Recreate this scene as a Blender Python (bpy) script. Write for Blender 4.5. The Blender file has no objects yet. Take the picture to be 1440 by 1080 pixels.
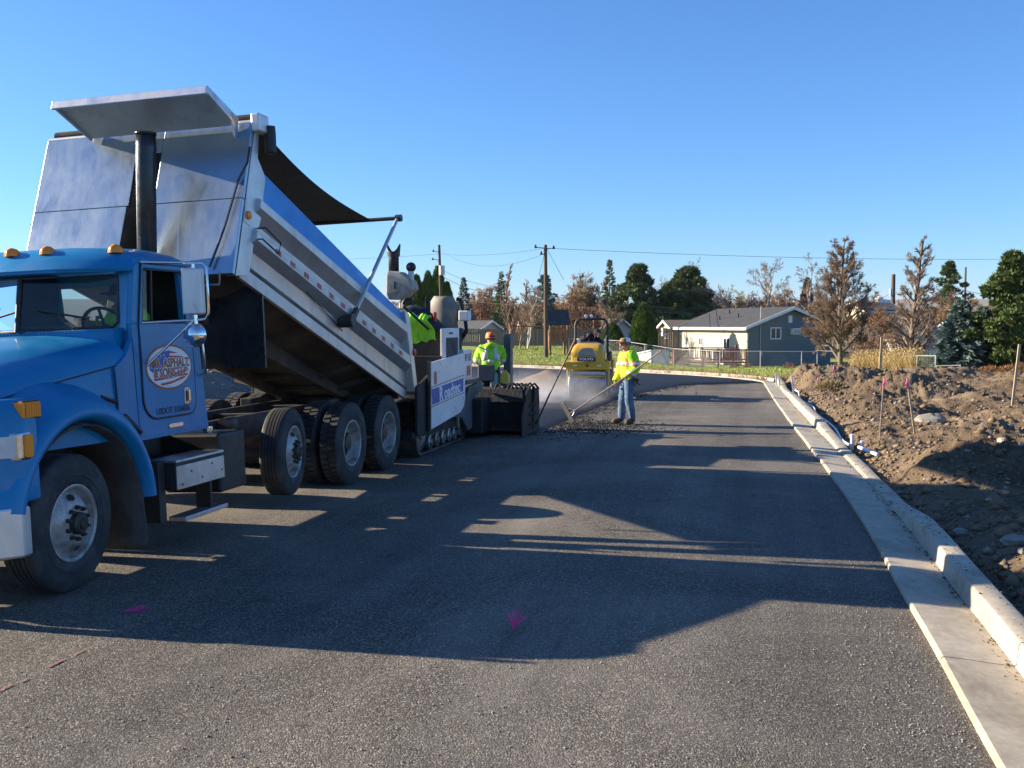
import bpy, bmesh, math, random
import numpy as np
from math import sin, cos, tan, pi, radians, atan2, sqrt, hypot
from mathutils import Matrix, Vector

# ------------------------------------------------------------------ camera, sky, sun, exposure
scene = bpy.context.scene
COL = scene.collection
CAM_H, CAM_F, YAW, PITCH = 2.05, 1430.0, radians(13.3528), radians(3.3218)
cam_data = bpy.data.cameras.new('camera')
cam_data.sensor_width = 36.0
cam_data.lens = 36.0 * CAM_F / 1440.0
cam_data.clip_start = 0.05
cam_data.clip_end = 20000.0
cam = bpy.data.objects.new('camera', cam_data)
cam.location = (0, 0, CAM_H)
cam.rotation_euler = (pi / 2 - PITCH, 0, YAW)
COL.objects.link(cam)
scene.camera = cam

SUN_EL, SUN_AZ = radians(19.2), radians(181.6)      # azimuth of the sun seen from the scene, from +X towards +Y
world = bpy.data.worlds.new('World')
scene.world = world
world.use_nodes = True
wn = world.node_tree
wn.nodes.clear()
sky = wn.nodes.new('ShaderNodeTexSky')
sky.sky_type = 'NISHITA'
sky.sun_disc = False
sky.sun_elevation = SUN_EL
sky.sun_rotation = pi / 2 - SUN_AZ
sky.altitude = 300.0
sky.air_density = 1.0
sky.dust_density = 0.3
sky.ozone_density = 9.0
bg = wn.nodes.new('ShaderNodeBackground')
bg.inputs['Strength'].default_value = 0.086
wo = wn.nodes.new('ShaderNodeOutputWorld')
wn.links.new(sky.outputs[0], bg.inputs[0])
wn.links.new(bg.outputs[0], wo.inputs[0])

sun_data = bpy.data.lights.new('sun', 'SUN')
sun_data.energy = 5.0
sun_data.angle = radians(0.5)
sun_data.color = (1.0, 0.86, 0.67)
sun = bpy.data.objects.new('sun', sun_data)
sdir = Vector((cos(SUN_AZ) * cos(SUN_EL), sin(SUN_AZ) * cos(SUN_EL), sin(SUN_EL)))
sun.rotation_euler = sdir.to_track_quat('Z', 'Y').to_euler()
sun.location = (-30, 0, 30)
COL.objects.link(sun)

scene.view_settings.view_transform = 'Standard'
scene.view_settings.look = 'None'
scene.view_settings.exposure = 1.4
scene.view_settings.gamma = 1.0
scene.view_settings.use_curve_mapping = False
scene.render.engine = 'CYCLES'
scene.render.resolution_x, scene.render.resolution_y = 1024, 768
scene.cycles.max_bounces = 6
scene.cycles.transparent_max_bounces = 12
scene.cycles.volume_bounces = 1

# ------------------------------------------------------------------ photo pixel -> place (a pixel gives only a direction)
_f = np.array([-sin(YAW) * cos(PITCH), cos(YAW) * cos(PITCH), -sin(PITCH)])
_r = np.array([cos(YAW), sin(YAW), 0.0])
_u = np.cross(_r, _f)
def ray(x, y): return _r * (x - 720) / CAM_F + _u * (540 - y) / CAM_F + _f
def at_z(x, y, z=0.0):
    d = ray(x, y); t = (z - CAM_H) / d[2]
    return np.array([0, 0, CAM_H]) + t * d
def at_d(x, y, D): return np.array([0, 0, CAM_H]) + D * ray(x, y)

# ------------------------------------------------------------------ helpers
ROOTINV = {}
def tag(o, label=None, cat=None, group=None, kind=None):
    if label: o['label'] = label
    if cat: o['category'] = cat
    if group: o['group'] = group
    if kind: o['kind'] = kind
    return o
def thing(name, label, cat, loc=(0, 0, 0), rz=0.0, group=None, world=False, scale=None):
    o = bpy.data.objects.new(name, None)
    o.empty_display_size = 0.2
    COL.objects.link(o)
    o.location = loc
    o.rotation_euler = (0, 0, rz)
    if scale: o.scale = (scale,) * 3
    tag(o, label, cat, group)
    if world: ROOTINV[o.name] = Matrix.Translation(Vector(loc)).inverted()
    return o
def attach(o, parent):
    if parent is None: return o
    o.parent = parent
    if parent.parent is None and parent.name in ROOTINV:
        o.matrix_parent_inverse = ROOTINV[parent.name]
    return o
def link(name, me, parent=None):
    o = bpy.data.objects.new(name, me)
    COL.objects.link(o)
    return attach(o, parent)
def copy_tree(o, parent=None):
    c = o.copy(); COL.objects.link(c)
    if parent is not None:
        inv = o.matrix_parent_inverse.copy(); c.parent = parent; c.matrix_parent_inverse = inv
    for ch in list(o.children): copy_tree(ch, c)
    return c

class MB:
    """collects shapes of ONE mesh"""
    def __init__(s): s.v = []; s.f = []
    def add(s, verts, faces):
        b = len(s.v); s.v.extend([tuple(float(c) for c in p) for p in verts])
        s.f.extend([tuple(i + b for i in q) for q in faces]); return s
    def box(s, c, d, rot=None):
        hx, hy, hz = d[0] / 2, d[1] / 2, d[2] / 2
        P = [Vector((x, y, z)) for x in (-hx, hx) for y in (-hy, hy) for z in (-hz, hz)]
        if rot is not None: P = [rot @ p for p in P]
        P = [p + Vector(c) for p in P]
        return s.add(P, [(0, 1, 3, 2), (4, 6, 7, 5), (0, 4, 5, 1), (2, 3, 7, 6), (0, 2, 6, 4), (1, 5, 7, 3)])
    def bb(s, x0, x1, y0, y1, z0, z1):
        return s.box(((x0 + x1) / 2, (y0 + y1) / 2, (z0 + z1) / 2), (abs(x1 - x0), abs(y1 - y0), abs(z1 - z0)))
    def hexa(s, P):   # P: 4 bottom, 4 top
        return s.add(P, [(3, 2, 1, 0), (4, 5, 6, 7), (0, 1, 5, 4), (1, 2, 6, 5), (2, 3, 7, 6), (3, 0, 4, 7)])
    def prism(s, poly, axis, lo, hi):
        n = len(poly)
        def P(a, b, t): return {'x': (t, a, b), 'y': (a, t, b), 'z': (a, b, t)}[axis]
        V = [P(a, b, lo) for a, b in poly] + [P(a, b, hi) for a, b in poly]
        F = [tuple(range(n - 1, -1, -1)), tuple(range(n, 2 * n))]
        F += [(i, (i + 1) % n, n + (i + 1) % n, n + i) for i in range(n)]
        return s.add(V, F)
    def tube(s, pts, r, n=8, caps=True):
        pts = [Vector(p) for p in pts]; m = len(pts)
        if not hasattr(r, '__len__'): r = [r] * m
        V = []; up = None
        for i, p in enumerate(pts):
            t = (pts[min(i + 1, m - 1)] - pts[max(i - 1, 0)])
            t = t.normalized() if t.length > 1e-9 else Vector((0, 0, 1))
            if up is None:
                up = Vector((0, 0, 1)) if abs(t.z) < 0.95 else Vector((1, 0, 0))
            a = t.cross(up)
            if a.length < 1e-6: a = t.orthogonal()
            a.normalize(); b = a.cross(t); up = b
            for k in range(n):
                w = 2 * pi * k / n
                V.append(p + (a * cos(w) + b * sin(w)) * r[i])
        F = []
        for i in range(m - 1):
            for k in range(n):
                F.append((i * n + k, i * n + (k + 1) % n, (i + 1) * n + (k + 1) % n, (i + 1) * n + k))
        if caps:
            F.append(tuple(range(n - 1, -1, -1))); F.append(tuple(range((m - 1) * n, m * n)))
        return s.add(V, F)
    def bar(s, a, b, w, h=None):     # square bar
        a = Vector(a); b = Vector(b); h = h or w
        t = (b - a); L = t.length; q = t.to_track_quat('Y', 'Z').to_matrix()
        return s.box((a + b) / 2, (w, L, h), q)
    def lathe(s, prof, c, axis='x', n=32, sgn=1, closed=False):
        c = Vector(c); V = []; m = len(prof)
        for k in range(n):
            w = 2 * pi * k / n
            for (r, h) in prof:
                a, b = r * cos(w), r * sin(w)
                p = {'x': (sgn * h, a, b), 'y': (a, sgn * h, b), 'z': (a, b, sgn * h)}[axis]
                V.append(c + Vector(p))
        F = []
        for k in range(n):
            k2 = (k + 1) % n
            for i in range(m - (0 if closed else 1)):
                j = (i + 1) % m
                F.append((k * m + i, k2 * m + i, k2 * m + j, k * m + j))
        return s.add(V, F)
    def disc(s, c, r, axis='x', n=24, h=0.01, sgn=1):
        return s.lathe([(0.0001, h), (r, h), (r, 0), (0.0001, 0)], c, axis, n, sgn)
    def loft(s, rings, closed=True, caps=True):
        n = len(rings[0]); V = [p for R in rings for p in R]; F = []
        for i in range(len(rings) - 1):
            for k in range(n if closed else n - 1):
                F.append((i * n + k, i * n + (k + 1) % n, (i + 1) * n + (k + 1) % n, (i + 1) * n + k))
        if caps and closed:
            F.append(tuple(range(n - 1, -1, -1))); F.append(tuple(range((len(rings) - 1) * n, len(rings) * n)))
        return s.add(V, F)
    def ball(s, c, rad, nu=12, nv=8, rot=None, noise=0, rng=None):
        if not hasattr(rad, '__len__'): rad = (rad,) * 3
        V = []; c = Vector(c)
        for j in range(nv + 1):
            t = pi * j / nv
            for i in range(nu):
                w = 2 * pi * i / nu
                q = 1 + (rng.uniform(-noise, noise) if noise else 0)
                p = Vector((rad[0] * sin(t) * cos(w) * q, rad[1] * sin(t) * sin(w) * q, rad[2] * cos(t) * q))
                if rot is not None: p = rot @ p
                V.append(p + c)
        F = []
        for j in range(nv):
            for i in range(nu):
                F.append((j * nu + i, (j + 1) * nu + i, (j + 1) * nu + (i + 1) % nu, j * nu + (i + 1) % nu))
        return s.add(V, F)
    def build(s, name, mat, parent=None, smooth=None, bevel=0.0, seg=2, solid=0.0, fixn=True):
        me = bpy.data.meshes.new(name)
        me.from_pydata(s.v, [], s.f)
        if fixn:
            bm = bmesh.new(); bm.from_mesh(me)
            bmesh.ops.remove_doubles(bm, verts=bm.verts, dist=1e-5)
            bmesh.ops.recalc_face_normals(bm, faces=bm.faces)
            bm.to_mesh(me); bm.free()
        me.materials.append(mat)
        if smooth is not None:
            me.shade_smooth()
            me.set_sharp_from_angle(angle=radians(smooth))
        o = link(name, me, parent)
        if solid:
            md = o.modifiers.new('solid', 'SOLIDIFY'); md.thickness = solid; md.offset = 0
        if bevel:
            md = o.modifiers.new('bevel', 'BEVEL'); md.width = bevel; md.segments = seg
            md.limit_method = 'ANGLE'; md.angle_limit = radians(38)
        return o

def np_mesh(name, V, F, mat, parent=None, smooth=False):
    """V (n,3), F (m,k) arrays"""
    V = np.asarray(V, dtype=np.float32); F = np.asarray(F, dtype=np.int32)
    me = bpy.data.meshes.new(name)
    k = F.shape[1]
    me.vertices.add(len(V)); me.vertices.foreach_set('co', V.ravel())
    me.loops.add(F.size); me.loops.foreach_set('vertex_index', F.ravel())
    me.polygons.add(len(F)); me.polygons.foreach_set('loop_start', np.arange(0, F.size, k, dtype=np.int32))
    me.update(calc_edges=True)
    me.materials.append(mat)
    if smooth: me.shade_smooth()
    return link(name, me, parent)

def rrect(a0, a1, b0, b1, r, n=5):
    P = []
    for (ca, cb, t0) in ((a1 - r, b1 - r, 0), (a0 + r, b1 - r, pi / 2), (a0 + r, b0 + r, pi), (a1 - r, b0 + r, 3 * pi / 2)):
        for k in range(n + 1):
            w = t0 + pi / 2 * k / n
            P.append((ca + r * cos(w), cb + r * sin(w)))
    return P

def text(name, s, size, mat, parent, origin, xdir, ydir, extrude=0.0015, bold=0.0, sx=1.0, align='CENTER', shear=0.0):
    cu = bpy.data.curves.new(name, 'FONT')
    cu.body = s; cu.size = size; cu.extrude = extrude; cu.offset = bold; cu.align_x = align; cu.align_y = 'CENTER'; cu.shear = shear
    cu.resolution_u = 3
    tmp = bpy.data.objects.new('tmp_text', cu); COL.objects.link(tmp)
    dg = bpy.context.evaluated_depsgraph_get()
    me = bpy.data.meshes.new_from_object(tmp.evaluated_get(dg))
    bpy.data.objects.remove(tmp); bpy.data.curves.remove(cu)
    X = Vector(xdir).normalized(); Y = Vector(ydir).normalized(); Z = X.cross(Y)
    M = Matrix((X * sx, Y, Z)).transposed().to_4x4(); M.translation = Vector(origin)
    me.transform(M); me.name = name
    me.materials.clear(); me.materials.append(mat)
    return link(name, me, parent)

# value noise ------------------------------------------------------
def _hash(ix, iy, seed):
    h = (ix.astype(np.int64) * 374761393 + iy.astype(np.int64) * 668265263 + seed * 1442695041) & 0xffffffff
    h = ((h ^ (h >> 13)) * 1274126177) & 0xffffffff
    return ((h ^ (h >> 16)) & 0xffff) / 65535.0
def vnoise(x, y, seed=0):
    x = np.asarray(x, float); y = np.asarray(y, float)
    ix = np.floor(x); iy = np.floor(y); fx = x - ix; fy = y - iy
    fx = fx * fx * (3 - 2 * fx); fy = fy * fy * (3 - 2 * fy)
    a = _hash(ix, iy, seed); b = _hash(ix + 1, iy, seed); c = _hash(ix, iy + 1, seed); d = _hash(ix + 1, iy + 1, seed)
    return (a * (1 - fx) + b * fx) * (1 - fy) + (c * (1 - fx) + d * fx) * fy
def fbm(x, y, octv=5, seed=0, gain=0.5, ridged=False):
    t = 0; amp = 1; tot = 0
    for o in range(octv):
        n = vnoise(x * 2 ** o + 13.7 * o, y * 2 ** o - 7.1 * o, seed + o)
        if ridged: n = 1 - abs(2 * n - 1)
        t = t + n * amp; tot += amp; amp *= gain
    return t / tot
def sstep(a, b, x):
    t = np.clip((x - a) / (b - a), 0, 1); return t * t * (3 - 2 * t)

# ------------------------------------------------------------------ materials
class NT:
    def __init__(s, name):
        s.m = bpy.data.materials.new(name); s.m.use_nodes = True
        s.t = s.m.node_tree; s.t.nodes.clear()
        s.out = s.n('OutputMaterial')
        s.tc = None
    def n(s, ty, **kw):
        nd = s.t.nodes.new('ShaderNode' + ty)
        for k, v in kw.items(): setattr(nd, k, v)
        return nd
    def set(s, nd, **kw):
        for k, v in kw.items():
            k = k.replace('_', ' ')
            inp = nd.inputs[k]
            if hasattr(v, 'is_output'): s.t.links.new(v, inp)
            else: inp.default_value = v
        return nd
    def link(s, a, b): s.t.links.new(a, b)
    def obj(s, scale=(1, 1, 1)):
        if s.tc is None: s.tc = s.n('TexCoord')
        mp = s.n('Mapping'); s.link(s.tc.outputs['Object'], mp.inputs[0]); mp.inputs['Scale'].default_value = scale
        return mp.outputs[0]
    def noise(s, vec, scale, detail=3.0, rough=0.55, dist=0.0):
        nd = s.n('TexNoise'); s.link(vec, nd.inputs['Vector'])
        return s.set(nd, Scale=scale, Detail=detail, Roughness=rough, Distortion=dist).outputs['Fac']
    def voro(s, vec, scale, feature='F1', out='Distance', rnd=1.0):
        nd = s.n('TexVoronoi', feature=feature); s.link(vec, nd.inputs['Vector']); s.set(nd, Scale=scale, Randomness=rnd)
        return nd.outputs[out]
    def ramp(s, fac, stops, interp='LINEAR'):
        nd = s.n('ValToRGB'); s.link(fac, nd.inputs[0]); cr = nd.color_ramp; cr.interpolation = interp
        while len(cr.elements) > 1: cr.elements.remove(cr.elements[-1])
        cr.elements[0].position = stops[0][0]; cr.elements[0].color = c4(stops[0][1])
        for p, c in stops[1:]:
            e = cr.elements.new(p); e.color = c4(c)
        return nd.outputs[0]
    def mix(s, fac, a, b, mode='MIX'):
        nd = s.n('Mix', data_type='RGBA', blend_type=mode)
        for i, v in ((0, fac), (6, a), (7, b)):
            if hasattr(v, 'is_output'): s.link(v, nd.inputs[i])
            else: nd.inputs[i].default_value = c4(v) if i else v
        return nd.outputs[2]
    def math(s, op, a, b=0.0, clamp=False):
        nd = s.n('Math', operation=op, use_clamp=clamp)
        for i, v in ((0, a), (1, b)):
            if hasattr(v, 'is_output'): s.link(v, nd.inputs[i])
            else: nd.inputs[i].default_value = v
        return nd.outputs[0]
    def bump(s, h, strength=0.3, dist=0.01, normal=None):
        nd = s.n('Bump'); s.link(h, nd.inputs['Height'])
        s.set(nd, Strength=strength, Distance=dist)
        if normal is not None: s.link(normal, nd.inputs['Normal'])
        return nd.outputs[0]
    def bsdf(s, **kw):
        b = s.n('BsdfPrincipled'); s.set(b, **kw); s.link(b.outputs[0], s.out.inputs[0]); return b
def c4(c): return tuple(c) + (1.0,) if hasattr(c, '__len__') and len(c) == 3 else ((c, c, c, 1.0) if not hasattr(c, '__len__') else tuple(c))
def sc(c, k): return tuple(min(1.0, x * k) for x in c)

def pbr(name, col, rough=0.6, metal=0.0, var=0.25, vscale=3.0, bump=0.0, bscale=40.0, dirt=None, dirt_amt=0.0, dscale=2.0, spec=0.5, coat=0.0, bdist=0.01, stretch=(1, 1, 1)):
    t = NT(name); v = t.obj(stretch)
    n1 = t.noise(v, vscale, 5.0, 0.6)
    c = t.ramp(n1, [(0.25, sc(col, 1 - var)), (0.75, sc(col, 1 + var))])
    kw = {}
    if dirt is not None:
        n2 = t.noise(v, dscale, 8.0, 0.7, 0.6)
        lo = 0.62 - 0.4 * dirt_amt
        f = t.ramp(n2, [(lo, (0, 0, 0)), (lo + 0.22, (1, 1, 1))])
        c = t.mix(t.math('MULTIPLY', f, min(1.0, 0.35 + dirt_amt)), c, dirt)
    b = t.bsdf(Base_Color=c, Metallic=metal, Specular_IOR_Level=spec, Coat_Weight=coat, Coat_Roughness=0.08)
    rn = t.noise(v, vscale * 2.3, 4.0, 0.6)
    rr = t.n('MapRange'); t.link(rn, rr.inputs[0]); t.set(rr, From_Min=0.3, From_Max=0.7, To_Min=max(0.03, rough - 0.1), To_Max=min(1.0, rough + 0.1))
    t.link(rr.outputs[0], b.inputs['Roughness'])
    if bump:
        t.link(t.bump(t.noise(v, bscale, 4.0, 0.6), bump, bdist), b.inputs['Normal'])
    return t.m
# ------------------------------------------------------------------ material library
M = {}
def asphalt(name, dark, mid, light, dust, grain=62.0, dustamt=0.5, bump=0.9, rough=0.85, wear=1.0):
    t = NT(name); v = t.obj()
    vor = t.n('TexVoronoi', feature='F1'); t.link(v, vor.inputs['Vector']); t.set(vor, Scale=grain)
    cell = t.n('SeparateColor'); t.link(vor.outputs['Color'], cell.inputs[0])
    base = t.ramp(cell.outputs[0], [(0.0, dark), (0.5, mid), (0.82, sc(mid, 1.5)), (0.97, light)])
    fine = t.noise(v, 260.0, 2.0, 0.5)
    base = t.mix(0.6, base, t.ramp(fine, [(0.3, sc(dark, 0.8)), (0.72, light)]), 'OVERLAY')
    v2 = t.n('TexVoronoi', feature='F1'); t.link(v, v2.inputs['Vector']); t.set(v2, Scale=grain * 0.42)
    c2 = t.n('SeparateColor'); t.link(v2.outputs['Color'], c2.inputs[0])
    st = t.math('MULTIPLY', t.math('GREATER_THAN', c2.outputs[2], 0.93), t.math('LESS_THAN', v2.outputs['Distance'], 0.30))
    base = t.mix(t.math('MULTIPLY', st, 0.75), base, light)
    big = t.noise(v, 0.30, 8.0, 0.70, 0.8)
    dusty = t.ramp(big, [(0.44, (0, 0, 0)), (0.72, (1, 1, 1))])
    base = t.mix(t.math('MULTIPLY', dusty, dustamt), base, t.mix(0.35, dust, base), 'MIX')
    # long bands left by the rollers and the trucks, running with the road
    lane = t.noise(t.obj((1.0, 0.035, 1.0)), 1.1, 5.0, 0.6, 0.25)
    base = t.mix(0.75 * wear, base, t.ramp(lane, [(0.30, (0.30, 0.30, 0.30)), (0.5, (0.5, 0.5, 0.5)), (0.72, (0.70, 0.685, 0.66))]), 'OVERLAY')
    track = t.noise(t.obj((2.4, 0.10, 1.0)), 1.7, 6.0, 0.7, 1.2)
    base = t.mix(t.ramp(track, [(0.60, (0, 0, 0)), (0.70, (0.42 * wear,) * 3)]), base, sc(dark, 0.9))
    spot = t.noise(v, 1.25, 3.0, 0.5, 0.4)
    base = t.mix(t.ramp(spot, [(0.69, (0, 0, 0)), (0.76, (0.5 * wear,) * 3)]), base, sc(dark, 0.6))
    rough_ = t.noise(v, 0.8, 5.0, 0.6)
    b = t.bsdf(Base_Color=base, Roughness=rough, Specular_IOR_Level=0.3)
    hgt = t.math('ADD', t.math('MULTIPLY', vor.outputs['Distance'], -1.0), t.math('MULTIPLY', fine, 0.6))
    hgt = t.math('MULTIPLY', hgt, t.ramp(rough_, [(0.3, (0.35,) * 3), (0.7, (1.15,) * 3)]))
    n1 = t.bump(hgt, bump, 0.007)
    n2 = t.bump(t.noise(v, 9.0, 4.0, 0.6), 0.30, 0.02, n1)
    t.link(n2, b.inputs['Normal'])
    return t.m
M['asphalt'] = asphalt('asphalt_base', (0.056, 0.049, 0.040), (0.150, 0.137, 0.116), (0.42, 0.385, 0.33), (0.275, 0.248, 0.204), 112.0, 0.9, 0.95)
M['mat'] = asphalt('asphalt_fresh', (0.008, 0.008, 0.008), (0.016, 0.016, 0.016), (0.05, 0.05, 0.05), (0.02, 0.02, 0.021), 80.0, 0.3, 0.6, 0.6, 0.4)

def concrete():
    t = NT('concrete'); v = t.obj()
    n1 = t.noise(v, 1.3, 7.0, 0.65, 0.3); n2 = t.noise(v, 14.0, 6.0, 0.7)
    c = t.ramp(n1, [(0.3, (0.385, 0.335, 0.255)), (0.7, (0.52, 0.46, 0.36))])
    c = t.mix(0.6, c, t.ramp(n2, [(0.3, (0.36, 0.36, 0.35)), (0.7, (0.62, 0.62, 0.61))]), 'OVERLAY')
    st = t.noise(t.obj((1.0, 0.5, 1.0)), 2.6, 8.0, 0.7, 0.8)
    c = t.mix(t.ramp(st, [(0.50, (0, 0, 0)), (0.68, (0.6, 0.6, 0.6))]), c, (0.19, 0.155, 0.11))
    b = t.bsdf(Base_Color=c, Roughness=0.85, Specular_IOR_Level=0.3)
    t.link(t.bump(t.noise(v, 120.0, 5.0, 0.7), 0.25, 0.006), b.inputs['Normal'])
    return t.m
M['concrete'] = concrete()

def earth(name, cols, bscale=22.0, bstr=0.8, stones=(0.25, 0.22, 0.18), stone_amt=0.25):
    t = NT(name); v = t.obj()
    n1 = t.noise(v, 0.55, 7.0, 0.66, 0.5)
    c = t.ramp(n1, [(0.28, cols[0]), (0.5, cols[1]), (0.72, cols[2])])
    n2 = t.noise(v, 11.0, 6.0, 0.7)
    c = t.mix(0.7, c, t.ramp(n2, [(0.28, (0.28, 0.28, 0.28)), (0.72, (0.7, 0.7, 0.7))]), 'OVERLAY')
    vor = t.n('TexVoronoi', feature='F1'); t.link(v, vor.inputs['Vector']); t.set(vor, Scale=26.0)
    cell = t.n('SeparateColor'); t.link(vor.outputs['Color'], cell.inputs[0])
    sm = t.math('MULTIPLY', t.math('GREATER_THAN', cell.outputs[1], 1 - stone_amt), t.math('LESS_THAN', vor.outputs['Distance'], 0.36))
    c = t.mix(sm, c, stones)
    b = t.bsdf(Base_Color=c, Roughness=0.95, Specular_IOR_Level=0.15)
    h = t.math('ADD', t.noise(v, bscale, 8.0, 0.72), t.math('MULTIPLY', sm, 0.25))
    t.link(t.bump(h, bstr, 0.06), b.inputs['Normal'])
    return t.m
M['dirt'] = earth('dirt', ((0.090, 0.062, 0.038), (0.190, 0.136, 0.085), (0.315, 0.236, 0.156)))
M['clod'] = pbr('dirt_clod', (0.19, 0.138, 0.088), 0.95, 0, 0.35, 1.2, 0.7, 30.0, spec=0.1)
M['gravel'] = earth('gravel', ((0.11, 0.105, 0.095), (0.19, 0.18, 0.16), (0.27, 0.25, 0.22)), 30.0, 0.9, (0.36, 0.34, 0.31), 0.4)
M['field'] = earth('field', ((0.10, 0.085, 0.05), (0.16, 0.13, 0.075), (0.19, 0.155, 0.10)), 6.0, 0.5, (0.2, 0.18, 0.14), 0.1)
M['lawn'] = earth('lawn', ((0.21, 0.27, 0.055), (0.29, 0.33, 0.08), (0.40, 0.38, 0.13)), 40.0, 1.0, (0.12, 0.13, 0.04), 0.1)
M['hill'] = earth('hill', ((0.15, 0.125, 0.09), (0.20, 0.165, 0.115), (0.24, 0.20, 0.14)), 0.02, 0.3, (0.2, 0.17, 0.12), 0.0)
M['stone'] = pbr('stone', (0.29, 0.265, 0.225), 0.9, 0, 0.35, 6.0, 0.6, 30.0, spec=0.2)
M['grassblade'] = pbr('grass_blade', (0.30, 0.34, 0.08), 0.8, 0, 0.5, 1.0)
M['drygrass'] = pbr('dry_grass', (0.42, 0.31, 0.14), 0.85, 0, 0.35, 3.0)
M['drybrush'] = pbr('dry_brush', (0.26, 0.16, 0.085), 0.85, 0, 0.35, 3.0)

def carpaint(name, col, dirt=(0.10, 0.14, 0.19), amt=0.22):
    t = NT(name); v = t.obj()
    n1 = t.noise(v, 1.1, 6.0, 0.65)
    c = t.ramp(n1, [(0.3, sc(col, 0.82)), (0.7, sc(col, 1.12))])
    n2 = t.noise(v, 4.0, 9.0, 0.75, 0.5)
    c = t.mix(t.ramp(n2, [(0.56, (0, 0, 0)), (0.74, (amt, amt, amt))]), c, dirt)
    sp = t.noise(v, 60.0, 2.0, 0.5)
    c = t.mix(t.ramp(sp, [(0.70, (0, 0, 0)), (0.74, (0.35, 0.35, 0.35))]), c, dirt)
    b = t.bsdf(Base_Color=c, Specular_IOR_Level=0.35, Coat_Weight=0.3, Coat_Roughness=0.10)
    rr = t.n('MapRange'); t.link(n2, rr.inputs[0]); t.set(rr, From_Min=0.3, From_Max=0.75, To_Min=0.28, To_Max=0.6)
    t.link(rr.outputs[0], b.inputs['Roughness'])
    return t.m
M['blue'] = carpaint('blue_paint', (0.002, 0.185, 0.40))
M['boardblue'] = pbr('blue_board', (0.03, 0.30, 0.72), 0.55, 0, 0.2, 1.5, 0.1, 20, dirt=(0.10, 0.14, 0.2), dirt_amt=0.15)
def aluminium(name, col=(0.62, 0.62, 0.62), r0=0.32, r1=0.55, dirt=(0.20, 0.18, 0.155), amt=0.5, metal=0.9):
    t = NT(name); v = t.obj()
    n1 = t.noise(v, 0.9, 8.0, 0.7, 0.6)
    n2 = t.noise(t.obj((1.0, 1.0, 0.25)), 5.0, 8.0, 0.75, 0.4)
    c = t.ramp(n1, [(0.3, sc(col, 0.8)), (0.7, sc(col, 1.1))])
    c = t.mix(t.ramp(n2, [(0.52, (0, 0, 0)), (0.74, (amt, amt, amt))]), c, dirt)
    b = t.bsdf(Base_Color=c, Metallic=metal)
    rr = t.n('MapRange'); t.link(n2, rr.inputs[0]); t.set(rr, From_Min=0.3, From_Max=0.75, To_Min=r0, To_Max=r1)
    t.link(rr.outputs[0], b.inputs['Roughness'])
    t.link(t.bump(t.noise(v, 2.2, 4.0, 0.5), 0.12, 0.02), b.inputs['Normal'])
    return t.m
M['alu'] = aluminium('aluminium')
M['alu2'] = aluminium('aluminium_rail', (0.66, 0.65, 0.62), 0.4, 0.6, amt=0.35)
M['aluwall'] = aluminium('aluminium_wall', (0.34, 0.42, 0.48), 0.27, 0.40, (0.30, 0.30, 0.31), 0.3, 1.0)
M['chrome'] = pbr('chrome', (0.75, 0.75, 0.76), 0.13, 1.0, 0.05)
M['steel'] = pbr('worn_steel', (0.33, 0.32, 0.31), 0.45, 0.8, 0.3, 6.0, dirt=(0.12, 0.09, 0.07), dirt_amt=0.4)
M['tread'] = pbr('tread_plate', (0.62, 0.62, 0.63), 0.38, 0.9, 0.15, 8.0, 0.35, 60.0, dirt=(0.3, 0.28, 0.25), dirt_amt=0.3)
M['black'] = pbr('black_steel', (0.016, 0.016, 0.017), 0.5, 0.0, 0.3, 4.0, dirt=(0.07, 0.06, 0.05), dirt_amt=0.3)
M['blackgloss'] = pbr('black_stack', (0.02, 0.02, 0.022), 0.28, 0.0, 0.2, 4.0, dirt=(0.05, 0.05, 0.05), dirt_amt=0.3)
M['frame'] = pbr('chassis_black', (0.022, 0.02, 0.019), 0.6, 0.0, 0.4, 5.0, dirt=(0.11, 0.09, 0.07), dirt_amt=0.5)
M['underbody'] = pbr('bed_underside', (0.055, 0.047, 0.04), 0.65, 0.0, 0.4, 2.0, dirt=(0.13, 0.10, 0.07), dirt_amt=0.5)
M['rubber'] = pbr('tyre_rubber', (0.026, 0.026, 0.027), 0.75, 0, 0.25, 5.0, 0.2, 60, dirt=(0.085, 0.083, 0.08), dirt_amt=0.4, dscale=3.0)
M['rubberflat'] = pbr('rubber_flap', (0.03, 0.03, 0.031), 0.7, 0, 0.3, 5.0, dirt=(0.09, 0.08, 0.07), dirt_amt=0.5)
M['rimwhite'] = pbr('rim_white', (0.46, 0.45, 0.43), 0.45, 0.2, 0.25, 5.0, dirt=(0.19, 0.12, 0.075), dirt_amt=0.5, dscale=5.0)
M['nut'] = pbr('wheel_nut', (0.07, 0.065, 0.06), 0.5, 0.7, 0.3)
M['dark'] = pbr('dark_interior', (0.012, 0.012, 0.014), 0.8)
M['seat'] = pbr('seat_grey', (0.05, 0.05, 0.055), 0.8)
M['amberlens'] = pbr('amber_lens', (0.85, 0.27, 0.015), 0.22, 0, 0.08, 30.0)
M['redlens'] = pbr('red_lens', (0.5, 0.03, 0.02), 0.25)
M['redtape'] = pbr('red_tape', (0.42, 0.06, 0.045), 0.4, 0, 0.2, 8.0)
M['whitetape'] = pbr('white_tape', (0.6, 0.6, 0.57), 0.4, 0, 0.15, 8.0)
M['white'] = pbr('white_paint', (0.74, 0.74, 0.73), 0.4, 0, 0.08, 2.0, dirt=(0.30, 0.25, 0.2), dirt_amt=0.2, dscale=4.0)
M['plainwhite'] = pbr('plain_white', (0.78, 0.78, 0.77), 0.5, 0, 0.04)
M['logobrown'] = pbr('logo_brown', (0.36, 0.10, 0.035), 0.5, 0, 0.1)
M['logored'] = pbr('logo_red', (0.55, 0.05, 0.04), 0.5, 0, 0.1)
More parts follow.
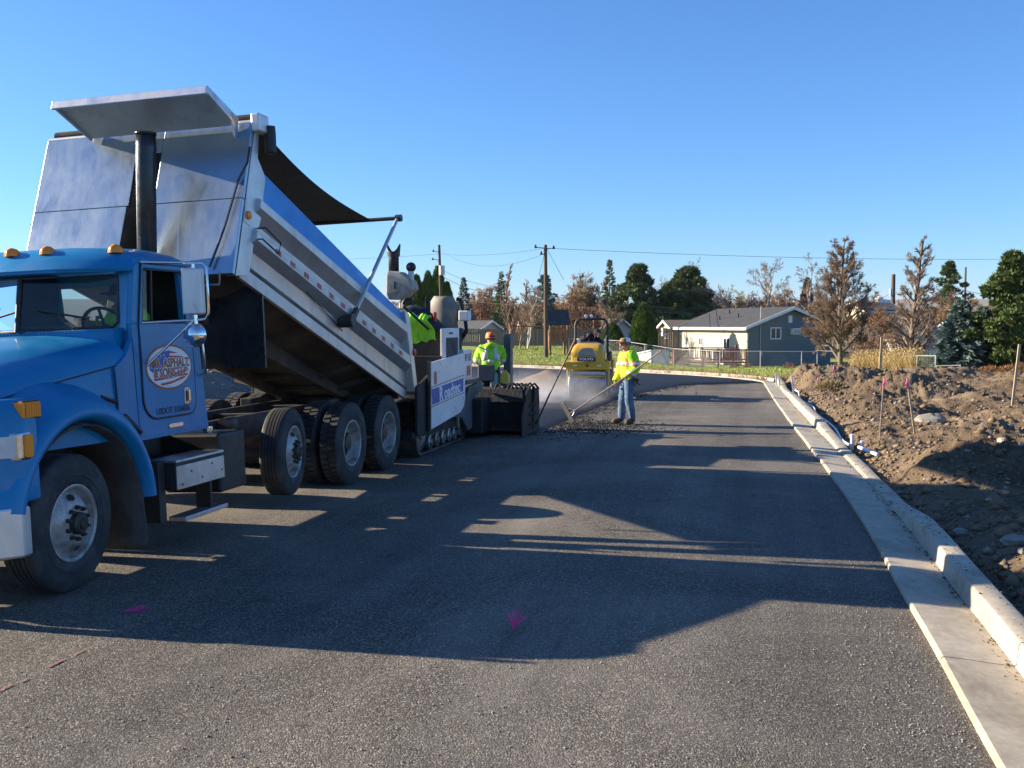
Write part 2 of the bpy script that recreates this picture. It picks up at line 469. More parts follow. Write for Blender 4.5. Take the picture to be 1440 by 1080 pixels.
M['logoblue'] = pbr('logo_blue', (0.04, 0.09, 0.38), 0.5, 0, 0.1)
M['ink'] = pbr('dark_ink', (0.012, 0.02, 0.05), 0.5, 0, 0.1)
M['tarp'] = pbr('tarp_mesh', (0.022, 0.016, 0.013), 0.85, 0, 0.3, 4.0, 0.3, 60)
M['yellow'] = carpaint('yellow_paint', (0.62, 0.36, 0.03), (0.2, 0.15, 0.08), 0.3)
M['orange'] = pbr('orange', (0.75, 0.16, 0.03), 0.6, 0, 0.15)
M['hivis'] = pbr('hivis_lime', (0.36, 0.75, 0.03), 0.85, 0, 0.18, 9.0, 0.5, 22.0, bdist=0.03)
M['hiyellow'] = pbr('hivis_yellow', (0.70, 0.72, 0.03), 0.85, 0, 0.15, 9.0, 0.5, 22.0, bdist=0.03)
M['hiorange'] = pbr('hivis_orange', (0.85, 0.24, 0.06), 0.7, 0, 0.1)
M['reflect'] = pbr('reflective_silver', (0.68, 0.66, 0.62), 0.45, 0.1, 0.1)
M['jeans'] = pbr('jeans', (0.075, 0.135, 0.215), 0.9, 0, 0.4, 7.0, 0.5, 18.0, dirt=(0.22, 0.27, 0.33), dirt_amt=0.3, dscale=6.0, bdist=0.03)
M['skin'] = pbr('skin', (0.34, 0.18, 0.115), 0.6, 0, 0.12, 12.0)
M['hair'] = pbr('hair', (0.02, 0.014, 0.01), 0.6)
M['navy'] = pbr('navy_cloth', (0.014, 0.018, 0.03), 0.9, 0, 0.3, 6.0, 0.4, 25.0, bdist=0.03)
M['greycloth'] = pbr('grey_cloth', (0.14, 0.14, 0.15), 0.9, 0, 0.3, 6.0, 0.4, 25.0, bdist=0.03)
M['boot'] = pbr('boot_leather', (0.055, 0.04, 0.03), 0.75, 0, 0.35, 8.0, dirt=(0.16, 0.13, 0.1), dirt_amt=0.4)
M['capred'] = pbr('cap_red', (0.34, 0.05, 0.025), 0.8, 0, 0.15)
M['captan'] = pbr('cap_camo', (0.20, 0.16, 0.06), 0.85, 0, 0.5, 30.0)
M['matte'] = pbr('matte_black', (0.012, 0.012, 0.013), 0.7, 0, 0.4, 4.0)
M['tar'] = pbr('tar_black', (0.009, 0.009, 0.0095), 0.75, 0, 0.4, 6.0, 0.6, 14.0, bdist=0.03)
M['woodtool'] = pbr('wood_handle', (0.13, 0.105, 0.085), 0.6, 0, 0.25, 5.0)
M['stake'] = pbr('stake_wood', (0.42, 0.33, 0.21), 0.85, 0, 0.25, 4.0, stretch=(4, 4, 0.5))
M['pole'] = pbr('utility_pole', (0.10, 0.072, 0.05), 0.9, 0, 0.35, 3.0, 0.6, 12.0, stretch=(6, 6, 0.4))
M['wire'] = pbr('wire', (0.05, 0.05, 0.055), 0.6)
M['pink'] = pbr('pink_plastic', (0.85, 0.055, 0.33), 0.6, 0, 0.12)
M['pinkpaint'] = pbr('pink_paint', (0.30, 0.12, 0.12), 0.9, 0, 0.4, 20.0)
M['pvc'] = pbr('pvc', (0.72, 0.74, 0.76), 0.4, 0, 0.06)
M['galv'] = pbr('galvanised', (0.42, 0.43, 0.44), 0.45, 0.6, 0.15)
M['fencewood'] = pbr('fence_wood', (0.17, 0.145, 0.12), 0.9, 0, 0.3, 2.0, 0.4, 14.0, stretch=(5, 5, 0.4))
M['fencedark'] = pbr('fence_dark', (0.045, 0.036, 0.03), 0.9, 0, 0.3, 2.0, 0.4, 14.0, stretch=(5, 5, 0.4))
M['redwood'] = pbr('deck_redwood', (0.30, 0.10, 0.055), 0.75, 0, 0.25, 3.0, 0.2, 14.0)
M['cedar'] = pbr('cedar', (0.28, 0.13, 0.065), 0.8, 0, 0.25, 3.0)
M['wincol'] = pbr('window_glass', (0.02, 0.025, 0.03), 0.06, 0, 0.1, spec=0.8)
M['vinyl'] = pbr('white_trim', (0.74, 0.73, 0.70), 0.5, 0, 0.05)
M['brick'] = pbr('chimney_brick', (0.27, 0.10, 0.065), 0.9, 0, 0.3, 12.0)
M['bark'] = pbr('bark', (0.15, 0.115, 0.085), 0.95, 0, 0.35, 4.0)
M['barkgrey'] = pbr('bark_grey', (0.20, 0.17, 0.15), 0.95, 0, 0.3, 4.0)
M['barkred'] = pbr('twig_russet', (0.25, 0.165, 0.115), 0.95, 0, 0.3, 4.0)
M['birch'] = pbr('birch_bark', (0.40, 0.36, 0.31), 0.85, 0, 0.3, 5.0)

def siding(name, col, pitch=0.16, trim=0.55):
    t = NT(name); v = t.obj()
    sx = t.n('SeparateXYZ'); t.link(v, sx.inputs[0])
    fr = t.math('FRACT', t.math('DIVIDE', sx.outputs[2], pitch))
    n1 = t.noise(v, 0.8, 5.0, 0.6)
    c = t.ramp(n1, [(0.3, sc(col, 0.9)), (0.7, sc(col, 1.08))])
    b = t.bsdf(Base_Color=c, Roughness=0.6, Specular_IOR_Level=0.3)
    t.link(t.bump(fr, 1.0, 0.03), b.inputs['Normal'])
    return t.m
def shingles(name, col):
    t = NT(name); v = t.obj()
    br = t.n('TexBrick'); t.link(v, br.inputs['Vector'])
    t.set(br, Color1=c4(sc(col, 0.8)), Color2=c4(sc(col, 1.15)), Mortar=c4(sc(col, 0.55)), Scale=4.0)
    n = t.noise(v, 1.5, 6.0, 0.6)
    c = t.mix(0.5, br.outputs[0], t.ramp(n, [(0.3, (0.35, 0.35, 0.35)), (0.7, (0.65, 0.65, 0.65))]), 'OVERLAY')
    b = t.bsdf(Base_Color=c, Roughness=0.9, Specular_IOR_Level=0.2)
    t.link(t.bump(br.outputs[1], 0.4, 0.02), b.inputs['Normal'])
    return t.m
M['sidinggrey'] = siding('siding_bluegrey', (0.145, 0.180, 0.212))
M['sidingcream'] = siding('siding_cream', (0.58, 0.53, 0.42))
M['sidingwhite'] = siding('siding_white', (0.66, 0.66, 0.66))
M['sidingteal'] = siding('siding_turquoise', (0.10, 0.46, 0.52))
M['sidingtan'] = siding('siding_tan', (0.50, 0.43, 0.30))
M['roofgrey'] = shingles('shingle_grey', (0.075, 0.077, 0.082))
M['roofbrown'] = shingles('shingle_brown', (0.17, 0.14, 0.11))
M['roofdark'] = shingles('shingle_dark', (0.06, 0.058, 0.058))

def glass(name, tint=(0.62, 0.72, 0.74)):
    t = NT(name)
    tr = t.n('BsdfTransparent'); t.set(tr, Color=c4(tint))
    gl = t.n('BsdfGlossy'); t.set(gl, Color=c4(0.9), Roughness=0.03)
    fr = t.n('Fresnel'); t.set(fr, IOR=1.5)
    mx = t.n('MixShader'); t.link(fr.outputs[0], mx.inputs[0]); t.link(tr.outputs[0], mx.inputs[1]); t.link(gl.outputs[0], mx.inputs[2])
    t.link(mx.outputs[0], t.out.inputs[0])
    return t.m
M['glass'] = glass('clear_glass')
M['mirror'] = pbr('mirror_glass', (0.8, 0.8, 0.8), 0.04, 1.0, 0.02)

def leafmat(name, a, b, trans=0.25):
    t = NT(name); v = t.obj()
    n = t.noise(v, 1.2, 4.0, 0.6); g = t.n('NewGeometry')
    r = t.n('TexWhiteNoise'); t.link(v, r.inputs['Vector'])
    c = t.ramp(n, [(0.3, a), (0.7, b)])
    bs = t.n('BsdfDiffuse'); t.link(c, bs.inputs[0])
    ts = t.n('BsdfTranslucent'); t.link(c, ts.inputs[0])
    mx = t.n('MixShader'); mx.inputs[0].default_value = trans
    t.link(bs.outputs[0], mx.inputs[1]); t.link(ts.outputs[0], mx.inputs[2]); t.link(mx.outputs[0], t.out.inputs[0])
    return t.m
M['needle'] = leafmat('needles_dark', (0.07, 0.105, 0.050), (0.165, 0.20, 0.09), 0.1)
M['needleblue'] = leafmat('needles_blue', (0.085, 0.13, 0.115), (0.16, 0.22, 0.19), 0.1)
M['needlepine'] = leafmat('needles_pine', (0.06, 0.10, 0.035), (0.15, 0.19, 0.065), 0.1)
M['arbor'] = leafmat('arborvitae', (0.05, 0.10, 0.025), (0.12, 0.17, 0.045), 0.15)
M['leafrusset'] = leafmat('leaf_russet', (0.20, 0.10, 0.05), (0.32, 0.19, 0.09))
M['leafgold'] = leafmat('leaf_gold', (0.34, 0.17, 0.035), (0.46, 0.27, 0.07))
M['leafbrown'] = leafmat('leaf_brown', (0.15, 0.09, 0.045), (0.23, 0.14, 0.065))
M['leafdkred'] = leafmat('leaf_darkred', (0.085, 0.045, 0.035), (0.14, 0.075, 0.05))
M['leafrust'] = leafmat('leaf_rust', (0.26, 0.085, 0.03), (0.36, 0.14, 0.05))
M['leafpear'] = leafmat('leaf_pear', (0.17, 0.105, 0.065), (0.27, 0.185, 0.115))
M['leaftan'] = leafmat('leaf_tan', (0.28, 0.155, 0.065), (0.40, 0.25, 0.11))
M['leafpale'] = leafmat('leaf_pale', (0.25, 0.19, 0.10), (0.36, 0.29, 0.16))
# ------------------------------------------------------------------ the ground
rng = random.Random(7); nr = np.random.default_rng(11)
def edge_x(y):      # left edge of the gutter pan
    return np.interp(y, [-20, 11, 14.6, 21, 28, 37], [1.13, 1.13, 1.04, 0.80, 0.58, 0.36])
def gh(x, y):
    x = np.asarray(x, float); y = np.asarray(y, float)
    right = sstep(6, 14, x)
    dip = -0.75 * sstep(47, 66, y) - 0.5 * sstep(70, 130, y); rise = 0.34 * sstep(50, 92, y) - 1.2 * sstep(95, 140, y)
    k = sstep(-2.0, -9.0, x) * sstep(-60, -40, x)
    z = -0.07 + dip * (1 - k) + rise * k - 6.0 * sstep(150, 900, y)
    z = z + right * 0.45 * sstep(38, 50, y) * (1 - sstep(60, 90, y))
    return z
def grid_mesh(name, xs, ys, zf, mat, smooth=True, parent=None):
    X, Y = np.meshgrid(xs, ys); Z = zf(X, Y)
    V = np.stack([X, Y, Z], -1).reshape(-1, 3); n, m = len(ys), len(xs)
    i = np.arange(n * m).reshape(n, m)
    F = np.stack([i[:-1, :-1], i[:-1, 1:], i[1:, 1:], i[1:, :-1]], -1).reshape(-1, 4)
    return np_mesh(name, V, F, mat, parent, smooth)
def axis(lo, hi, c, d0, g):
    a = [c]; d = d0
    while a[-1] < hi: a.append(a[-1] + d); d *= g
    b = [c]; d = d0
    while b[-1] > lo: b.append(b[-1] - d); d *= g
    return np.array(sorted(set(b[1:] + a)))
ground = grid_mesh('ground', axis(-6000, 6000, 0, 1.0, 1.045), axis(-300, 7000, 30, 1.0, 1.04),
    lambda X, Y: gh(X, Y) + 0.05 * (fbm(X * 0.4, Y * 0.4, 4, 3) - 0.5) * (np.abs(X) < 400) - 0.35 * ((X > 1.4) & (X < 26) & (Y < 46)), M['field'])
tag(ground, kind='structure')

# outer and inner edge of the road, which bends left in the distance
OUT = [(0.36, 37.0), (0.1, 38.2), (-0.8, 39.8), (-2.6, 41.6), (-6, 44.2), (-11, 47.0), (-20, 50.0), (-40, 53), (-80, 55)]
INN = [(-9.6, -14), (-9.6, 26), (-10.2, 30), (-12, 34), (-16, 37.5), (-24, 40), (-40, 42), (-80, 43)]
def strip_road(name, left, right, z, mat, zedge=None):
    """sheet between two polylines given as arrays of equal length"""
    n = len(left); cols = 14; V = []
    for a, b in zip(left, right):
        for k in range(cols + 1):
            t = k / cols
            V.append((a[0] + (b[0] - a[0]) * t, a[1] + (b[1] - a[1]) * t, z))
    V = np.array(V)
    V[:, 2] += 0.012 * (fbm(V[:, 0] * 0.5, V[:, 1] * 0.3, 3, 5) - 0.5)
    F = [(i * (cols + 1) + k, i * (cols + 1) + k + 1, (i + 1) * (cols + 1) + k + 1, (i + 1) * (cols + 1) + k) for i in range(n - 1) for k in range(cols)]
    return np_mesh(name, V, F, mat, None, True)
def resample(P, n):
    P = np.array(P, float); d = np.r_[0, np.cumsum(np.hypot(*np.diff(P, axis=0).T))]
    t = np.linspace(0, d[-1], n)
    return np.stack([np.interp(t, d, P[:, 0]), np.interp(t, d, P[:, 1])], -1)
RE = [(edge_x(y) + 0.02, y) for y in np.linspace(-14, 37, 40)]
road = strip_road('road', np.r_[resample(INN[:3], 40), resample(INN[2:], 40)[1:]], np.r_[resample(RE, 40), resample([RE[-1]] + OUT[1:], 40)[1:]], 0.0, M['asphalt'])
tag(road, kind='structure')
# fresh asphalt lift
ML = [(-8.55, 18.6), (-8.7, 26), (-9.6, 31), (-12, 35), (-17, 38.5), (-24, 40.8), (-40, 42.8), (-80, 43.6)]
MR = [(-4.06, 18.6), (-3.94, 23), (-3.6, 29.5), (-2.5, 34.9), (-0.6, 36.6), (0.30, 37.2)] + [(x - 0.15, y - 0.1) for x, y in OUT[1:]]
ml, mr = resample(ML, 90), resample(MR, 90)
V = []; 
for i, (a, b) in enumerate(zip(ml, mr)):
    wob = 0.05 * (vnoise(i * 0.9, 3.0, 9) - 0.5)
    for t, z in ((0, -0.02), (0.012, 0.045), (0.25, 0.055), (0.5, 0.055), (0.75, 0.055), (0.985, 0.05), (1.012, 0.012), (1.03, -0.02)):
        V.append((a[0] + (b[0] + wob - a[0]) * t, a[1] + (b[1] - a[1]) * t, z))
F = [(i * 8 + k, i * 8 + k + 1, (i + 1) * 8 + k + 1, (i + 1) * 8 + k) for i in range(89) for k in range(7)]
fresh = np_mesh('fresh_asphalt', V, F, M['mat'], None, True); tag(fresh, kind='structure')
# the crumbs of loose hot mix along the edge of the new lift
def pebble_stuff(name, P, S, mat, parent=None, seed=1, flat=0.7):
    r = np.random.default_rng(seed)
    base = np.array([(1, 0, 0), (-1, 0, 0), (0, 1, 0), (0, -1, 0), (0, 0, 1), (0, 0, -1)], float)
    tri = np.array([(0, 2, 4), (2, 1, 4), (1, 3, 4), (3, 0, 4), (2, 0, 5), (1, 2, 5), (3, 1, 5), (0, 3, 5)])
    n = len(P); V = base[None] * S[:, None, None] * r.uniform(0.55, 1.25, (n, 6, 1)); V[..., 2] *= flat
    a = r.uniform(0, 2 * pi, n); ca, sa = np.cos(a), np.sin(a)
    V = np.stack([V[..., 0] * ca[:, None] - V[..., 1] * sa[:, None], V[..., 0] * sa[:, None] + V[..., 1] * ca[:, None], V[..., 2]], -1)
    V = V + P[:, None, :]
    F = (tri[None] + (np.arange(n) * 6)[:, None, None]).reshape(-1, 3)
    o = np_mesh(name, V.reshape(-1, 3), F, mat, parent); return o
i = nr.integers(2, 30, 5200); off = np.abs(nr.normal(0, 0.33, 5200))
P = np.c_[mr[i, 0] + off + nr.uniform(-0.2, 0.1, 5200), mr[i, 1] + nr.uniform(-0.5, 0.5, 5200), np.full(5200, 0.006)]
i2 = nr.normal(0, 1, (2600, 2)); P2 = np.c_[-3.3 + 0.7 * i2[:, 0], 20.2 + 0.75 * i2[:, 1], np.full(2600, 0.006)]
P = np.r_[P, P2]
o = pebble_stuff('loose_asphalt_crumbs', P, nr.uniform(0.006, 0.026, len(P)), M['mat'], seed=3)
tag(o, 'loose black asphalt crumbs along the edge of the fresh lift', 'asphalt crumbs', kind='stuff')
# grit lying on the old base course
P = np.c_[nr.uniform(-4.5, 1.1, 2600), 4.2 + 12 * nr.random(2600) ** 1.6, np.full(2600, 0.003)]
P[:900, 0] = 1.08 - np.abs(nr.normal(0, 0.35, 900))
o = pebble_stuff('loose_grit', P, nr.uniform(0.003, 0.010, len(P)), M['stone'], seed=4)
tag(o, 'loose grey grit scattered on the asphalt base', 'grit', kind='stuff')

# ---- pink layout line sprayed on the base
mb = MB(); y = 4.6
while y < 12.4:
    L = rng.uniform(0.05, 0.22)
    if rng.random() < 0.5:
        w = rng.uniform(0.005, 0.013); x = -4.07 + rng.uniform(-0.012, 0.012)
        mb.add([(x - w, y, 0.0085), (x + w, y, 0.0085), (x + w * 0.8, y + L, 0.0085), (x - w * 0.9, y + L, 0.0085)], [(0, 1, 2, 3)])
    y += L + rng.uniform(0.01, 0.09)
mb.build('paint_line', M['pinkpaint'], road, fixn=False)

# ------------------------------------------------------------------ kerb and gutter
curb = bpy.data.objects.new('curb', None); COL.objects.link(curb); tag(curb, kind='structure')
CJ = [-2.0, 2.4, 6.49, 10.55, 12.25, 15.3, 18.4, 21.5, 24.6, 27.7, 30.8, 33.9, 37.0]
def curb_h(y): return float(np.interp(y, [-5, 10.5, 12.1, 17.4, 21.2, 29.5, 31.2, 33.5, 34.6, 40], [0.15, 0.15, 0.025, 0.025, 0.15, 0.15, 0.06, 0.06, 0.16, 0.16]))
def curb_ring(y, part):
    e = float(edge_x(y)); h = curb_h(y); wv = 0.004 * sin(y * 2.1)
    if part == 'gutter':
        P = [(0, -0.16), (-0.004, 0.034), (0.012, 0.046), (0.10, 0.042), (0.26, 0.028), (0.405, 0.016), (0.405, -0.16)]
    else:
        P = [(0.409, -0.16), (0.409, 0.016), (0.418, 0.028), (0.428, 0.016 + h - 0.022), (0.440, 0.016 + h - 0.004), (0.456, 0.016 + h), (0.585, 0.016 + h), (0.598, 0.010 + h), (0.602, 0.0 + h - 0.012), (0.604, -0.16)]
    return [(e + a + wv, y, z) for a, z in P]
for a, b in zip(CJ[:-1], CJ[1:]):
    for part in ('gutter', 'kerb'):
        mb = MB(); n = max(4, int((b - a) / 0.3))
        ys = np.linspace(a + 0.007, b - 0.007, n)
        mb.loft([curb_ring(y, part) for y in ys])
        mb.build('gutter_panel' if part == 'gutter' else 'kerb_stone', M['concrete'], curb, smooth=30)
mb = MB()                                     # low concrete edge round the outside of the bend
R = []
pts = resample(OUT, 60)
for i, p in enumerate(pts):
    d = pts[min(i + 1, 59)] - pts[max(i - 1, 0)]; d = d / np.hypot(*d); nrm = np.array([d[1], -d[0]])
    R.append([(p[0] + nrm[0] * k, p[1] + nrm[1] * k, z) for k, z in ((0.0, -0.1), (0.0, 0.06), (0.35, 0.05), (0.38, 0.15), (0.53, 0.15), (0.53, -0.1))])
mb.loft(R); mb.build('bend_kerb', M['concrete'], curb, smooth=30)

# ------------------------------------------------------------------ dirt beside the kerb
MOUNDS = [(3.9, 14.3, 0.52, 2.4, 1.4), (2.9, 33.8, 0.86, 2.3, 1.7), (2.0, 37.6, 0.62, 1.7, 1.6), (4.2, 29.2, 0.86, 2.0, 1.7), (2.9, 23.6, 0.42, 1.3, 1.2),
          (6.6, 21.2, 0.80, 2.8, 2.4), (8.3, 32.5, 0.62, 3.4, 2.6), (10.8, 26.5, 0.80, 4.0, 3.0), (6.3, 38.0, 0.55, 3.2, 2.0), (12.5, 38.0, 0.7, 4.5, 3.0),
          (3.7, 18.6, 0.34, 1.2, 1.0), (8.2, 16.2, 0.62, 2.6, 2.2), (5.4, 25.6, 0.45, 1.6, 1.4), (3.4, 9.4, 0.26, 1.3, 1.3), (6.0, 10.5, 0.5, 2.4, 1.9), (16, 22, 0.9, 5, 4), (17, 32, 0.9, 5, 4), (3.0, 27.0, 0.35, 1.0, 1.0)]
def dirt_h(X, Y):
    d = X - (edge_x(Y) + 0.60)
    wx = X + 0.5 * (fbm(X * 0.8, Y * 0.8, 3, 41) - 0.5); wy = Y + 0.6 * (fbm(X * 0.8, Y * 0.8, 3, 47) - 0.5)
    z = 0.02 + 0.22 * fbm(X * 0.35, Y * 0.35, 4, 21)
    m = np.zeros_like(X)
    for (mx, my, h, rx, ry) in MOUNDS:
        q = np.sqrt(((wx - mx) / rx) ** 2 + ((wy - my) / ry) ** 2)
        m = np.maximum(m, h * np.clip(1 - q, 0, 1) ** 0.9 * (1 - 0.35 * np.exp(-(q / 0.18) ** 2)))
    z = z + m * 0.95
    rough = 0.20 * (fbm(X * 1.5, Y * 1.5, 5, 31, 0.6) - 0.5) + 0.17 * (fbm(X * 3.6, Y * 3.6, 4, 37, 0.62, True) - 0.6) + 0.075 * (fbm(X * 11, Y * 11, 3, 39, 0.6) - 0.5)
    z = z + rough * (0.7 + 0.8 * sstep(0.0, 0.5, m))
    tr = 1 - sstep(0.05, 0.75, d)                       # the open trench behind the kerb
    z = z * (1 - tr) + tr * (-0.02 + 0.10 * (fbm(X * 3, Y * 3, 4, 51) - 0.5) - 0.06 * np.exp(-((d - 0.15) / 0.15) ** 2))
    low = np.exp(-((Y - 14.5) / 2.2) ** 2) * (1 - sstep(0.0, 0.5, d)) * 0.07
    z = z + low
    fade = sstep(40.5, 45.5, Y); z = z * (1 - fade) + (gh(X, Y) + 0.03) * fade
    fx = sstep(20, 25, X); return z * (1 - fx) + (gh(X, Y) + 0.02) * fx
xs = []; x = 0.0
while x < 24.5: xs.append(x); x += 0.045 if x < 3.5 else (0.07 if x < 7 else 0.14)
ys = []; y = 1.0
while y < 46: ys.append(y); y += 0.05 if y < 17 else 0.085
XX, YY = np.meshgrid(xs, ys); XX = XX + (edge_x(YY) + 0.605)
Z = dirt_h(XX, YY); n, m = XX.shape; idx = np.arange(n * m).reshape(n, m)
dirt = np_mesh('dirt_terrain', np.stack([XX, YY, Z], -1).reshape(-1, 3), np.stack([idx[:-1, :-1], idx[:-1, 1:], idx[1:, 1:], idx[1:, :-1]], -1).reshape(-1, 4), M['dirt'], None, True)
tag(dirt, kind='structure')
n = 26000
Y = 3 + 34 * nr.random(n) ** 1.4; X = edge_x(Y) + 0.72 + 12 * nr.random(n) ** 1.7
S = np.exp(nr.normal(-4.05, 0.70, n)); S = np.clip(S, 0.006, 0.10)
o = pebble_stuff('soil_clods', np.c_[X, Y, dirt_h(X, Y) + 0.2 * S], S, M['clod'], seed=6)
tag(o, 'brown soil clods strewn over the dug up dirt', 'soil clods', kind='stuff')
n = 1500
Y = 3 + 30 * nr.random(n) ** 1.4; X = edge_x(Y) + 0.72 + 10 * nr.random(n) ** 1.7
S = np.clip(np.exp(nr.normal(-3.8, 0.55, n)), 0.012, 0.07)
o = pebble_stuff('pale_stones', np.c_[X, Y, dirt_h(X, Y) + 0.25 * S], S, M['stone'], seed=8)
tag(o, 'pale pebbles scattered through the brown dirt', 'pebbles', kind='stuff')

n = 1500
Y = 4 + 26 * nr.random(n); X = edge_x(Y) + np.where(nr.random(n) < 0.6, 0.40 - np.abs(nr.normal(0, 0.05, n)), nr.uniform(0.44, 0.6, n))
Z = np.where(X - edge_x(Y) < 0.42, 0.022, 0.016 + np.array([curb_h(y) for y in Y]))
o = pebble_stuff('spilled_soil', np.c_[X, Y, Z], np.clip(np.exp(nr.normal(-5.0, 0.5, n)), 0.003, 0.022), M['clod'], seed=16)
tag(o, 'brown soil crumbs spilled along the gutter and the kerb top', 'soil crumbs', kind='stuff')
# gravel berm on the far side of the truck
def berm_h(X, Y):
    r = np.interp(Y, [-5, 2, 8, 14, 22, 30, 36], [0.25, 0.3, 0.75, 1.0, 1.05, 0.8, 0.0])
    z = r * np.exp(-((X + 12.3 + 0.5 * np.sin(Y * 0.6)) / 1.5) ** 2) * (0.75 + 0.5 * fbm(X * 0.6, Y * 0.6, 4, 61))
    return z + 0.10 * (fbm(X * 2.5, Y * 2.5, 5, 63, 0.6) - 0.5) * sstep(-9.45, -10.2, X) + 0.004
berm = grid_mesh('gravel_berm', np.arange(-18, -9.3, 0.08), np.arange(-4, 36, 0.1), lambda X, Y: np.maximum(berm_h(X, Y), gh(X, Y) - 0.1 * sstep(-16, -18, X)), M['gravel'])
tag(berm, kind='structure')
n = 1800
X = nr.uniform(-14, -9.7, n); Y = nr.uniform(4, 30, n); S = np.clip(np.exp(nr.normal(-3.3, 0.6, n)), 0.015, 0.16)
o = pebble_stuff('berm_stones', np.c_[X, Y, berm_h(X, Y) + 0.2 * S], S, M['stone'], seed=9)
tag(o, 'grey stones lying on the gravel berm behind the truck', 'stones', kind='stuff')

# lawn past the bend of the road
LX = np.arange(-60, 9, 0.7)
OUTP = np.array(sorted(OUT)); 
def lawn_front(X): return np.interp(X, OUTP[:, 0], OUTP[:, 1] + 1.3) + 4.5 * sstep(0.0, 3.0, X) + 4.0 * sstep(3, 8, X)
T = np.linspace(0, 1, 60)
XX, TT = np.meshgrid(LX, T); YY = lawn_front(XX) * (1 - TT) + 92 * TT
Z = gh(XX, YY) + 0.06 + 0.16 * (1 - sstep(0, 0.05, TT)) * 0 + 0.10 * (fbm(XX * 0.5, YY * 0.5, 4, 71) - 0.4)
n, m = XX.shape; idx = np.arange(n * m).reshape(n, m)
lawn = np_mesh('lawn', np.stack([XX, YY, Z], -1).reshape(-1, 3), np.stack([idx[:-1, :-1], idx[:-1, 1:], idx[1:, 1:], idx[1:, :-1]], -1).reshape(-1, 4), M['lawn'], None, True)
tag(lawn, kind='structure')
def blades(name, P, H, W, mat, seed=1, lean=0.5):
    r = np.random.default_rng(seed); n = len(P)
    a = r.uniform(0, 2 * pi, n); d = np.c_[np.cos(a), np.sin(a), np.zeros(n)]
    tip = P + np.c_[r.normal(0, lean, (n, 2)) * H[:, None], H]
    V = np.stack([P - d * W[:, None], P + d * W[:, None], tip], 1).reshape(-1, 3)
    return np_mesh(name, V, np.arange(3 * n).reshape(-1, 3), mat)
n = 110000
X = nr.uniform(-20, 5, n); f = nr.random(n) ** 1.3; Y = lawn_front(X) - 0.5 + f * 34
P = np.c_[X, Y, gh(X, Y) + 0.03]
o = blades('grass_tufts', P, nr.uniform(0.04, 0.13, n) * (1 + 1.2 * (f < 0.04)), nr.uniform(0.01, 0.025, n), M['grassblade'], 5)
tag(o, 'short green and yellowing grass of the lawn past the bend', 'grass', kind='stuff')
n = 5000
X = nr.uniform(-14, 2.5, n); Y = lawn_front(X) - 0.9 + np.abs(nr.normal(0, 0.5, n))
o = blades('dry_verge_grass', np.c_[X, Y, gh(X, Y) + 0.02], nr.uniform(0.1, 0.4, n), nr.uniform(0.006, 0.02, n), M['drybrush'], 6)
tag(o, 'dry brown weeds along the verge between kerb and lawn', 'weeds', kind='stuff')

# far hills
a = np.linspace(radians(-75), radians(75), 220); rr = np.array([3000, 3400, 3900, 4600, 5400, 6500.])
A, RR = np.meshgrid(a, rr)
prof = np.array([0, 35, 80, 118, 135, 140])[:, None]
Hh = prof * (0.72 + 0.45 * fbm(A * 6 + 9, RR * 0.0004, 4, 81)) - 10
np_V = np.stack([RR * np.sin(A), RR * np.cos(A), Hh], -1).reshape(-1, 3); n, m = A.shape; idx = np.arange(n * m).reshape(n, m)
hills = np_mesh('hills', np_V, np.stack([idx[:-1, :-1], idx[:-1, 1:], idx[1:, 1:], idx[1:, :-1]], -1).reshape(-1, 4), M['hill'], None, True)
tag(hills, kind='structure')
# ------------------------------------------------------------------ the dump truck (nose towards the viewer)
XC = -6.22
truck = thing('dump_truck', 'blue dump truck tipping its raised aluminium bed into the paver', 'dump truck', (XC, 9.5, 0), world=True)
def SX(s, o): return XC + s * o

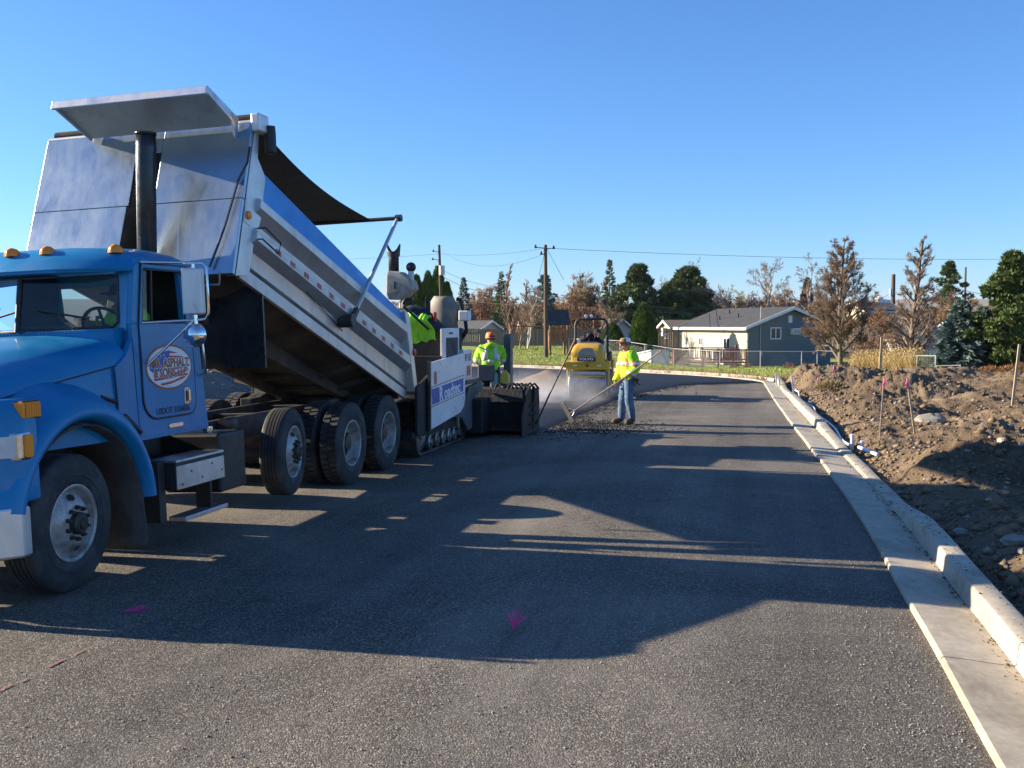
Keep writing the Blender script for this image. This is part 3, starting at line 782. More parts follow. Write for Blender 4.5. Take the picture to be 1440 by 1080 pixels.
def make_wheel(name, xo, y, z, R, w, s, kind, parent, twist=0.0, lug=False):
    """xo: world x of the outer face, s: outward sign"""
    wh = bpy.data.objects.new(name, None); COL.objects.link(wh); attach(wh, parent)
    wh.location = (xo, y, z); wh.rotation_euler = (0, 0, twist); wh.empty_display_size = 0.1
    t = MB(); rr = 0.292
    prof = [(rr, -0.035), (rr + 0.02, -0.012), (R * 0.70, -0.002), (R * 0.80, 0.0), (R * 0.90, -0.010), (R * 0.955, -0.022), (R * 0.985, -0.034)]
    if lug: prof += [(R - 0.016, -0.05), (R - 0.016, -w + 0.05)]
    else:
        prof += [(R, -0.046)]
        k = 5; span = w - 0.10
        for g in range(1, k):
            h = -0.05 - span * g / k
            prof += [(R, h + 0.006), (R - 0.013, h + 0.005), (R - 0.013, h - 0.005), (R, h - 0.006)]
        prof += [(R, -w + 0.046)]
    prof += [(R * 0.985, -w + 0.034), (R * 0.955, -w + 0.022), (R * 0.90, -w + 0.010), (R * 0.80, -w), (rr + 0.02, -w + 0.012), (rr, -w + 0.035)]
    t.lathe(prof, (0, 0, 0), 'x', 56, s, closed=True)
    if lug:
        for q in range(44):
            a = 2 * pi * q / 44
            for h0, h1, off in ((-0.035, -w * 0.47, 0.0), (-w * 0.53, -w + 0.035, 0.5)):
                b = a + off * 2 * pi / 44
                rot = Matrix.Rotation(b, 3, 'X')
                t.box(rot @ Vector((s * (h0 + h1) / 2, 0, R - 0.010)), (abs(h1 - h0), 0.045, 0.022), rot @ Matrix.Rotation(0.18 * s, 3, 'Z'))
    # raised ring of lettering on the sidewall
    t.lathe([(R * 0.68, -0.002), (R * 0.69, 0.003), (R * 0.72, 0.003), (R * 0.73, -0.001)], (0, 0, 0), 'x', 56, s)
    t.build('tyre', M['rubber'], wh, smooth=35)
    r = MB()
    if kind == 'steer':
        prof = [(rr, -0.05), (rr + 0.008, -0.012), (rr - 0.004, -0.008), (0.272, -0.02), (0.262, -0.06), (0.252, -0.085), (0.238, -0.075), (0.205, -0.03), (0.165, -0.004), (0.150, 0.002), (0.085, 0.002), (0.085, -0.02)]
        rn, hn, hh = 0.122, 0.002, 0.04
    else:
        prof = [(rr, -0.05), (rr + 0.008, -0.012), (rr - 0.004, -0.008), (0.274, -0.02), (0.266, -0.07), (0.256, -0.13), (0.24, -0.155), (0.20, -0.165), (0.150, -0.168), (0.095, -0.168), (0.095, -0.19)]
        rn, hn, hh = 0.135, -0.168, 0.04
    r.lathe(prof, (0, 0, 0), 'x', 48, s)
    r.build('rim', M['rimwhite'], wh, smooth=35)
    hb = MB()
    if kind == 'steer':
        hb.lathe([(0.088, 0.0), (0.085, 0.045), (0.07, 0.06), (0.045, 0.062), (0.04, 0.075), (0.0001, 0.075)], (0, 0, 0), 'x', 24, s)
    else:
        hb.lathe([(0.095, -0.17), (0.092, -0.09), (0.10, -0.088), (0.10, -0.07), (0.05, -0.06), (0.0001, -0.06)], (0, 0, 0), 'x', 24, s)
    for q in range(10):
        a = 2 * pi * (q + 0.5) / 10
        c = (s * hn, rn * cos(a), rn * sin(a))
        hb.lathe([(0.019, -0.002), (0.018, 0.022), (0.012, 0.024), (0.011, hh), (0.0001, hh)], c, 'x', 6, s)
    hb.build('hub', M['nut'], wh, smooth=40)
    for q in range(2 if kind == 'steer' else 5):
        a = pi / 2 + 2 * pi * q / (2 if kind == 'steer' else 5) + 0.15
        rad = 0.205; hx = -0.024 if kind == 'steer' else -0.160
        rot = Matrix.Rotation(a, 3, 'X') @ Matrix.Rotation((-0.85 if kind == 'steer' else -0.1) * s * -1, 3, 'Z') if False else Matrix.Rotation(a, 3, 'X')
        hh_ = MB(); P = []
        for k in range(14):
            w_ = 2 * pi * k / 14
            dr = 0.024 * cos(w_)
            sl = (-0.030 - 0.004) / (0.205 - 0.165) if kind == 'steer' else -0.04
            P.append(rot @ Vector((s * (hx - 0.9 * dr * (1.0 if kind == 'steer' else 0.1) + 0.007), rad + dr, 0.036 * sin(w_))))
        hh_.add(P, [tuple(range(14))])
        hh_.build('hand_hole', M['dark'], wh, fixn=False)
    return wh
make_wheel('front_wheel', SX(1, 1.17), 6.76, 0.53, 0.53, 0.30, 1, 'steer', truck, 0.05)
make_wheel('front_wheel', SX(-1, 1.17), 6.76, 0.53, 0.53, 0.30, -1, 'steer', truck, 0.05)
make_wheel('tag_wheel', SX(1, 1.13), 10.70, 0.60, 0.50, 0.28, 1, 'steer', truck, radians(8))
make_wheel('tag_wheel', SX(-1, 1.13), 10.70, 0.60, 0.50, 0.28, -1, 'steer', truck, radians(8))
for yy in (12.22, 13.56):
    for s in (1, -1):
        make_wheel('drive_wheel', SX(s, 1.22), yy, 0.53, 0.53, 0.27, s, 'drive', truck, 0, True)
        make_wheel('inner_drive_wheel', SX(s, 0.90), yy, 0.53, 0.53, 0.27, s, 'drive', truck, 0, True)

# ---- chassis
mb = MB()
for s in (1, -1):
    mb.bb(SX(s, 0.40), SX(s, 0.47), 6.0, 14.35, 0.78, 1.04)
for y in (6.4, 8.9, 9.9, 11.5, 12.9, 14.2): mb.bb(XC - 0.4, XC + 0.4, y - 0.05, y + 0.05, 0.82, 1.0)
mb.build('frame_rails', M['frame'], truck, bevel=0.008)
mb = MB()
for yy, zz in ((6.76, 0.50), (10.70, 0.55)): mb.tube([(XC - 1.0, yy, zz), (XC + 1.0, yy, zz)], 0.06, 10)
for yy in (12.22, 13.56):
    mb.tube([(XC - 0.9, yy, 0.53), (XC - 0.3, yy, 0.53), (XC - 0.2, yy, 0.55), (XC + 0.2, yy, 0.55), (XC + 0.3, yy, 0.53), (XC + 0.9, yy, 0.53)], [0.08, 0.08, 0.2, 0.2, 0.08, 0.08], 12)
mb.tube([(XC, 7.5, 0.75), (XC, 12.0, 0.6)], 0.06, 8)
mb.build('axles', M['frame'], truck, smooth=40)
for s in (1, -1):
    mb = MB()
    mb.hexa([(SX(s, 0.55), 12.2, 0.75), (SX(s, 0.66), 12.2, 0.75), (SX(s, 0.66), 13.6, 0.75), (SX(s, 0.55), 13.6, 0.75), (SX(s, 0.55), 12.7, 0.92), (SX(s, 0.66), 12.7, 0.92), (SX(s, 0.66), 13.1, 0.92), (SX(s, 0.55), 13.1, 0.92)])
    mb.box((SX(s, 0.58), 12.9, 0.97), (0.16, 0.3, 0.14))
    mb.build('suspension', M['frame'], truck, bevel=0.01)
mb = MB()                                       # air tanks and valves beside the frame
mb.tube([(SX(1, 0.64), 9.55, 0.76), (SX(1, 0.64), 10.05, 0.76)], [0.13, 0.13], 16)
mb.tube([(SX(1, 0.58), 9.95, 1.0), (SX(1, 0.58), 10.15, 1.0)], 0.07, 12); mb.tube([(SX(1, 0.58), 9.98, 0.9), (SX(1, 0.58), 10.12, 0.9)], 0.05, 12)
mb.build('air_tank', M['frame'], truck, smooth=40)
mb = MB()                                       # engine mass under the hood
mb.bb(XC - 0.45, XC + 0.45, 6.1, 7.6, 0.6, 1.35); mb.build('engine_block', M['frame'], truck, bevel=0.05)

# ---- dump bed, tipped up
TH = radians(18.0); BC, BS = cos(TH), sin(TH); BO = (14.42, 1.08)
def B(u, v, o=0.0, s=1): return (SX(s, 1.22 + o), BO[0] - u * BC + v * BS, BO[1] + u * BS + v * BC)
def urear(v): return 0.03 + 0.62 * max(v, -0.1)
PROF = [(-0.10, -0.03), (-0.09, 0.0), (-0.075, 0.02), (-0.07, 0.20), (-0.065, 0.215), (0.03, 0.30), (0.04, 0.315), (0.04, 0.425), (0.03, 0.44), (-0.06, 0.465), (-0.07, 0.48), (-0.07, 0.585), (-0.06, 0.60), (0.035, 0.715), (0.045, 0.73), (0.045, 0.83), (0.035, 0.845), (-0.02, 0.865), (-0.16, 0.865), (-0.17, 0.20), (-0.22, -0.03)]
bed = MB()
def vt(u, v): return v * (1 - 0.15 * u / 5.15) if v > 0.1 else v      # the ribs run down a little towards the front
bed.loft([[B(u, vt(u, v), o) for o, v in PROF] for u in (5.148, 3.4, 1.7)] + [[B(urear(v), v, o) for o, v in PROF]])
bed = bed.build('dump_bed', M['alu2'], truck, smooth=25)
mb = MB(); mb.loft([[B(5.15, vt(5.15, v), o, -1) for o, v in PROF], [B(urear(v), v, o, -1) for o, v in PROF]])
mb.build('far_side', M['alu2'], bed, smooth=25)
for s in (1, -1):
    mb = MB(); q = [(5.06, 0.70), (5.04, 1.055), (0.62, 0.985), (0.55, 0.84)]
    V = [B(u, v, -0.05, s) for u, v in q] + [B(u, v, -0.012, s) for u, v in q]
    mb.add(V, [(3, 2, 1, 0), (4, 5, 6, 7)] + [(i, (i + 1) % 4, 4 + (i + 1) % 4, 4 + i) for i in range(4)])
    mb.build('side_board', M['boardblue'], bed)
    mb = MB()                                   # front corner panel with its curved top
    q = [(5.40, -0.22), (5.385, 0.1), (5.345, 1.46), (5.26, 1.46), (5.22, 1.15), (5.06, 1.05), (5.02, 1.0), (5.02, 0.55), (5.12, 0.2), (5.14, -0.12)]
    mb.prism(q, 'x', 0, 1)
    for i in range(len(mb.v)):
        t, u, v = mb.v[i]; mb.v[i] = B(u, v, -0.10 + 0.095 * t, s)
    mb.build('corner_panel', M['alu2'], bed)
    mb = MB()                                   # rear post
    q = [(0.70, 1.02), (0.50, 1.02), (-0.12, -0.05), (0.06, -0.05)]
    V = [B(u, v, -0.16, s) for u, v in q] + [B(u, v, 0.05, s) for u, v in q]
    mb.add(V, [(3, 2, 1, 0), (4, 5, 6, 7)] + [(i, (i + 1) % 4, 4 + (i + 1) % 4, 4 + i) for i in range(4)])
    mb.build('rear_post', M['alu2'], bed, bevel=0.012)
    mb = MB()
    for (u, v) in ((0.215, 0.52),):
        c = Vector(B(u, v, 0.05, s)); mb.lathe([(0.055, 0.0), (0.05, 0.02), (0.03, 0.03), (0.0001, 0.03)], c, 'x', 18, s)
    mb.build('tail_lamp', M['redlens'], bed, smooth=40)
# front wall of four plates round the slot for the stack
def fw(u0): return lambda v: u0 - 0.035 * v
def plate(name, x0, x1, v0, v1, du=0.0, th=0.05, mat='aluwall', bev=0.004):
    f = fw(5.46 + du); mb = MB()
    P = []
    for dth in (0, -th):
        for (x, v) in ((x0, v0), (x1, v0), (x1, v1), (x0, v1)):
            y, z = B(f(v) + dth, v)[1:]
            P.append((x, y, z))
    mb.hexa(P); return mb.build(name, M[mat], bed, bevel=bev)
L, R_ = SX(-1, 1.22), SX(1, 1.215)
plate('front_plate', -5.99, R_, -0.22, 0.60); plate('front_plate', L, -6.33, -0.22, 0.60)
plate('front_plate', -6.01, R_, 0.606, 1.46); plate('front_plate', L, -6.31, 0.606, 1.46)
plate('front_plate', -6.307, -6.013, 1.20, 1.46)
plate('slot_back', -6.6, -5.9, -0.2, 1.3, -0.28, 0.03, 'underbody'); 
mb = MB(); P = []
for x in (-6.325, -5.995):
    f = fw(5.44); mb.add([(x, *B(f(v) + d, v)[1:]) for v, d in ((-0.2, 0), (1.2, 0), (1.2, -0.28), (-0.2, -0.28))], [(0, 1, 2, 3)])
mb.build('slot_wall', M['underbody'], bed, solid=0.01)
mb = MB()                                       # top rail of the front wall
f = fw(5.43)
mb.tube([(L, *B(f(1.47), 1.475)[1:]), (R_, *B(f(1.47), 1.475)[1:])], 0.03, 8); mb.build('front_rail', M['alu2'], bed, smooth=50)
# shield that reaches over the cab
sh = MB(); x0, x1 = -6.89, -5.15
def S_(u, v, x): y, z = B(u, v)[1:]; return (x, y, z)
a0, a1 = (5.44, 1.44), (6.06, 1.50)
def slab(P, Q, x0, x1, t):   # between two (u,v) with thickness t downwards
    return [S_(P[0], P[1] - t, x0), S_(Q[0], Q[1] - t, x0), S_(Q[0], Q[1] - t, x1), S_(P[0], P[1] - t, x1), S_(P[0], P[1], x0), S_(Q[0], Q[1], x0), S_(Q[0], Q[1], x1), S_(P[0], P[1], x1)]
sh.hexa(slab(a0, a1, x0, x1, 0.02))
sh.hexa(slab((6.05, 1.503), (6.08, 1.503), x0, x1, 0.085))
for x in (x0, x1 - 0.025):
    sh.hexa([S_(5.43, 1.40, x), S_(6.06, 1.44, x), S_(6.06, 1.44, x + 0.025), S_(5.43, 1.40, x + 0.025), S_(5.43, 1.51, x), S_(6.06, 1.515, x), S_(6.06, 1.515, x + 0.025), S_(5.43, 1.51, x + 0.025)])
sh.hexa([S_(5.40, 1.28, x1 - 0.02), S_(5.46, 1.28, x1 - 0.02), S_(5.46, 1.28, x1), S_(5.40, 1.28, x1), S_(5.44, 1.50, x1 - 0.02), S_(5.62, 1.50, x1 - 0.02), S_(5.62, 1.50, x1), S_(5.44, 1.50, x1)])
sh.build('cab_shield', M['alu'], bed, bevel=0.006)
# underside
ub = MB()
TUB = [(1.14, -0.02), (1.0, -0.05), (0.78, -0.14), (0.52, -0.20), (-0.52, -0.20), (-0.78, -0.14), (-1.0, -0.05), (-1.14, -0.02), (-1.14, 0.03), (1.14, 0.03)]
ub.loft([[(XC + o, *B(u, v)[1:]) for o, v in TUB] for u in (5.38, 0.05)])
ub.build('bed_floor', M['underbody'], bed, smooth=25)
for s in (1, -1):
    mb = MB()
    V = [(SX(s, o), *B(u, v)[1:]) for u in (5.0, 0.1) for o, v in ((0.40, -0.19), (0.50, -0.19), (0.50, -0.46), (0.40, -0.46))]
    V[6] = (V[6][0], *B(0.1, -0.30)[1:]); V[7] = (V[7][0], *B(0.1, -0.30)[1:])
    mb.add(V, [(0, 1, 2, 3), (7, 6, 5, 4), (0, 4, 5, 1), (1, 5, 6, 2), (2, 6, 7, 3), (3, 7, 4, 0)])
    mb.build('bed_sill', M['underbody'], bed, bevel=0.008)
    mb = MB()                                   # lower lip of the side seen from below
    V = [(SX(s, o), *B(u, v)[1:]) for u in (5.2, 0.1) for o, v in ((1.10, -0.03), (1.145, -0.03), (1.145, -0.16), (1.10, -0.16))]
    mb.add(V, [(0, 1, 2, 3), (7, 6, 5, 4), (0, 4, 5, 1), (1, 5, 6, 2), (2, 6, 7, 3), (3, 7, 4, 0)])
    if s == 1: mb.build('floor_lip', M['alu2'], bed)
mb = MB()
for k in range(3):
    u = 0.5 + k * 0.62
    V = [(XC + o, *B(u + d, v)[1:]) for d in (-0.03, 0.03) for o, v in ((-1.10, -0.05), (-0.5, -0.21), (0.5, -0.21), (1.10, -0.05), (1.10, -0.12), (0.52, -0.27), (-0.52, -0.27), (-1.10, -0.12))]
    mb.add(V, [tuple(range(8)), tuple(range(15, 7, -1))] + [(i, (i + 1) % 8, 8 + (i + 1) % 8, 8 + i) for i in range(8)])
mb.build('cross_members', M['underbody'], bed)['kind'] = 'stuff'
for s in (1,):                                  # stone guard hanging below the front of the bed
    mb = MB(); yb = B(4.72, -0.06)[1]; zb = B(4.72, -0.06)[2]
    mb.bb(SX(s, 0.22), SX(s, 1.14), yb - 0.01, yb + 0.02, zb - 0.88, zb)
    mb.build('stone_guard', M['blackgloss'], bed)
mb = MB(); p0 = Vector((XC, 9.35, 0.95)); p1 = Vector((XC, *B(5.15, -0.2)[1:]))
for k, r in enumerate((0.13, 0.11, 0.09, 0.07)):
    a = p0.lerp(p1, k * 0.25); b = p0.lerp(p1, k * 0.25 + 0.26); mb.tube([a, b], r, 16)
mb.build('hoist_cylinder', M['steel'], truck, smooth=40)
mb = MB(); mb.tube([(XC - 1.0, 14.35, 1.0), (XC + 1.0, 14.35, 1.0)], 0.045, 10); mb.bb(XC - 0.6, XC + 0.6, 14.2, 14.32, 0.75, 0.98)
mb.build('hinge', M['frame'], truck)
mb = MB()                                       # tailgate swung open, hanging from its top pins
yt, zt = B(0.62, 0.98)[1:]
mb.bb(XC - 1.05, XC + 1.05, yt + 0.26, yt + 0.32, zt - 1.0, zt); mb.build('tailgate', M['alu2'], bed, bevel=0.01)
# ribs fittings: marker, grab loop, step loop, cables
mb = MB(); p = B(5.30, 0.46, -0.005); mb.box(p, (0.012, 0.13, 0.16), Matrix.Rotation(-TH, 3, 'X')); mb.build('marker_plate', M['alu2'], bed)
mb = MB(); mb.lathe([(0.046, 0), (0.043, 0.02), (0.02, 0.03), (0.0001, 0.03)], Vector(B(5.30, 0.47, 0.002)), 'x', 18, 1); mb.build('marker_lamp', M['amberlens'], bed, smooth=40)
mb = MB(); mb.tube([B(5.12, 0.28, 0.02), B(5.12, 0.28, 0.09), B(4.74, 0.27, 0.09), B(4.72, 0.40, 0.09), B(5.08, 0.42, 0.09), B(5.08, 0.42, 0.0)], 0.009, 6); mb.build('grab_loop', M['black'], bed, smooth=50)
mb = MB(); y0, z0 = B(5.5, -0.24)[1:]
mb.tube([(-5.12, y0, z0 + 0.03), (-5.12, y0 - 0.02, z0 - 0.10), (-5.45, y0 - 0.02, z0 - 0.10), (-5.45, y0, z0 + 0.03)], 0.012, 6); mb.build('step_loop', M['steel'], bed, smooth=50)
mb = MB()
pts = [at_d(x, y, 10.28) for x, y in ((391, 205), (386, 213), (370, 217), (352, 228), (338, 254), (330, 282), (318, 318), (306, 348), (295, 372))]
pp = []
for x, y in ((391, 205), (384, 214), (368, 217), (352, 228), (339, 254), (330, 282), (318, 318), (306, 348), (295, 374)):
    d = ray(x, y)                               # where this sight line meets the front wall of the bed
    best = None
    for k in range(400):
        t = 8.5 + k * 0.006; P = np.array([0, 0, CAM_H]) + d * t
        u = -(P[1] - BO[0]) * BC + (P[2] - BO[1]) * BS; v = (P[1] - BO[0]) * BS + (P[2] - BO[1]) * BC
        if u < 5.50 - 0.035 * v: best = P; break
    if best is None or best[0] > -4.99: best = np.array([-4.975, *(best[1:] if best is not None else B(5.4, 1.2)[1:])])
    pp.append(best)
mb.tube(pp, 0.013, 6); mb.build('power_cable', M['black'], bed, smooth=60)
mb = MB(); mb.tube([B(2.6, 0.10, -0.06), B(3.2, 0.16, -0.05), B(3.9, 0.23, -0.04)], 0.006, 5); mb.build('stay_wire', M['black'], bed)
# red and white tape pieces along the lower rib
tr, tw = MB(), MB()
for k in range(24):
    u = 4.72 - k * 0.178
    if 2.55 < u < 2.85: continue
    m = MB(); m.add([B(u, vt(u, 0.335), 0.0425), B(u - 0.13, vt(u - 0.13, 0.335), 0.0425), B(u - 0.13, vt(u - 0.13, 0.40), 0.0425), B(u, vt(u, 0.40), 0.0425)], [(0, 1, 2, 3)])
    m.build('tape_piece', M['redtape'] if k % 2 == 0 else M['whitetape'], bed, fixn=False)
# tarp, its motor, bow and arms
rr_ = MB(); rr_.tube([(SX(-1, 1.2), *B(5.30, 1.56)[1:]), (SX(1, 1.22), *B(5.30, 1.56)[1:])], 0.055, 12); rr_.build('tarp_roller', M['tarp'], bed, smooth=50)
mb = MB(); mb.bb(SX(1, 1.20), SX(1, 1.30), B(5.3, 1.5)[1] - 0.13, B(5.3, 1.5)[1] + 0.10, B(5.3, 1.5)[2] - 0.10, B(5.3, 1.5)[2] + 0.09); mb.build('motor_bracket', M['alu2'], bed, bevel=0.02)
mb = MB(); c = B(5.18, 1.45); mb.tube([(SX(1, 1.30), c[1], c[2] + 0.07), (SX(1, 1.30), c[1], c[2] - 0.02), (SX(1, 1.30), c[1], c[2] - 0.2), (SX(1, 1.30), c[1], c[2] - 0.22)], [0.06, 0.065, 0.06, 0.04], 14); mb.build('tarp_motor', M['black'], bed, smooth=40)
ARM_B = Vector(B(2.69, 0.20, 0.09)); ARM_T = Vector((SX(1, 1.29), 13.86, 3.57))
bow0 = Vector((SX(-1, 1.29), ARM_T.y, ARM_T.z))
g = []; nU, nV = 18, 10
st = Vector(B(5.30, 1.60)); en = ARM_T
for i in range(nU + 1):
    t = i / nU; row = []
    for j in range(nV + 1):
        x = SX(-1, 1.12) + (2.24 - 0.24 * t) * j / nV
        y = st.y + (en.y - st.y) * t; z = st.z + (en.z - st.z) * t
        z -= 0.16 * sin(pi * t) * (0.6 + 0.4 * sin(pi * j / nV)) + 0.05 * sin(9 * t + 3.0 * j / nV) * sin(pi * j / nV) * 0.5
        x += -0.06 * sin(pi * t) * (1 if j > nV / 2 else -1) * abs(2 * j / nV - 1)
        row.append((x, y, z))
    g.append(row)
mb = MB(); mb.loft(g, closed=False, caps=False); mb.build('tarp', M['tarp'], bed, smooth=60, solid=0.006)
mb = MB(); mb.tube([bow0, ARM_T + Vector((0.03, 0, 0))], 0.028, 10); mb.tube([ARM_T + Vector((-0.03, 0, 0)), ARM_T + Vector((0.06, 0, 0))], 0.05, 12); mb.build('tarp_bow', M['black'], bed, smooth=50)
for s in (1, -1):
    a = Vector((SX(s, ARM_B.x - XC), ARM_B.y, ARM_B.z)); b = Vector((SX(s, ARM_T.x - XC), ARM_T.y, ARM_T.z))
    mb = MB(); mb.tube([a, b], 0.026, 10); mb.build('tarp_arm', M['alu2'], bed, smooth=50)
    mb = MB(); d = (b - a).normalized(); mb.tube([a + Vector((-s * 0.16, 0, 0)), a + Vector((s * 0.03, 0, 0))], 0.085, 16); mb.bar(a - d * 0.05, a + d * 0.24, 0.06, 0.06); mb.build('arm_pivot', M['black'], bed, smooth=40)

# ---- cab
cab = MB(); HW = 1.04
def yr(z): return 8.86 - 0.115 * (z - 1.06)
for s in (1, -1):
    o0, o1 = SX(s, HW - 0.05), SX(s, HW)
    cab.prism([(7.74, 1.06), (yr(1.06), 1.06), (yr(2.07), 2.07), (7.70, 2.07)], 'x', o0, o1)
    cab.prism([(7.70, 2.07), (7.80, 2.07), (7.87, 2.55), (7.78, 2.62)], 'x', o0, o1)
    cab.prism([(8.52, 2.07), (yr(2.07), 2.07), (yr(2.62), 2.62), (8.47, 2.62)], 'x', o0, o1)
    cab.prism([(7.78, 2.62), (7.87, 2.55), (8.47, 2.55), (8.47, 2.62)], 'x', o0, o1)
    cab.hexa([(SX(s, 0.88), 7.735, 2.0), (SX(s, HW - 0.002), 7.705, 2.0), (SX(s, HW - 0.04), 7.83, 2.0), (SX(s, 0.9), 7.80, 2.0),
              (SX(s, 0.87), 7.80, 2.62), (SX(s, HW - 0.01), 7.785, 2.62), (SX(s, HW - 0.04), 7.9, 2.62), (SX(s, 0.88), 7.86, 2.62)])
    # cowl side in front of the door
    cab.prism([(7.46, 1.05), (7.74, 1.05), (7.70, 1.93), (7.60, 1.80), (7.44, 1.70)], 'x', SX(s, HW - 0.06), SX(s, HW - 0.006))
cab.hexa([(XC - 0.94, 7.66, 1.55), (XC + 0.94, 7.66, 1.55), (XC + 0.94, 7.74, 1.55), (XC - 0.94, 7.74, 1.55), (XC - 0.93, 7.58, 2.03), (XC + 0.93, 7.58, 2.03), (XC + 0.93, 7.76, 2.04), (XC - 0.93, 7.76, 2.04)])
cab.bb(XC - 0.99, XC + 0.99, 7.74, 7.82, 1.2, 2.03)
cab.bb(XC - 0.9, XC + 0.9, 7.70, 7.80, 2.50, 2.62)
WY = lambda z: yr(z) - 0.02
def backp(x0, x1, z0, z1):
    cab.hexa([(x0, WY(z0) - 0.03, z0), (x1, WY(z0) - 0.03, z0), (x1, WY(z0), z0), (x0, WY(z0), z0), (x0, WY(z1) - 0.03, z1), (x1, WY(z1) - 0.03, z1), (x1, WY(z1), z1), (x0, WY(z1), z1)])
backp(XC - 1.0, XC + 1.0, 1.06, 2.08); backp(XC - 1.0, XC - 0.37, 2.08, 2.46); backp(XC + 0.37, XC + 1.0, 2.08, 2.46); backp(XC - 1.0, XC + 1.0, 2.46, 2.64)
cab.bb(XC - 1.0, XC + 1.0, 7.75, 8.80, 1.06, 1.12)
cab = cab.build('cab', M['blue'], truck, bevel=0.012)
rf = MB(); OFF = [-1.055, -1.05, -1.02, -0.95, -0.8, -0.4, 0, 0.4, 0.8, 0.95, 1.02, 1.05, 1.055]
def roof_ring(y, ze, zt, sweep=0.0):
    P = []
    for o in OFF:
        k = (1 - min(1, abs(o) / 1.055) ** 4.5)
        P.append((XC + o * (1 - 0.0 * sweep), y + sweep * (abs(o) / 1.05) ** 3, ze + (zt - ze) * (k ** 0.7)))
    P += [(XC + o, y + sweep * (abs(o) / 1.05) ** 3, ze - 0.015) for o in (1.05, 0.5, 0, -0.5, -1.05)]
    return P
rf.loft([roof_ring(7.50, 2.535, 2.55, 0.24), roof_ring(7.56, 2.56, 2.625, 0.20), roof_ring(7.66, 2.595, 2.70, 0.14), roof_ring(7.82, 2.615, 2.755, 0.05), roof_ring(8.2, 2.615, 2.785), roof_ring(8.52, 2.615, 2.775), roof_ring(8.63, 2.61, 2.735), roof_ring(8.69, 2.60, 2.63)])
rf.build('cab_roof', M['blue'], truck, smooth=45)
for o, y in ((-0.86, 7.70), (-0.42, 7.62), (-0.08, 7.60), (0.26, 7.62), (0.86, 7.72)):
    mb = MB(); zb = 2.725 if abs(o) < 0.5 else 2.715
    rings = []
    for t, w, h in ((-0.05, 0.01, 0.01), (-0.035, 0.045, 0.03), (0.0, 0.058, 0.046), (0.05, 0.05, 0.04), (0.10, 0.03, 0.02), (0.12, 0.008, 0.005)):
        rings.append([(XC + o + w * cos(a), y + 0.06 + t, zb - 0.03 + (h + 0.03) * max(0, sin(a)) ** 0.8) for a in np.linspace(0, pi, 9)])
    mb.loft(rings, closed=True); mb.build('roof_marker', M['amberlens'], truck, smooth=50)
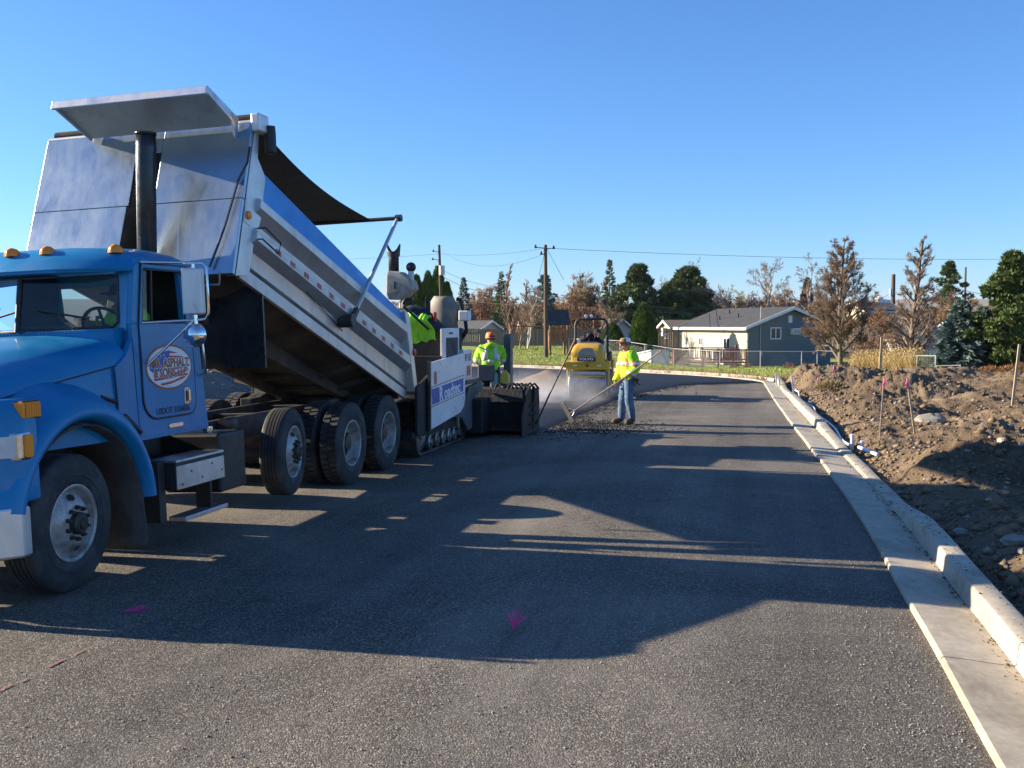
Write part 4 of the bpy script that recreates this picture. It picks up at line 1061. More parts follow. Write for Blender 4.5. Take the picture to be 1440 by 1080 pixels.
# doors
for s in (1, -1):
    d = MB(); x0, x1 = SX(s, HW - 0.03), SX(s, HW + 0.014)
    low = [(7.80, 2.065)] + [(7.80, 1.45)] + [(7.80 + 0.2 * (1 - cos(a)), 1.42 - 0.19 * sin(a)) for a in np.linspace(0.2, pi / 2, 6)] + [(8.50, 1.23)] + [(8.52 + 0.12 * sin(a), 1.35 - 0.12 * cos(a)) for a in np.linspace(0, pi / 2, 5)] + [(8.625, 2.065)]
    d.prism(low, 'x', x0, x1)
    d.prism([(7.80, 2.065), (7.835, 2.065), (7.895, 2.55), (7.87, 2.585)], 'x', x0, x1)
    d.prism([(8.535, 2.065), (8.625, 2.065), (8.60, 2.55), (8.56, 2.60), (8.50, 2.55)], 'x', x0, x1)
    d.prism([(7.87, 2.585), (7.895, 2.55), (8.50, 2.55), (8.56, 2.60)], 'x', x0, x1)
    door = d.build('door', M['blue'], truck, bevel=0.01)
    g = MB(); outl = low[1:] + [(8.605, 2.58), (8.57, 2.60), (7.87, 2.60), (7.80, 2.10)]
    xx = SX(s, HW + 0.004)
    g.tube([(xx, y, z) for y, z in outl + [outl[0]]], 0.011, 6); g.build('gasket', M['black'], door, smooth=60)
    fr = MB(); xf = SX(s, HW + 0.004)
    wl = [(7.835, 2.085), (7.885, 2.54), (8.48, 2.55), (8.52, 2.50), (8.535, 2.085), (7.835, 2.085)]
    fr.tube([(xf, y, z) for y, z in wl], 0.012, 6); fr.tube([(xf, 7.985, 2.09), (xf, 8.015, 2.54)], 0.012, 6); fr.build('window_seal', M['black'], door, smooth=60)
    gl = MB(); gl.add([(SX(s, HW - 0.01), 7.84, 2.09), (SX(s, HW - 0.01), 7.985, 2.09), (SX(s, HW - 0.01), 8.015, 2.54), (SX(s, HW - 0.01), 7.885, 2.54)], [(0, 1, 2, 3)])
    gl.build('vent_glass', M['glass'], door, fixn=False)
    h = MB(); h.prism(rrect(8.43, 8.52, 1.33, 1.475, 0.015), 'x', SX(s, HW + 0.014), SX(s, HW + 0.022)); h.build('handle_plate', M['chrome'], door)
    h = MB(); h.prism(rrect(8.45, 8.475, 1.355, 1.45, 0.008), 'x', SX(s, HW + 0.02), SX(s, HW + 0.024)); h.build('handle_recess', M['dark'], door)
    h = MB(); h.prism(rrect(8.475, 8.505, 1.345, 1.46, 0.012), 'x', SX(s, HW + 0.021), SX(s, HW + 0.045)); h.build('handle', M['chrome'], door, bevel=0.008)
    bz = MB(); bz.prism([(y, z) for y, z in rrect(8.17, 8.40, 1.125, 1.165, 0.018)], 'x', SX(s, HW + 0.0), SX(s, HW + 0.012)); bz.build('badge', M['chrome'], cab, bevel=0.004)
    if s == 1:
        xs_ = SX(1, HW + 0.016)
        def oval(cy, cz, ry, rz, n=40): return [(cy + ry * cos(2 * pi * k / n), cz + rz * sin(2 * pi * k / n)) for k in range(n)]
        cy, cz = 8.215, 1.678
        e = MB(); e.prism(oval(cy, cz, 0.375, 0.205), 'x', xs_ - 0.004, xs_ + 0.001); e.build('sign_border', M['logobrown'], door)
        e = MB(); e.prism(oval(cy, cz, 0.352, 0.186), 'x', xs_, xs_ + 0.002); e.build('sign_face', M['plainwhite'], door)
        def clip(poly):     # keep the print inside the oval
            out = []
            for a, b in poly:
                q = sqrt(((a - cy) / 0.345) ** 2 + ((b - cz) / 0.18) ** 2)
                out.append((a, b) if q <= 1 else (cy + (a - cy) / q, cz + (b - cz) / q))
            return out
        def patch(nm, poly, m, dx):
            e = MB(); P = clip(poly); e.add([(xs_ + dx, a, b) for a, b in P], [tuple(range(len(P)))]); e.build(nm, M[m], door, fixn=False)
        patch('sign_canton', [(8.22, 1.83), (8.02, 1.80), (7.90, 1.74), (7.90, 1.66), (7.98, 1.62), (8.03, 1.645), (8.12, 1.63), (8.14, 1.68), (8.22, 1.70)], 'logoblue', 0.0025)
        for st_ in ([(8.20, 1.825), (8.27, 1.818), (8.36, 1.80), (8.30, 1.80), (8.22, 1.80)], [(8.20, 1.782), (8.42, 1.772), (8.47, 1.755), (8.22, 1.755)],
                    [(7.95, 1.585), (8.20, 1.60), (8.50, 1.66), (8.53, 1.64), (8.30, 1.58), (7.97, 1.56)], [(8.05, 1.535), (8.25, 1.55), (8.50, 1.60), (8.44, 1.565), (8.22, 1.525), (8.08, 1.515)],
                    [(8.10, 1.66), (8.30, 1.672), (8.54, 1.69), (8.545, 1.675), (8.3, 1.652)], [(8.0, 1.535), (8.2, 1.50), (8.26, 1.498), (8.1, 1.515)]):
            patch('sign_stripe', st_, 'logored', 0.0025)
        rs = random.Random(3); e = MB()
        for k in range(22):
            a, b = rs.uniform(7.99, 8.20), rs.uniform(1.71, 1.80); r0 = 0.009
            e.add([(xs_ + 0.0032, a + r0 * (1 if q % 2 else 0.45) * cos(q * pi / 5), b + r0 * (1 if q % 2 else 0.45) * sin(q * pi / 5)) for q in range(10)], [tuple(range(10))])
        e.build('sign_stars', M['plainwhite'], door, fixn=False)
        for body, sz, oy, oz, k in (('MR. ASPHALT', 0.108, 8.225, 1.712, 0.94), ('& SONS-LLC', 0.108, 8.228, 1.625, 0.93)):
            text('sign_lettering', body, sz, M['plainwhite'], door, (xs_ + 0.004, oy, oz), (0, 1, 0), (0, 0, 1), 0.001, 0.009, k)
            text('sign_lettering', body, sz, M['logobrown'], door, (xs_ + 0.0055, oy, oz), (0, 1, 0), (0, 0, 1), 0.001, 0.0042, k)
        text('dot_number', 'USDOT 3156026', 0.078, M['ink'], door, (xs_, 8.245, 1.287), (0, 1, 0), (0, 0, 1), 0.001, 0.0015, 0.98)
        # chipped paint on the cowl
        rs = random.Random(5)
        for k in range(16):
            a, b = 7.37 + rs.gauss(0, 0.035), 1.84 + rs.gauss(0, 0.05); r0 = rs.uniform(0.008, 0.028)
            e = MB(); e.add([(SX(1, 0.985), a + r0 * rs.uniform(0.4, 1) * cos(q * pi / 4), b + 1.5 * r0 * rs.uniform(0.4, 1) * sin(q * pi / 4)) for q in range(8)], [tuple(range(8))])
            e.build('paint_chip', M['plainwhite'], hood, fixn=False) if False else None
# windscreen
for s in (1, -1):
    g = MB(); g.add([(XC + s * 0.02, 7.585, 2.035), (SX(s, 0.89), 7.735, 2.045), (SX(s, 0.88), 7.80, 2.515), (XC + s * 0.02, 7.665, 2.50)], [(0, 1, 2, 3)])
    ws = g.build('windscreen', M['glass'], truck, fixn=False)
    g = MB(); g.tube([(XC + s * 0.02, 7.583, 2.035), (SX(s, 0.84), 7.725, 2.045), (SX(s, 0.88), 7.742, 2.09), (SX(s, 0.875), 7.795, 2.47), (SX(s, 0.84), 7.79, 2.51), (XC + s * 0.02, 7.663, 2.50)], 0.016, 8)
    g.build('windscreen_seal', M['black'], ws, smooth=60)
    w = MB(); a = Vector((XC + s * 0.60, 7.60, 1.98)); b = Vector((XC + s * 0.40, 7.598, 2.18))
    w.tube([a, b], 0.007, 6); w.tube([a + Vector((s * 0.06, 0.0, 0)), b], 0.006, 6); w.tube([b + Vector((s * 0.26, 0.045, -0.055)), b, b + Vector((-s * 0.26, -0.045, 0.06))], 0.010, 6); w.build('wiper', M['black'], truck)
g = MB(); g.tube([(XC, 7.575, 2.03), (XC, 7.655, 2.51)], 0.022, 8); g.build('screen_post', M['black'], truck)
g = MB(); g.add([(XC - 0.37, WY(2.08) - 0.015, 2.08), (XC + 0.37, WY(2.08) - 0.015, 2.08), (XC + 0.37, WY(2.46) - 0.015, 2.46), (XC - 0.37, WY(2.46) - 0.015, 2.46)], [(0, 1, 2, 3)]); g.build('rear_glass', M['glass'], truck, fixn=False)
# inside
for s in (1, -1):
    mb = MB(); mb.bb(SX(s, HW - 0.075), SX(s, HW - 0.052), 7.84, 8.70, 1.12, 2.06); mb.build('door_trim', M['dark'], truck)
mb = MB(); mb.bb(XC - 0.97, XC + 0.97, 8.60, 8.66, 1.12, 2.05); mb.bb(XC - 0.97, XC + 0.97, 7.84, 8.62, 2.56, 2.60); mb.bb(XC - 0.97, XC - 0.38, 8.60, 8.64, 2.05, 2.56); mb.bb(XC + 0.38, XC + 0.97, 8.60, 8.64, 2.05, 2.56); mb.build('cab_lining', M['dark'], truck)
rv = MB()
for s in (1, -1):
    xr = SX(s, HW)
    for t_ in np.arange(0, 1.0001, 1 / 30): rv.ball((xr, 7.755 - 0.02 * t_, 1.12 + 0.9 * t_), (0.005, 0.006, 0.006), 6, 4)
    for t_ in np.arange(0, 1.0001, 1 / 34): rv.ball((xr, 8.70 + 0.10 * (1 - t_), 1.12 + 1.45 * t_), (0.005, 0.006, 0.006), 6, 4)
    for t_ in np.arange(0, 1.0001, 1 / 22): rv.ball((xr, 7.80 + 1.0 * t_, 1.085), (0.005, 0.006, 0.006), 6, 4)
for t_ in np.arange(0.02, 1.0, 1 / 50): rv.ball((XC - 0.92 + 1.84 * t_, 7.575, 2.015 - 0.0), (0.006, 0.006, 0.006), 6, 4)
rv.build('rivets', M['blue'], truck)['kind'] = 'stuff'
mb = MB(); mb.bb(XC - 0.93, XC + 0.93, 7.80, 8.02, 1.5, 2.0); mb.build('dashboard', M['dark'], truck, bevel=0.03)
for s in (1, -1):
    mb = MB(); mb.bb(SX(s, 0.25), SX(s, 0.78), 8.22, 8.70, 1.15, 1.60); mb.bb(SX(s, 0.27), SX(s, 0.76), 8.58, 8.72, 1.60, 2.12); mb.build('seat', M['seat'], truck, bevel=0.05)
mb = MB(); c = Vector((SX(1, 0.52), 8.09, 2.03)); q = Matrix.Rotation(radians(-62), 3, 'X')
P = [c + q @ Vector((0.225 * cos(a), 0.225 * sin(a), 0)) for a in np.linspace(0, 2 * pi, 33)]
mb.tube(P, 0.015, 8, caps=False)
for a in (0.3, pi - 0.3, -pi / 2): mb.tube([c, c + q @ Vector((0.22 * cos(a), 0.22 * sin(a), 0))], 0.014, 6)
mb.tube([c, c + q @ Vector((0, 0, -0.3))], 0.03, 8); mb.build('steering_wheel', M['dark'], truck, smooth=60)

# ---- hood and front wings
hd = MB()
HR = [(7.62, 1.022, 1.90, 2.005), (7.2, 0.985, 1.83, 1.955), (6.7, 0.90, 1.74, 1.87), (6.2, 0.80, 1.645, 1.775), (6.0, 0.76, 1.59, 1.725), (5.86, 0.70, 1.47, 1.60)]
rings = []
for y, w, ze, zt in HR:
    pts = [(-w - 0.015, 1.10), (-w - 0.012, 1.45), (-w, ze - 0.16), (-w + 0.02, ze - 0.07), (-w + 0.07, ze - 0.005)]
    for o in (-0.75, -0.5, -0.25): pts.append((o * w, ze + (zt - ze) * (1 - abs(o) ** 2.2)))
    pts.append((0, zt)); full = pts + [(-a, b) for a, b in pts[-2::-1]]
    rings.append([(XC + a, y, b) for a, b in full])
hd.loft(rings, closed=True)
hood = hd.build('hood', M['blue'], truck, smooth=40)
mb = MB(); mb.bb(XC - 0.55, XC + 0.55, 5.79, 5.83, 0.85, 1.55)
for k in range(12): mb.bb(XC - 0.53, XC + 0.53, 5.775, 5.79, 0.88 + k * 0.055, 0.90 + k * 0.055)
mb.build('grille', M['chrome'], truck)
for s in (1, -1):
    fd = MB(); rings = []
    cy, cz = 6.87, 0.555
    for ph in np.linspace(radians(3), radians(168), 30):
        cp, sp = cos(ph), sin(ph)
        def pt(o, r, lift=0.0): return (SX(s, o), cy + r * cp, cz + r * sp + lift)
        ro = 0.775 + 0.012 * sp
        rings.append([pt(1.10, ro - 0.03), pt(1.18, ro - 0.005), pt(1.195, ro + 0.02), pt(1.19, ro + 0.06), pt(1.15, ro + 0.10 + 0.02 * sp), pt(1.05, ro + 0.14 + 0.05 * sp), pt(0.90, ro + 0.17 + 0.12 * max(0, sp)), pt(0.70, ro + 0.18 + 0.16 * max(0, sp)), pt(0.68, ro - 0.03)])
    fd.loft(rings, closed=True)
    wing = fd.build('wing', M['blue'], truck, smooth=50)
    nb = MB()
    nb.loft([[(SX(s, o), y, z) for o, y in ((0.62, 5.84), (0.95, 5.93), (1.12, 6.04), (1.185, 6.14), (1.17, 6.30), (0.62, 6.42))] for z in (0.80, 0.9, 1.15, 1.40)] +
            [[(SX(s, o), y, 1.53) for o, y in ((0.62, 5.88), (0.93, 5.97), (1.08, 6.09), (1.12, 6.2), (1.10, 6.4), (0.62, 6.5))]])
    nb.build('wing_nose', M['blue'], truck, smooth=40, bevel=0.02)
    h = MB(); h.hexa([(SX(s, 0.82), 5.90, 1.10), (SX(s, 1.195), 6.085, 1.10), (SX(s, 1.20), 6.20, 1.10), (SX(s, 0.82), 6.1, 1.10), (SX(s, 0.82), 5.90, 1.30), (SX(s, 1.195), 6.085, 1.30), (SX(s, 1.20), 6.20, 1.30), (SX(s, 0.82), 6.1, 1.30)])
    hl = h.build('headlamp', M['chrome'], truck, bevel=0.02)
    h = MB(); h.hexa([(SX(s, 0.86), 5.895, 1.125), (SX(s, 1.165), 6.05, 1.125), (SX(s, 1.165), 6.10, 1.125), (SX(s, 0.86), 6.0, 1.125), (SX(s, 0.86), 5.895, 1.275), (SX(s, 1.165), 6.05, 1.275), (SX(s, 1.165), 6.10, 1.275), (SX(s, 0.86), 6.0, 1.275)])
    h.build('headlamp_glass', M['whitetape'], hl)
    h = MB(); h.prism(rrect(1.19, 1.27, 1.12, 1.28, 0.02), 'x', SX(s, 1.196), SX(s, 1.21))
    for i in range(len(h.v)): h.v[i] = (h.v[i][0], h.v[i][1] - 1.23 + 6.155, h.v[i][2])
    h.build('side_lens', M['amberlens'], hl)
    t = MB(); t.bb(SX(s, 1.09), SX(s, 1.175), 6.155, 6.325, 1.385, 1.515); tl = t.build('turn_signal', M['black'], truck, bevel=0.008)
    t = MB(); t.bb(SX(s, 1.10), SX(s, 1.19), 6.13, 6.157, 1.395, 1.505); t.bb(SX(s, 1.174), SX(s, 1.19), 6.165, 6.315, 1.395, 1.505)
    for q in range(6): t.bb(SX(s, 1.19), SX(s, 1.194), 6.17 + q * 0.025, 6.187 + q * 0.025, 1.40, 1.50)
    t.build('amber_lens', M['amberlens'], tl, bevel=0.004)
    f = MB()                                    # mud flap behind the front wheel
    R0 = []
    for ph, r in [(radians(q), 0.725) for q in range(172, 10, -12)] + [(radians(4), 0.73), (radians(-6), 0.745), (radians(-14), 0.78), (radians(-24), 0.84), (radians(-28), 0.86)]:
        R0.append([(SX(s, o), cy + r * cos(ph), cz + r * sin(ph)) for o in (0.60, 0.9, 1.12)])
    f.loft(R0, closed=False, caps=False); f.build('mud_flap', M['rubberflat'], truck, smooth=50, solid=0.02)
    f = MB(); f.tube([(SX(s, 1.0), 7.28, 1.47), (SX(s, 1.02), 7.37, 1.44), (SX(s, 1.035), 7.44, 1.42)], [0.02, 0.016, 0.02], 8); f.build('hood_latch', M['black'], truck)
    f = MB(); f.bar((SX(s, 1.045), 7.52, 1.30), (SX(s, 1.05), 7.74, 1.13), 0.03, 0.035); f.build('grab_strap', M['black'], truck, bevel=0.008)
    f = MB(); f.tube([(SX(s, 1.036), 7.455, 1.06), (SX(s, 1.036), 7.45, 1.40), (SX(s, 1.030), 7.44, 1.68)], 0.006, 5); f.tube([(SX(s, 1.03), 7.60, 1.735), (SX(s, 0.992), 7.2, 1.675), (SX(s, 0.906), 6.7, 1.59), (SX(s, 0.806), 6.2, 1.50)], 0.006, 5)
    f.build('hood_seam', M['black'], hood)
bp = MB(); bp.loft([[(x, y + d, z) for d, z in ((0, 0.42), (0, 0.78), (0.10, 0.78), (0.10, 0.42))] for x, y in ((SX(-1, 1.19), 6.06), (SX(-1, 1.0), 5.84), (SX(-1, 0.6), 5.74), (SX(1, 0.6), 5.74), (SX(1, 1.0), 5.84), (SX(1, 1.19), 6.06))])
bp.build('bumper', M['alu'], truck, bevel=0.02)

# ---- steps, tanks, stack, mirrors
for s in (1, -1):
    mb = MB(); mb.bb(SX(s, 0.50), SX(s, 1.155), 8.07, 8.88, 0.575, 0.82); bx_ = mb.build('battery_box', M['black'], truck, bevel=0.012)
    mb = MB(); mb.bb(SX(s, 1.157), SX(s, 1.17), 8.06, 8.89, 0.58, 0.79)
    mb.bb(SX(s, 0.85), SX(s, 1.17), 8.06, 8.89, 0.822, 0.845)
    mb.build('tread_plate', M['tread'], bx_, bevel=0.004)
    mb = MB()
    for z in np.arange(0.61, 0.77, 0.028):
        for k, y in enumerate(np.arange(8.10, 8.86, 0.045)):
            mb.box((SX(s, 1.1705), y, z), (0.0018, 0.024, 0.005), Matrix.Rotation(radians(40 if (k + int(z * 36)) % 2 else -40), 3, 'X'))
    mb.build('tread_bars', M['tread'], bx_)
    mb = MB()
    for y, z in ((8.14, 0.62), (8.30, 0.72), (8.48, 0.64), (8.66, 0.745), (8.84, 0.66)): mb.lathe([(0.011, 0), (0.009, 0.004), (0.0001, 0.004)], (SX(s, 1.171), y, z), 'x', 10, s)
    mb.build('bolts', M['nut'], bx_)
    mb = MB(); mb.bb(SX(s, 0.95), SX(s, 1.10), 8.72, 8.76, 0.28, 0.58); mb.build('step_hanger', M['black'], truck)
    mb = MB(); mb.bb(SX(s, 0.70), SX(s, 1.05), 7.95, 8.055, 0.30, 0.84); mb.build('step_hanger', M['black'], truck)
    mb = MB(); mb.bb(SX(s, 0.97), SX(s, 1.15), 8.20, 8.96, 0.275, 0.315); mb.build('lower_step', M['tread'], truck, bevel=0.006)
    mb = MB(); mb.bb(SX(s, 0.50), SX(s, 1.12), 8.90, 9.42, 0.42, 1.0); tk = mb.build('fuel_tank', M['black'], truck, bevel=0.03)
    mb = MB(); mb.tube([(SX(s, 0.90), 9.08, 1.0), (SX(s, 0.90), 9.08, 1.05)], 0.05, 14); mb.build('filler_cap', M['chrome'], tk)
    # mirrors
    xm = SX(s, 1.44)
    mb = MB(); mb.hexa([(xm - 0.09, 7.99, 2.13), (xm + 0.09, 8.03, 2.13), (xm + 0.07, 8.11, 2.13), (xm - 0.07, 8.08, 2.13), (xm - 0.09, 7.99, 2.54), (xm + 0.09, 8.03, 2.54), (xm + 0.07, 8.11, 2.54), (xm - 0.07, 8.08, 2.54)])
    mi = mb.build('mirror', M['alu'], truck, bevel=0.015)
    mb = MB(); mb.add([(xm - 0.065, 8.085, 2.15), (xm + 0.065, 8.115, 2.15), (xm + 0.065, 8.115, 2.52), (xm - 0.065, 8.085, 2.52)], [(0, 1, 2, 3)]); mb.build('mirror_glass', M['mirror'], mi, fixn=False)
    mb = MB()
    mb.tube([(SX(s, HW + 0.01), 7.86, 2.60), (xm - s * 0.02, 8.04, 2.585), (xm + s * 0.09, 8.06, 2.58), (xm + s * 0.125, 8.06, 2.54), (xm + s * 0.125, 8.06, 2.14), (xm + s * 0.09, 8.06, 2.09), (xm - s * 0.02, 8.05, 2.085), (SX(s, HW + 0.01), 7.83, 2.075)], 0.012, 8)
    mb.tube([(xm, 8.05, 2.10), (SX(s, HW + 0.015), 7.87, 1.70)], 0.012, 8)
    mb.tube([(xm, 8.05, 2.54), (xm, 8.05, 2.585)], 0.015, 8); mb.tube([(xm, 8.05, 2.14), (xm, 8.05, 2.04)], 0.018, 8)
    mb.build('mirror_bracket', M['chrome'], truck, smooth=60)
    mb = MB(); rot = Matrix.Rotation(radians(12) * s, 3, 'Z'); 
    P = []
    for r, h in ((0.0001, -0.075), (0.05, -0.07), (0.085, -0.05), (0.105, -0.015), (0.11, 0.0), (0.0001, 0.004)): P.append((r, h))
    mb.lathe(P, (xm - s * 0.02, 8.06, 1.955), 'y', 24, 1); mb.build('round_mirror', M['chrome'], truck, smooth=40)
    mb = MB(); mb.tube([(SX(s, 1.06), 8.70, 1.95), (SX(s, 1.10), 8.72, 1.90), (SX(s, 1.10), 8.75, 1.60), (SX(s, 1.04), 8.75, 1.57)], 0.014, 8); mb.build('grab_bar', M['chrome'], truck, smooth=60)
mb = MB(); mb.tube([(-5.92, 9.10, 0.95), (-5.90, 9.10, 3.72), (-5.90, 9.11, 3.80), (-5.90, 9.105, 3.94)], [0.092, 0.092, 0.096, 0.096], 24, caps=False); mb.tube([(-5.90, 9.105, 3.935), (-5.90, 9.105, 3.955)], 0.103, 24, caps=False)
mb.build('exhaust_stack', M['blackgloss'], truck, smooth=40, solid=0.006)
mb = MB(); mb.tube([(-6.42, 9.0, 1.0), (-6.42, 9.0, 1.75)], 0.10, 16); mb.build('air_cleaner', M['frame'], truck, smooth=40)
mb = MB(); mb.ball((-6.75, 8.80, 2.80), (0.07, 0.07, 0.07)); mb.tube([(-6.75, 8.80, 2.5), (-6.75, 8.80, 2.78)], 0.04, 12); mb.build('air_horn', M['frame'], truck, smooth=40)
mb = MB(); mb.tube([(-5.30, 8.66, 2.62), (-5.27, 8.66, 3.0)], 0.004, 5); mb.build('aerial', M['plainwhite'], truck)
mb = MB()
for k in range(3):
    P = [(-6.3 + 0.12 * k, 8.9, 1.75), (-6.3 + 0.12 * k, 9.1, 1.25), (-6.25 + 0.1 * k, 9.4, 1.08), (-6.2 + 0.08 * k, 10.2, 1.06)]; mb.tube(P, 0.016, 6)
mb.build('air_hoses', M['redtape'], truck, smooth=60)

# body roll: the truck stands on the falling side of the crown and sits over on its springs
PV = Vector((-5.0, 10.0, 2.6)); ROLL = Matrix.Translation(PV) @ Matrix.Rotation(radians(-2.2), 4, 'Y') @ Matrix.Translation(-PV)
for o in list(truck.children):
    if not any(k in o.name for k in ('wheel', 'axles', 'suspension', 'exhaust')) or 'steering' in o.name: o.matrix_basis = ROLL @ o.matrix_basis
# ------------------------------------------------------------------ people
def V3(*a): return Vector(a)
def skin_mesh(verts, edges, radii, root=0, sub=2):
    me = bpy.data.meshes.new('tmp_skin'); me.from_pydata(verts, edges, [])
    ob = bpy.data.objects.new('tmp_skin', me); COL.objects.link(ob)
    md = ob.modifiers.new('skin', 'SKIN'); md.use_smooth_shade = True; md.branch_smoothing = 0.6
    for i, sv in enumerate(me.skin_vertices[0].data):
        r = radii[i]; sv.radius = r if hasattr(r, '__len__') else (r, r); sv.use_root = (i == root)
    ss = ob.modifiers.new('sub', 'SUBSURF'); ss.levels = sub; ss.render_levels = sub
    dg = bpy.context.evaluated_depsgraph_get()
    m2 = bpy.data.meshes.new_from_object(ob.evaluated_get(dg))
    bpy.data.objects.remove(ob); bpy.data.meshes.remove(me)
    V = np.array([v.co[:] for v in m2.vertices]); F = [tuple(p.vertices) for p in m2.polygons]; N = np.array([v.normal[:] for v in m2.vertices])
    bpy.data.meshes.remove(m2)
    return V, F, N
def person(name, label, loc, rz, J, clothes, scale=1.0, face_dir=0.0, cap=None, hands=True, group=None, seed=0):
    """J overrides joints; figure faces -Y, its left is +X.  clothes: {region: material}"""
    j = dict(pelvis=(0, 0, 0.97), belly=(0, 0.0, 1.12), chest=(0, 0.01, 1.32), neck=(0, 0.02, 1.50), head=(0, -0.02, 1.665),
             shL=(0.185, 0.01, 1.43), elL=(0.25, 0.03, 1.15), wrL=(0.25, -0.08, 0.92), shR=(-0.185, 0.01, 1.43), elR=(-0.25, 0.03, 1.15), wrR=(-0.25, -0.08, 0.92),
             hipL=(0.095, 0, 0.93), knL=(0.11, -0.03, 0.51), anL=(0.12, 0.02, 0.10), toL=(0.14, -0.17, 0.045), hipR=(-0.095, 0, 0.93), knR=(-0.11, -0.03, 0.51), anR=(-0.12, 0.02, 0.10), toR=(-0.14, -0.17, 0.045))
    j.update(J); j = {k: Vector(v) for k, v in j.items()}
    root = thing(name, label, 'person', loc, rz, group, scale=scale)
    hd = j['head']; nk = j['neck']; up = (hd - nk).normalized()
    names = ['pelvis', 'belly', 'chest', 'neck', 'hlow', 'hmid', 'htop', 'shL', 'elL', 'wrL', 'shR', 'elR', 'wrR', 'hipL', 'knL', 'anL', 'toL', 'hipR', 'knR', 'anR', 'toR', 'haL', 'haR']
    j['hlow'] = nk + up * 0.085; j['hmid'] = hd; j['htop'] = hd + up * 0.085
    for s in 'LR':
        d = (j['wr' + s] - j['el' + s]).normalized(); j['ha' + s] = j['wr' + s] + d * 0.05
    rad = dict(pelvis=(0.155, 0.125), belly=(0.145, 0.115), chest=(0.165, 0.125), neck=0.062, hlow=0.070, hmid=(0.082, 0.100), htop=(0.068, 0.082), shL=0.078, elL=0.052, wrL=0.034, shR=0.078, elR=0.052, wrR=0.034,
               hipL=0.095, knL=0.066, anL=0.050, toL=0.040, hipR=0.095, knR=0.066, anR=0.050, toR=0.040, haL=0.036, haR=0.036)
    E = [('pelvis', 'belly'), ('belly', 'chest'), ('chest', 'neck'), ('neck', 'hlow'), ('hlow', 'hmid'), ('hmid', 'htop'), ('chest', 'shL'), ('shL', 'elL'), ('elL', 'wrL'), ('wrL', 'haL'), ('chest', 'shR'), ('shR', 'elR'), ('elR', 'wrR'), ('wrR', 'haR'),
         ('pelvis', 'hipL'), ('hipL', 'knL'), ('knL', 'anL'), ('anL', 'toL'), ('pelvis', 'hipR'), ('hipR', 'knR'), ('knR', 'anR'), ('anR', 'toR')]
    REG = {('pelvis', 'belly'): 'torso', ('belly', 'chest'): 'torso', ('chest', 'neck'): 'torso', ('neck', 'hlow'): 'head', ('hlow', 'hmid'): 'head', ('hmid', 'htop'): 'head'}
    for s in 'LR':
        REG[('chest', 'sh' + s)] = 'torso'; REG[('sh' + s, 'el' + s)] = 'arm'; REG[('el' + s, 'wr' + s)] = 'arm'; REG[('wr' + s, 'ha' + s)] = 'hand'
        REG[('pelvis', 'hip' + s)] = 'leg'; REG[('hip' + s, 'kn' + s)] = 'leg'; REG[('kn' + s, 'an' + s)] = 'leg'; REG[('an' + s, 'to' + s)] = 'foot'
    idx = {n: i for i, n in enumerate(names)}
    V, F, N = skin_mesh([j[n] for n in names], [(idx[a], idx[b]) for a, b in E], [rad[n] for n in names], 0)
    C = np.array([V[list(f)].mean(0) for f in F]); best = np.full(len(F), 1e9); reg = np.array(['torso'] * len(F), dtype=object)
    for (a, b), rname in REG.items():
        A, Bv = np.array(j[a]), np.array(j[b]); d = Bv - A; L2 = d @ d
        t = np.clip(((C - A) @ d) / L2, 0, 1); P = A + t[:, None] * d
        ra = rad[a]; rb = rad[b]; ra = ra[0] if hasattr(ra, '__len__') else ra; rb = rb[0] if hasattr(rb, '__len__') else rb
        dist = np.linalg.norm(C - P, axis=1) / (ra + (rb - ra) * t)
        m = dist < best; best[m] = dist[m]; reg[m] = rname
    low = (reg == 'torso') & (C[:, 2] < j['pelvis'].z - 0.02) & (np.linalg.norm(C - np.array(j['pelvis']), axis=1) < 0.22); reg[low] = 'leg'
    body = MB(); body.add(V, F)
    # face: looks towards face_dir (0 = straight ahead)
    fr = Matrix.Rotation(face_dir, 3, 'Z')
    def fp(x, y, z): return hd + fr @ Vector((x, y, z))
    body.hexa([fp(-0.018, -0.088, -0.035), fp(0.018, -0.088, -0.035), fp(0.014, -0.06, -0.02), fp(-0.014, -0.06, -0.02), fp(-0.008, -0.100, 0.02), fp(0.008, -0.100, 0.02), fp(0.008, -0.07, 0.03), fp(-0.008, -0.07, 0.03)])
    body.hexa([fp(-0.014, -0.118, -0.03), fp(0.014, -0.118, -0.03), fp(0.016, -0.085, -0.035), fp(-0.016, -0.085, -0.035), fp(-0.006, -0.098, 0.02), fp(0.006, -0.098, 0.02), fp(0.006, -0.085, 0.02), fp(-0.006, -0.085, 0.02)])
    body.ball(fp(0, -0.075, -0.095), (0.035, 0.03, 0.025), 8, 6)
    for s in (-1, 1):
        body.ball(fp(s * 0.088, 0.01, 0.0), (0.012, 0.024, 0.034), 8, 6)
        body.ball(fp(s * 0.034, -0.082, 0.030), (0.024, 0.016, 0.008), 8, 6)
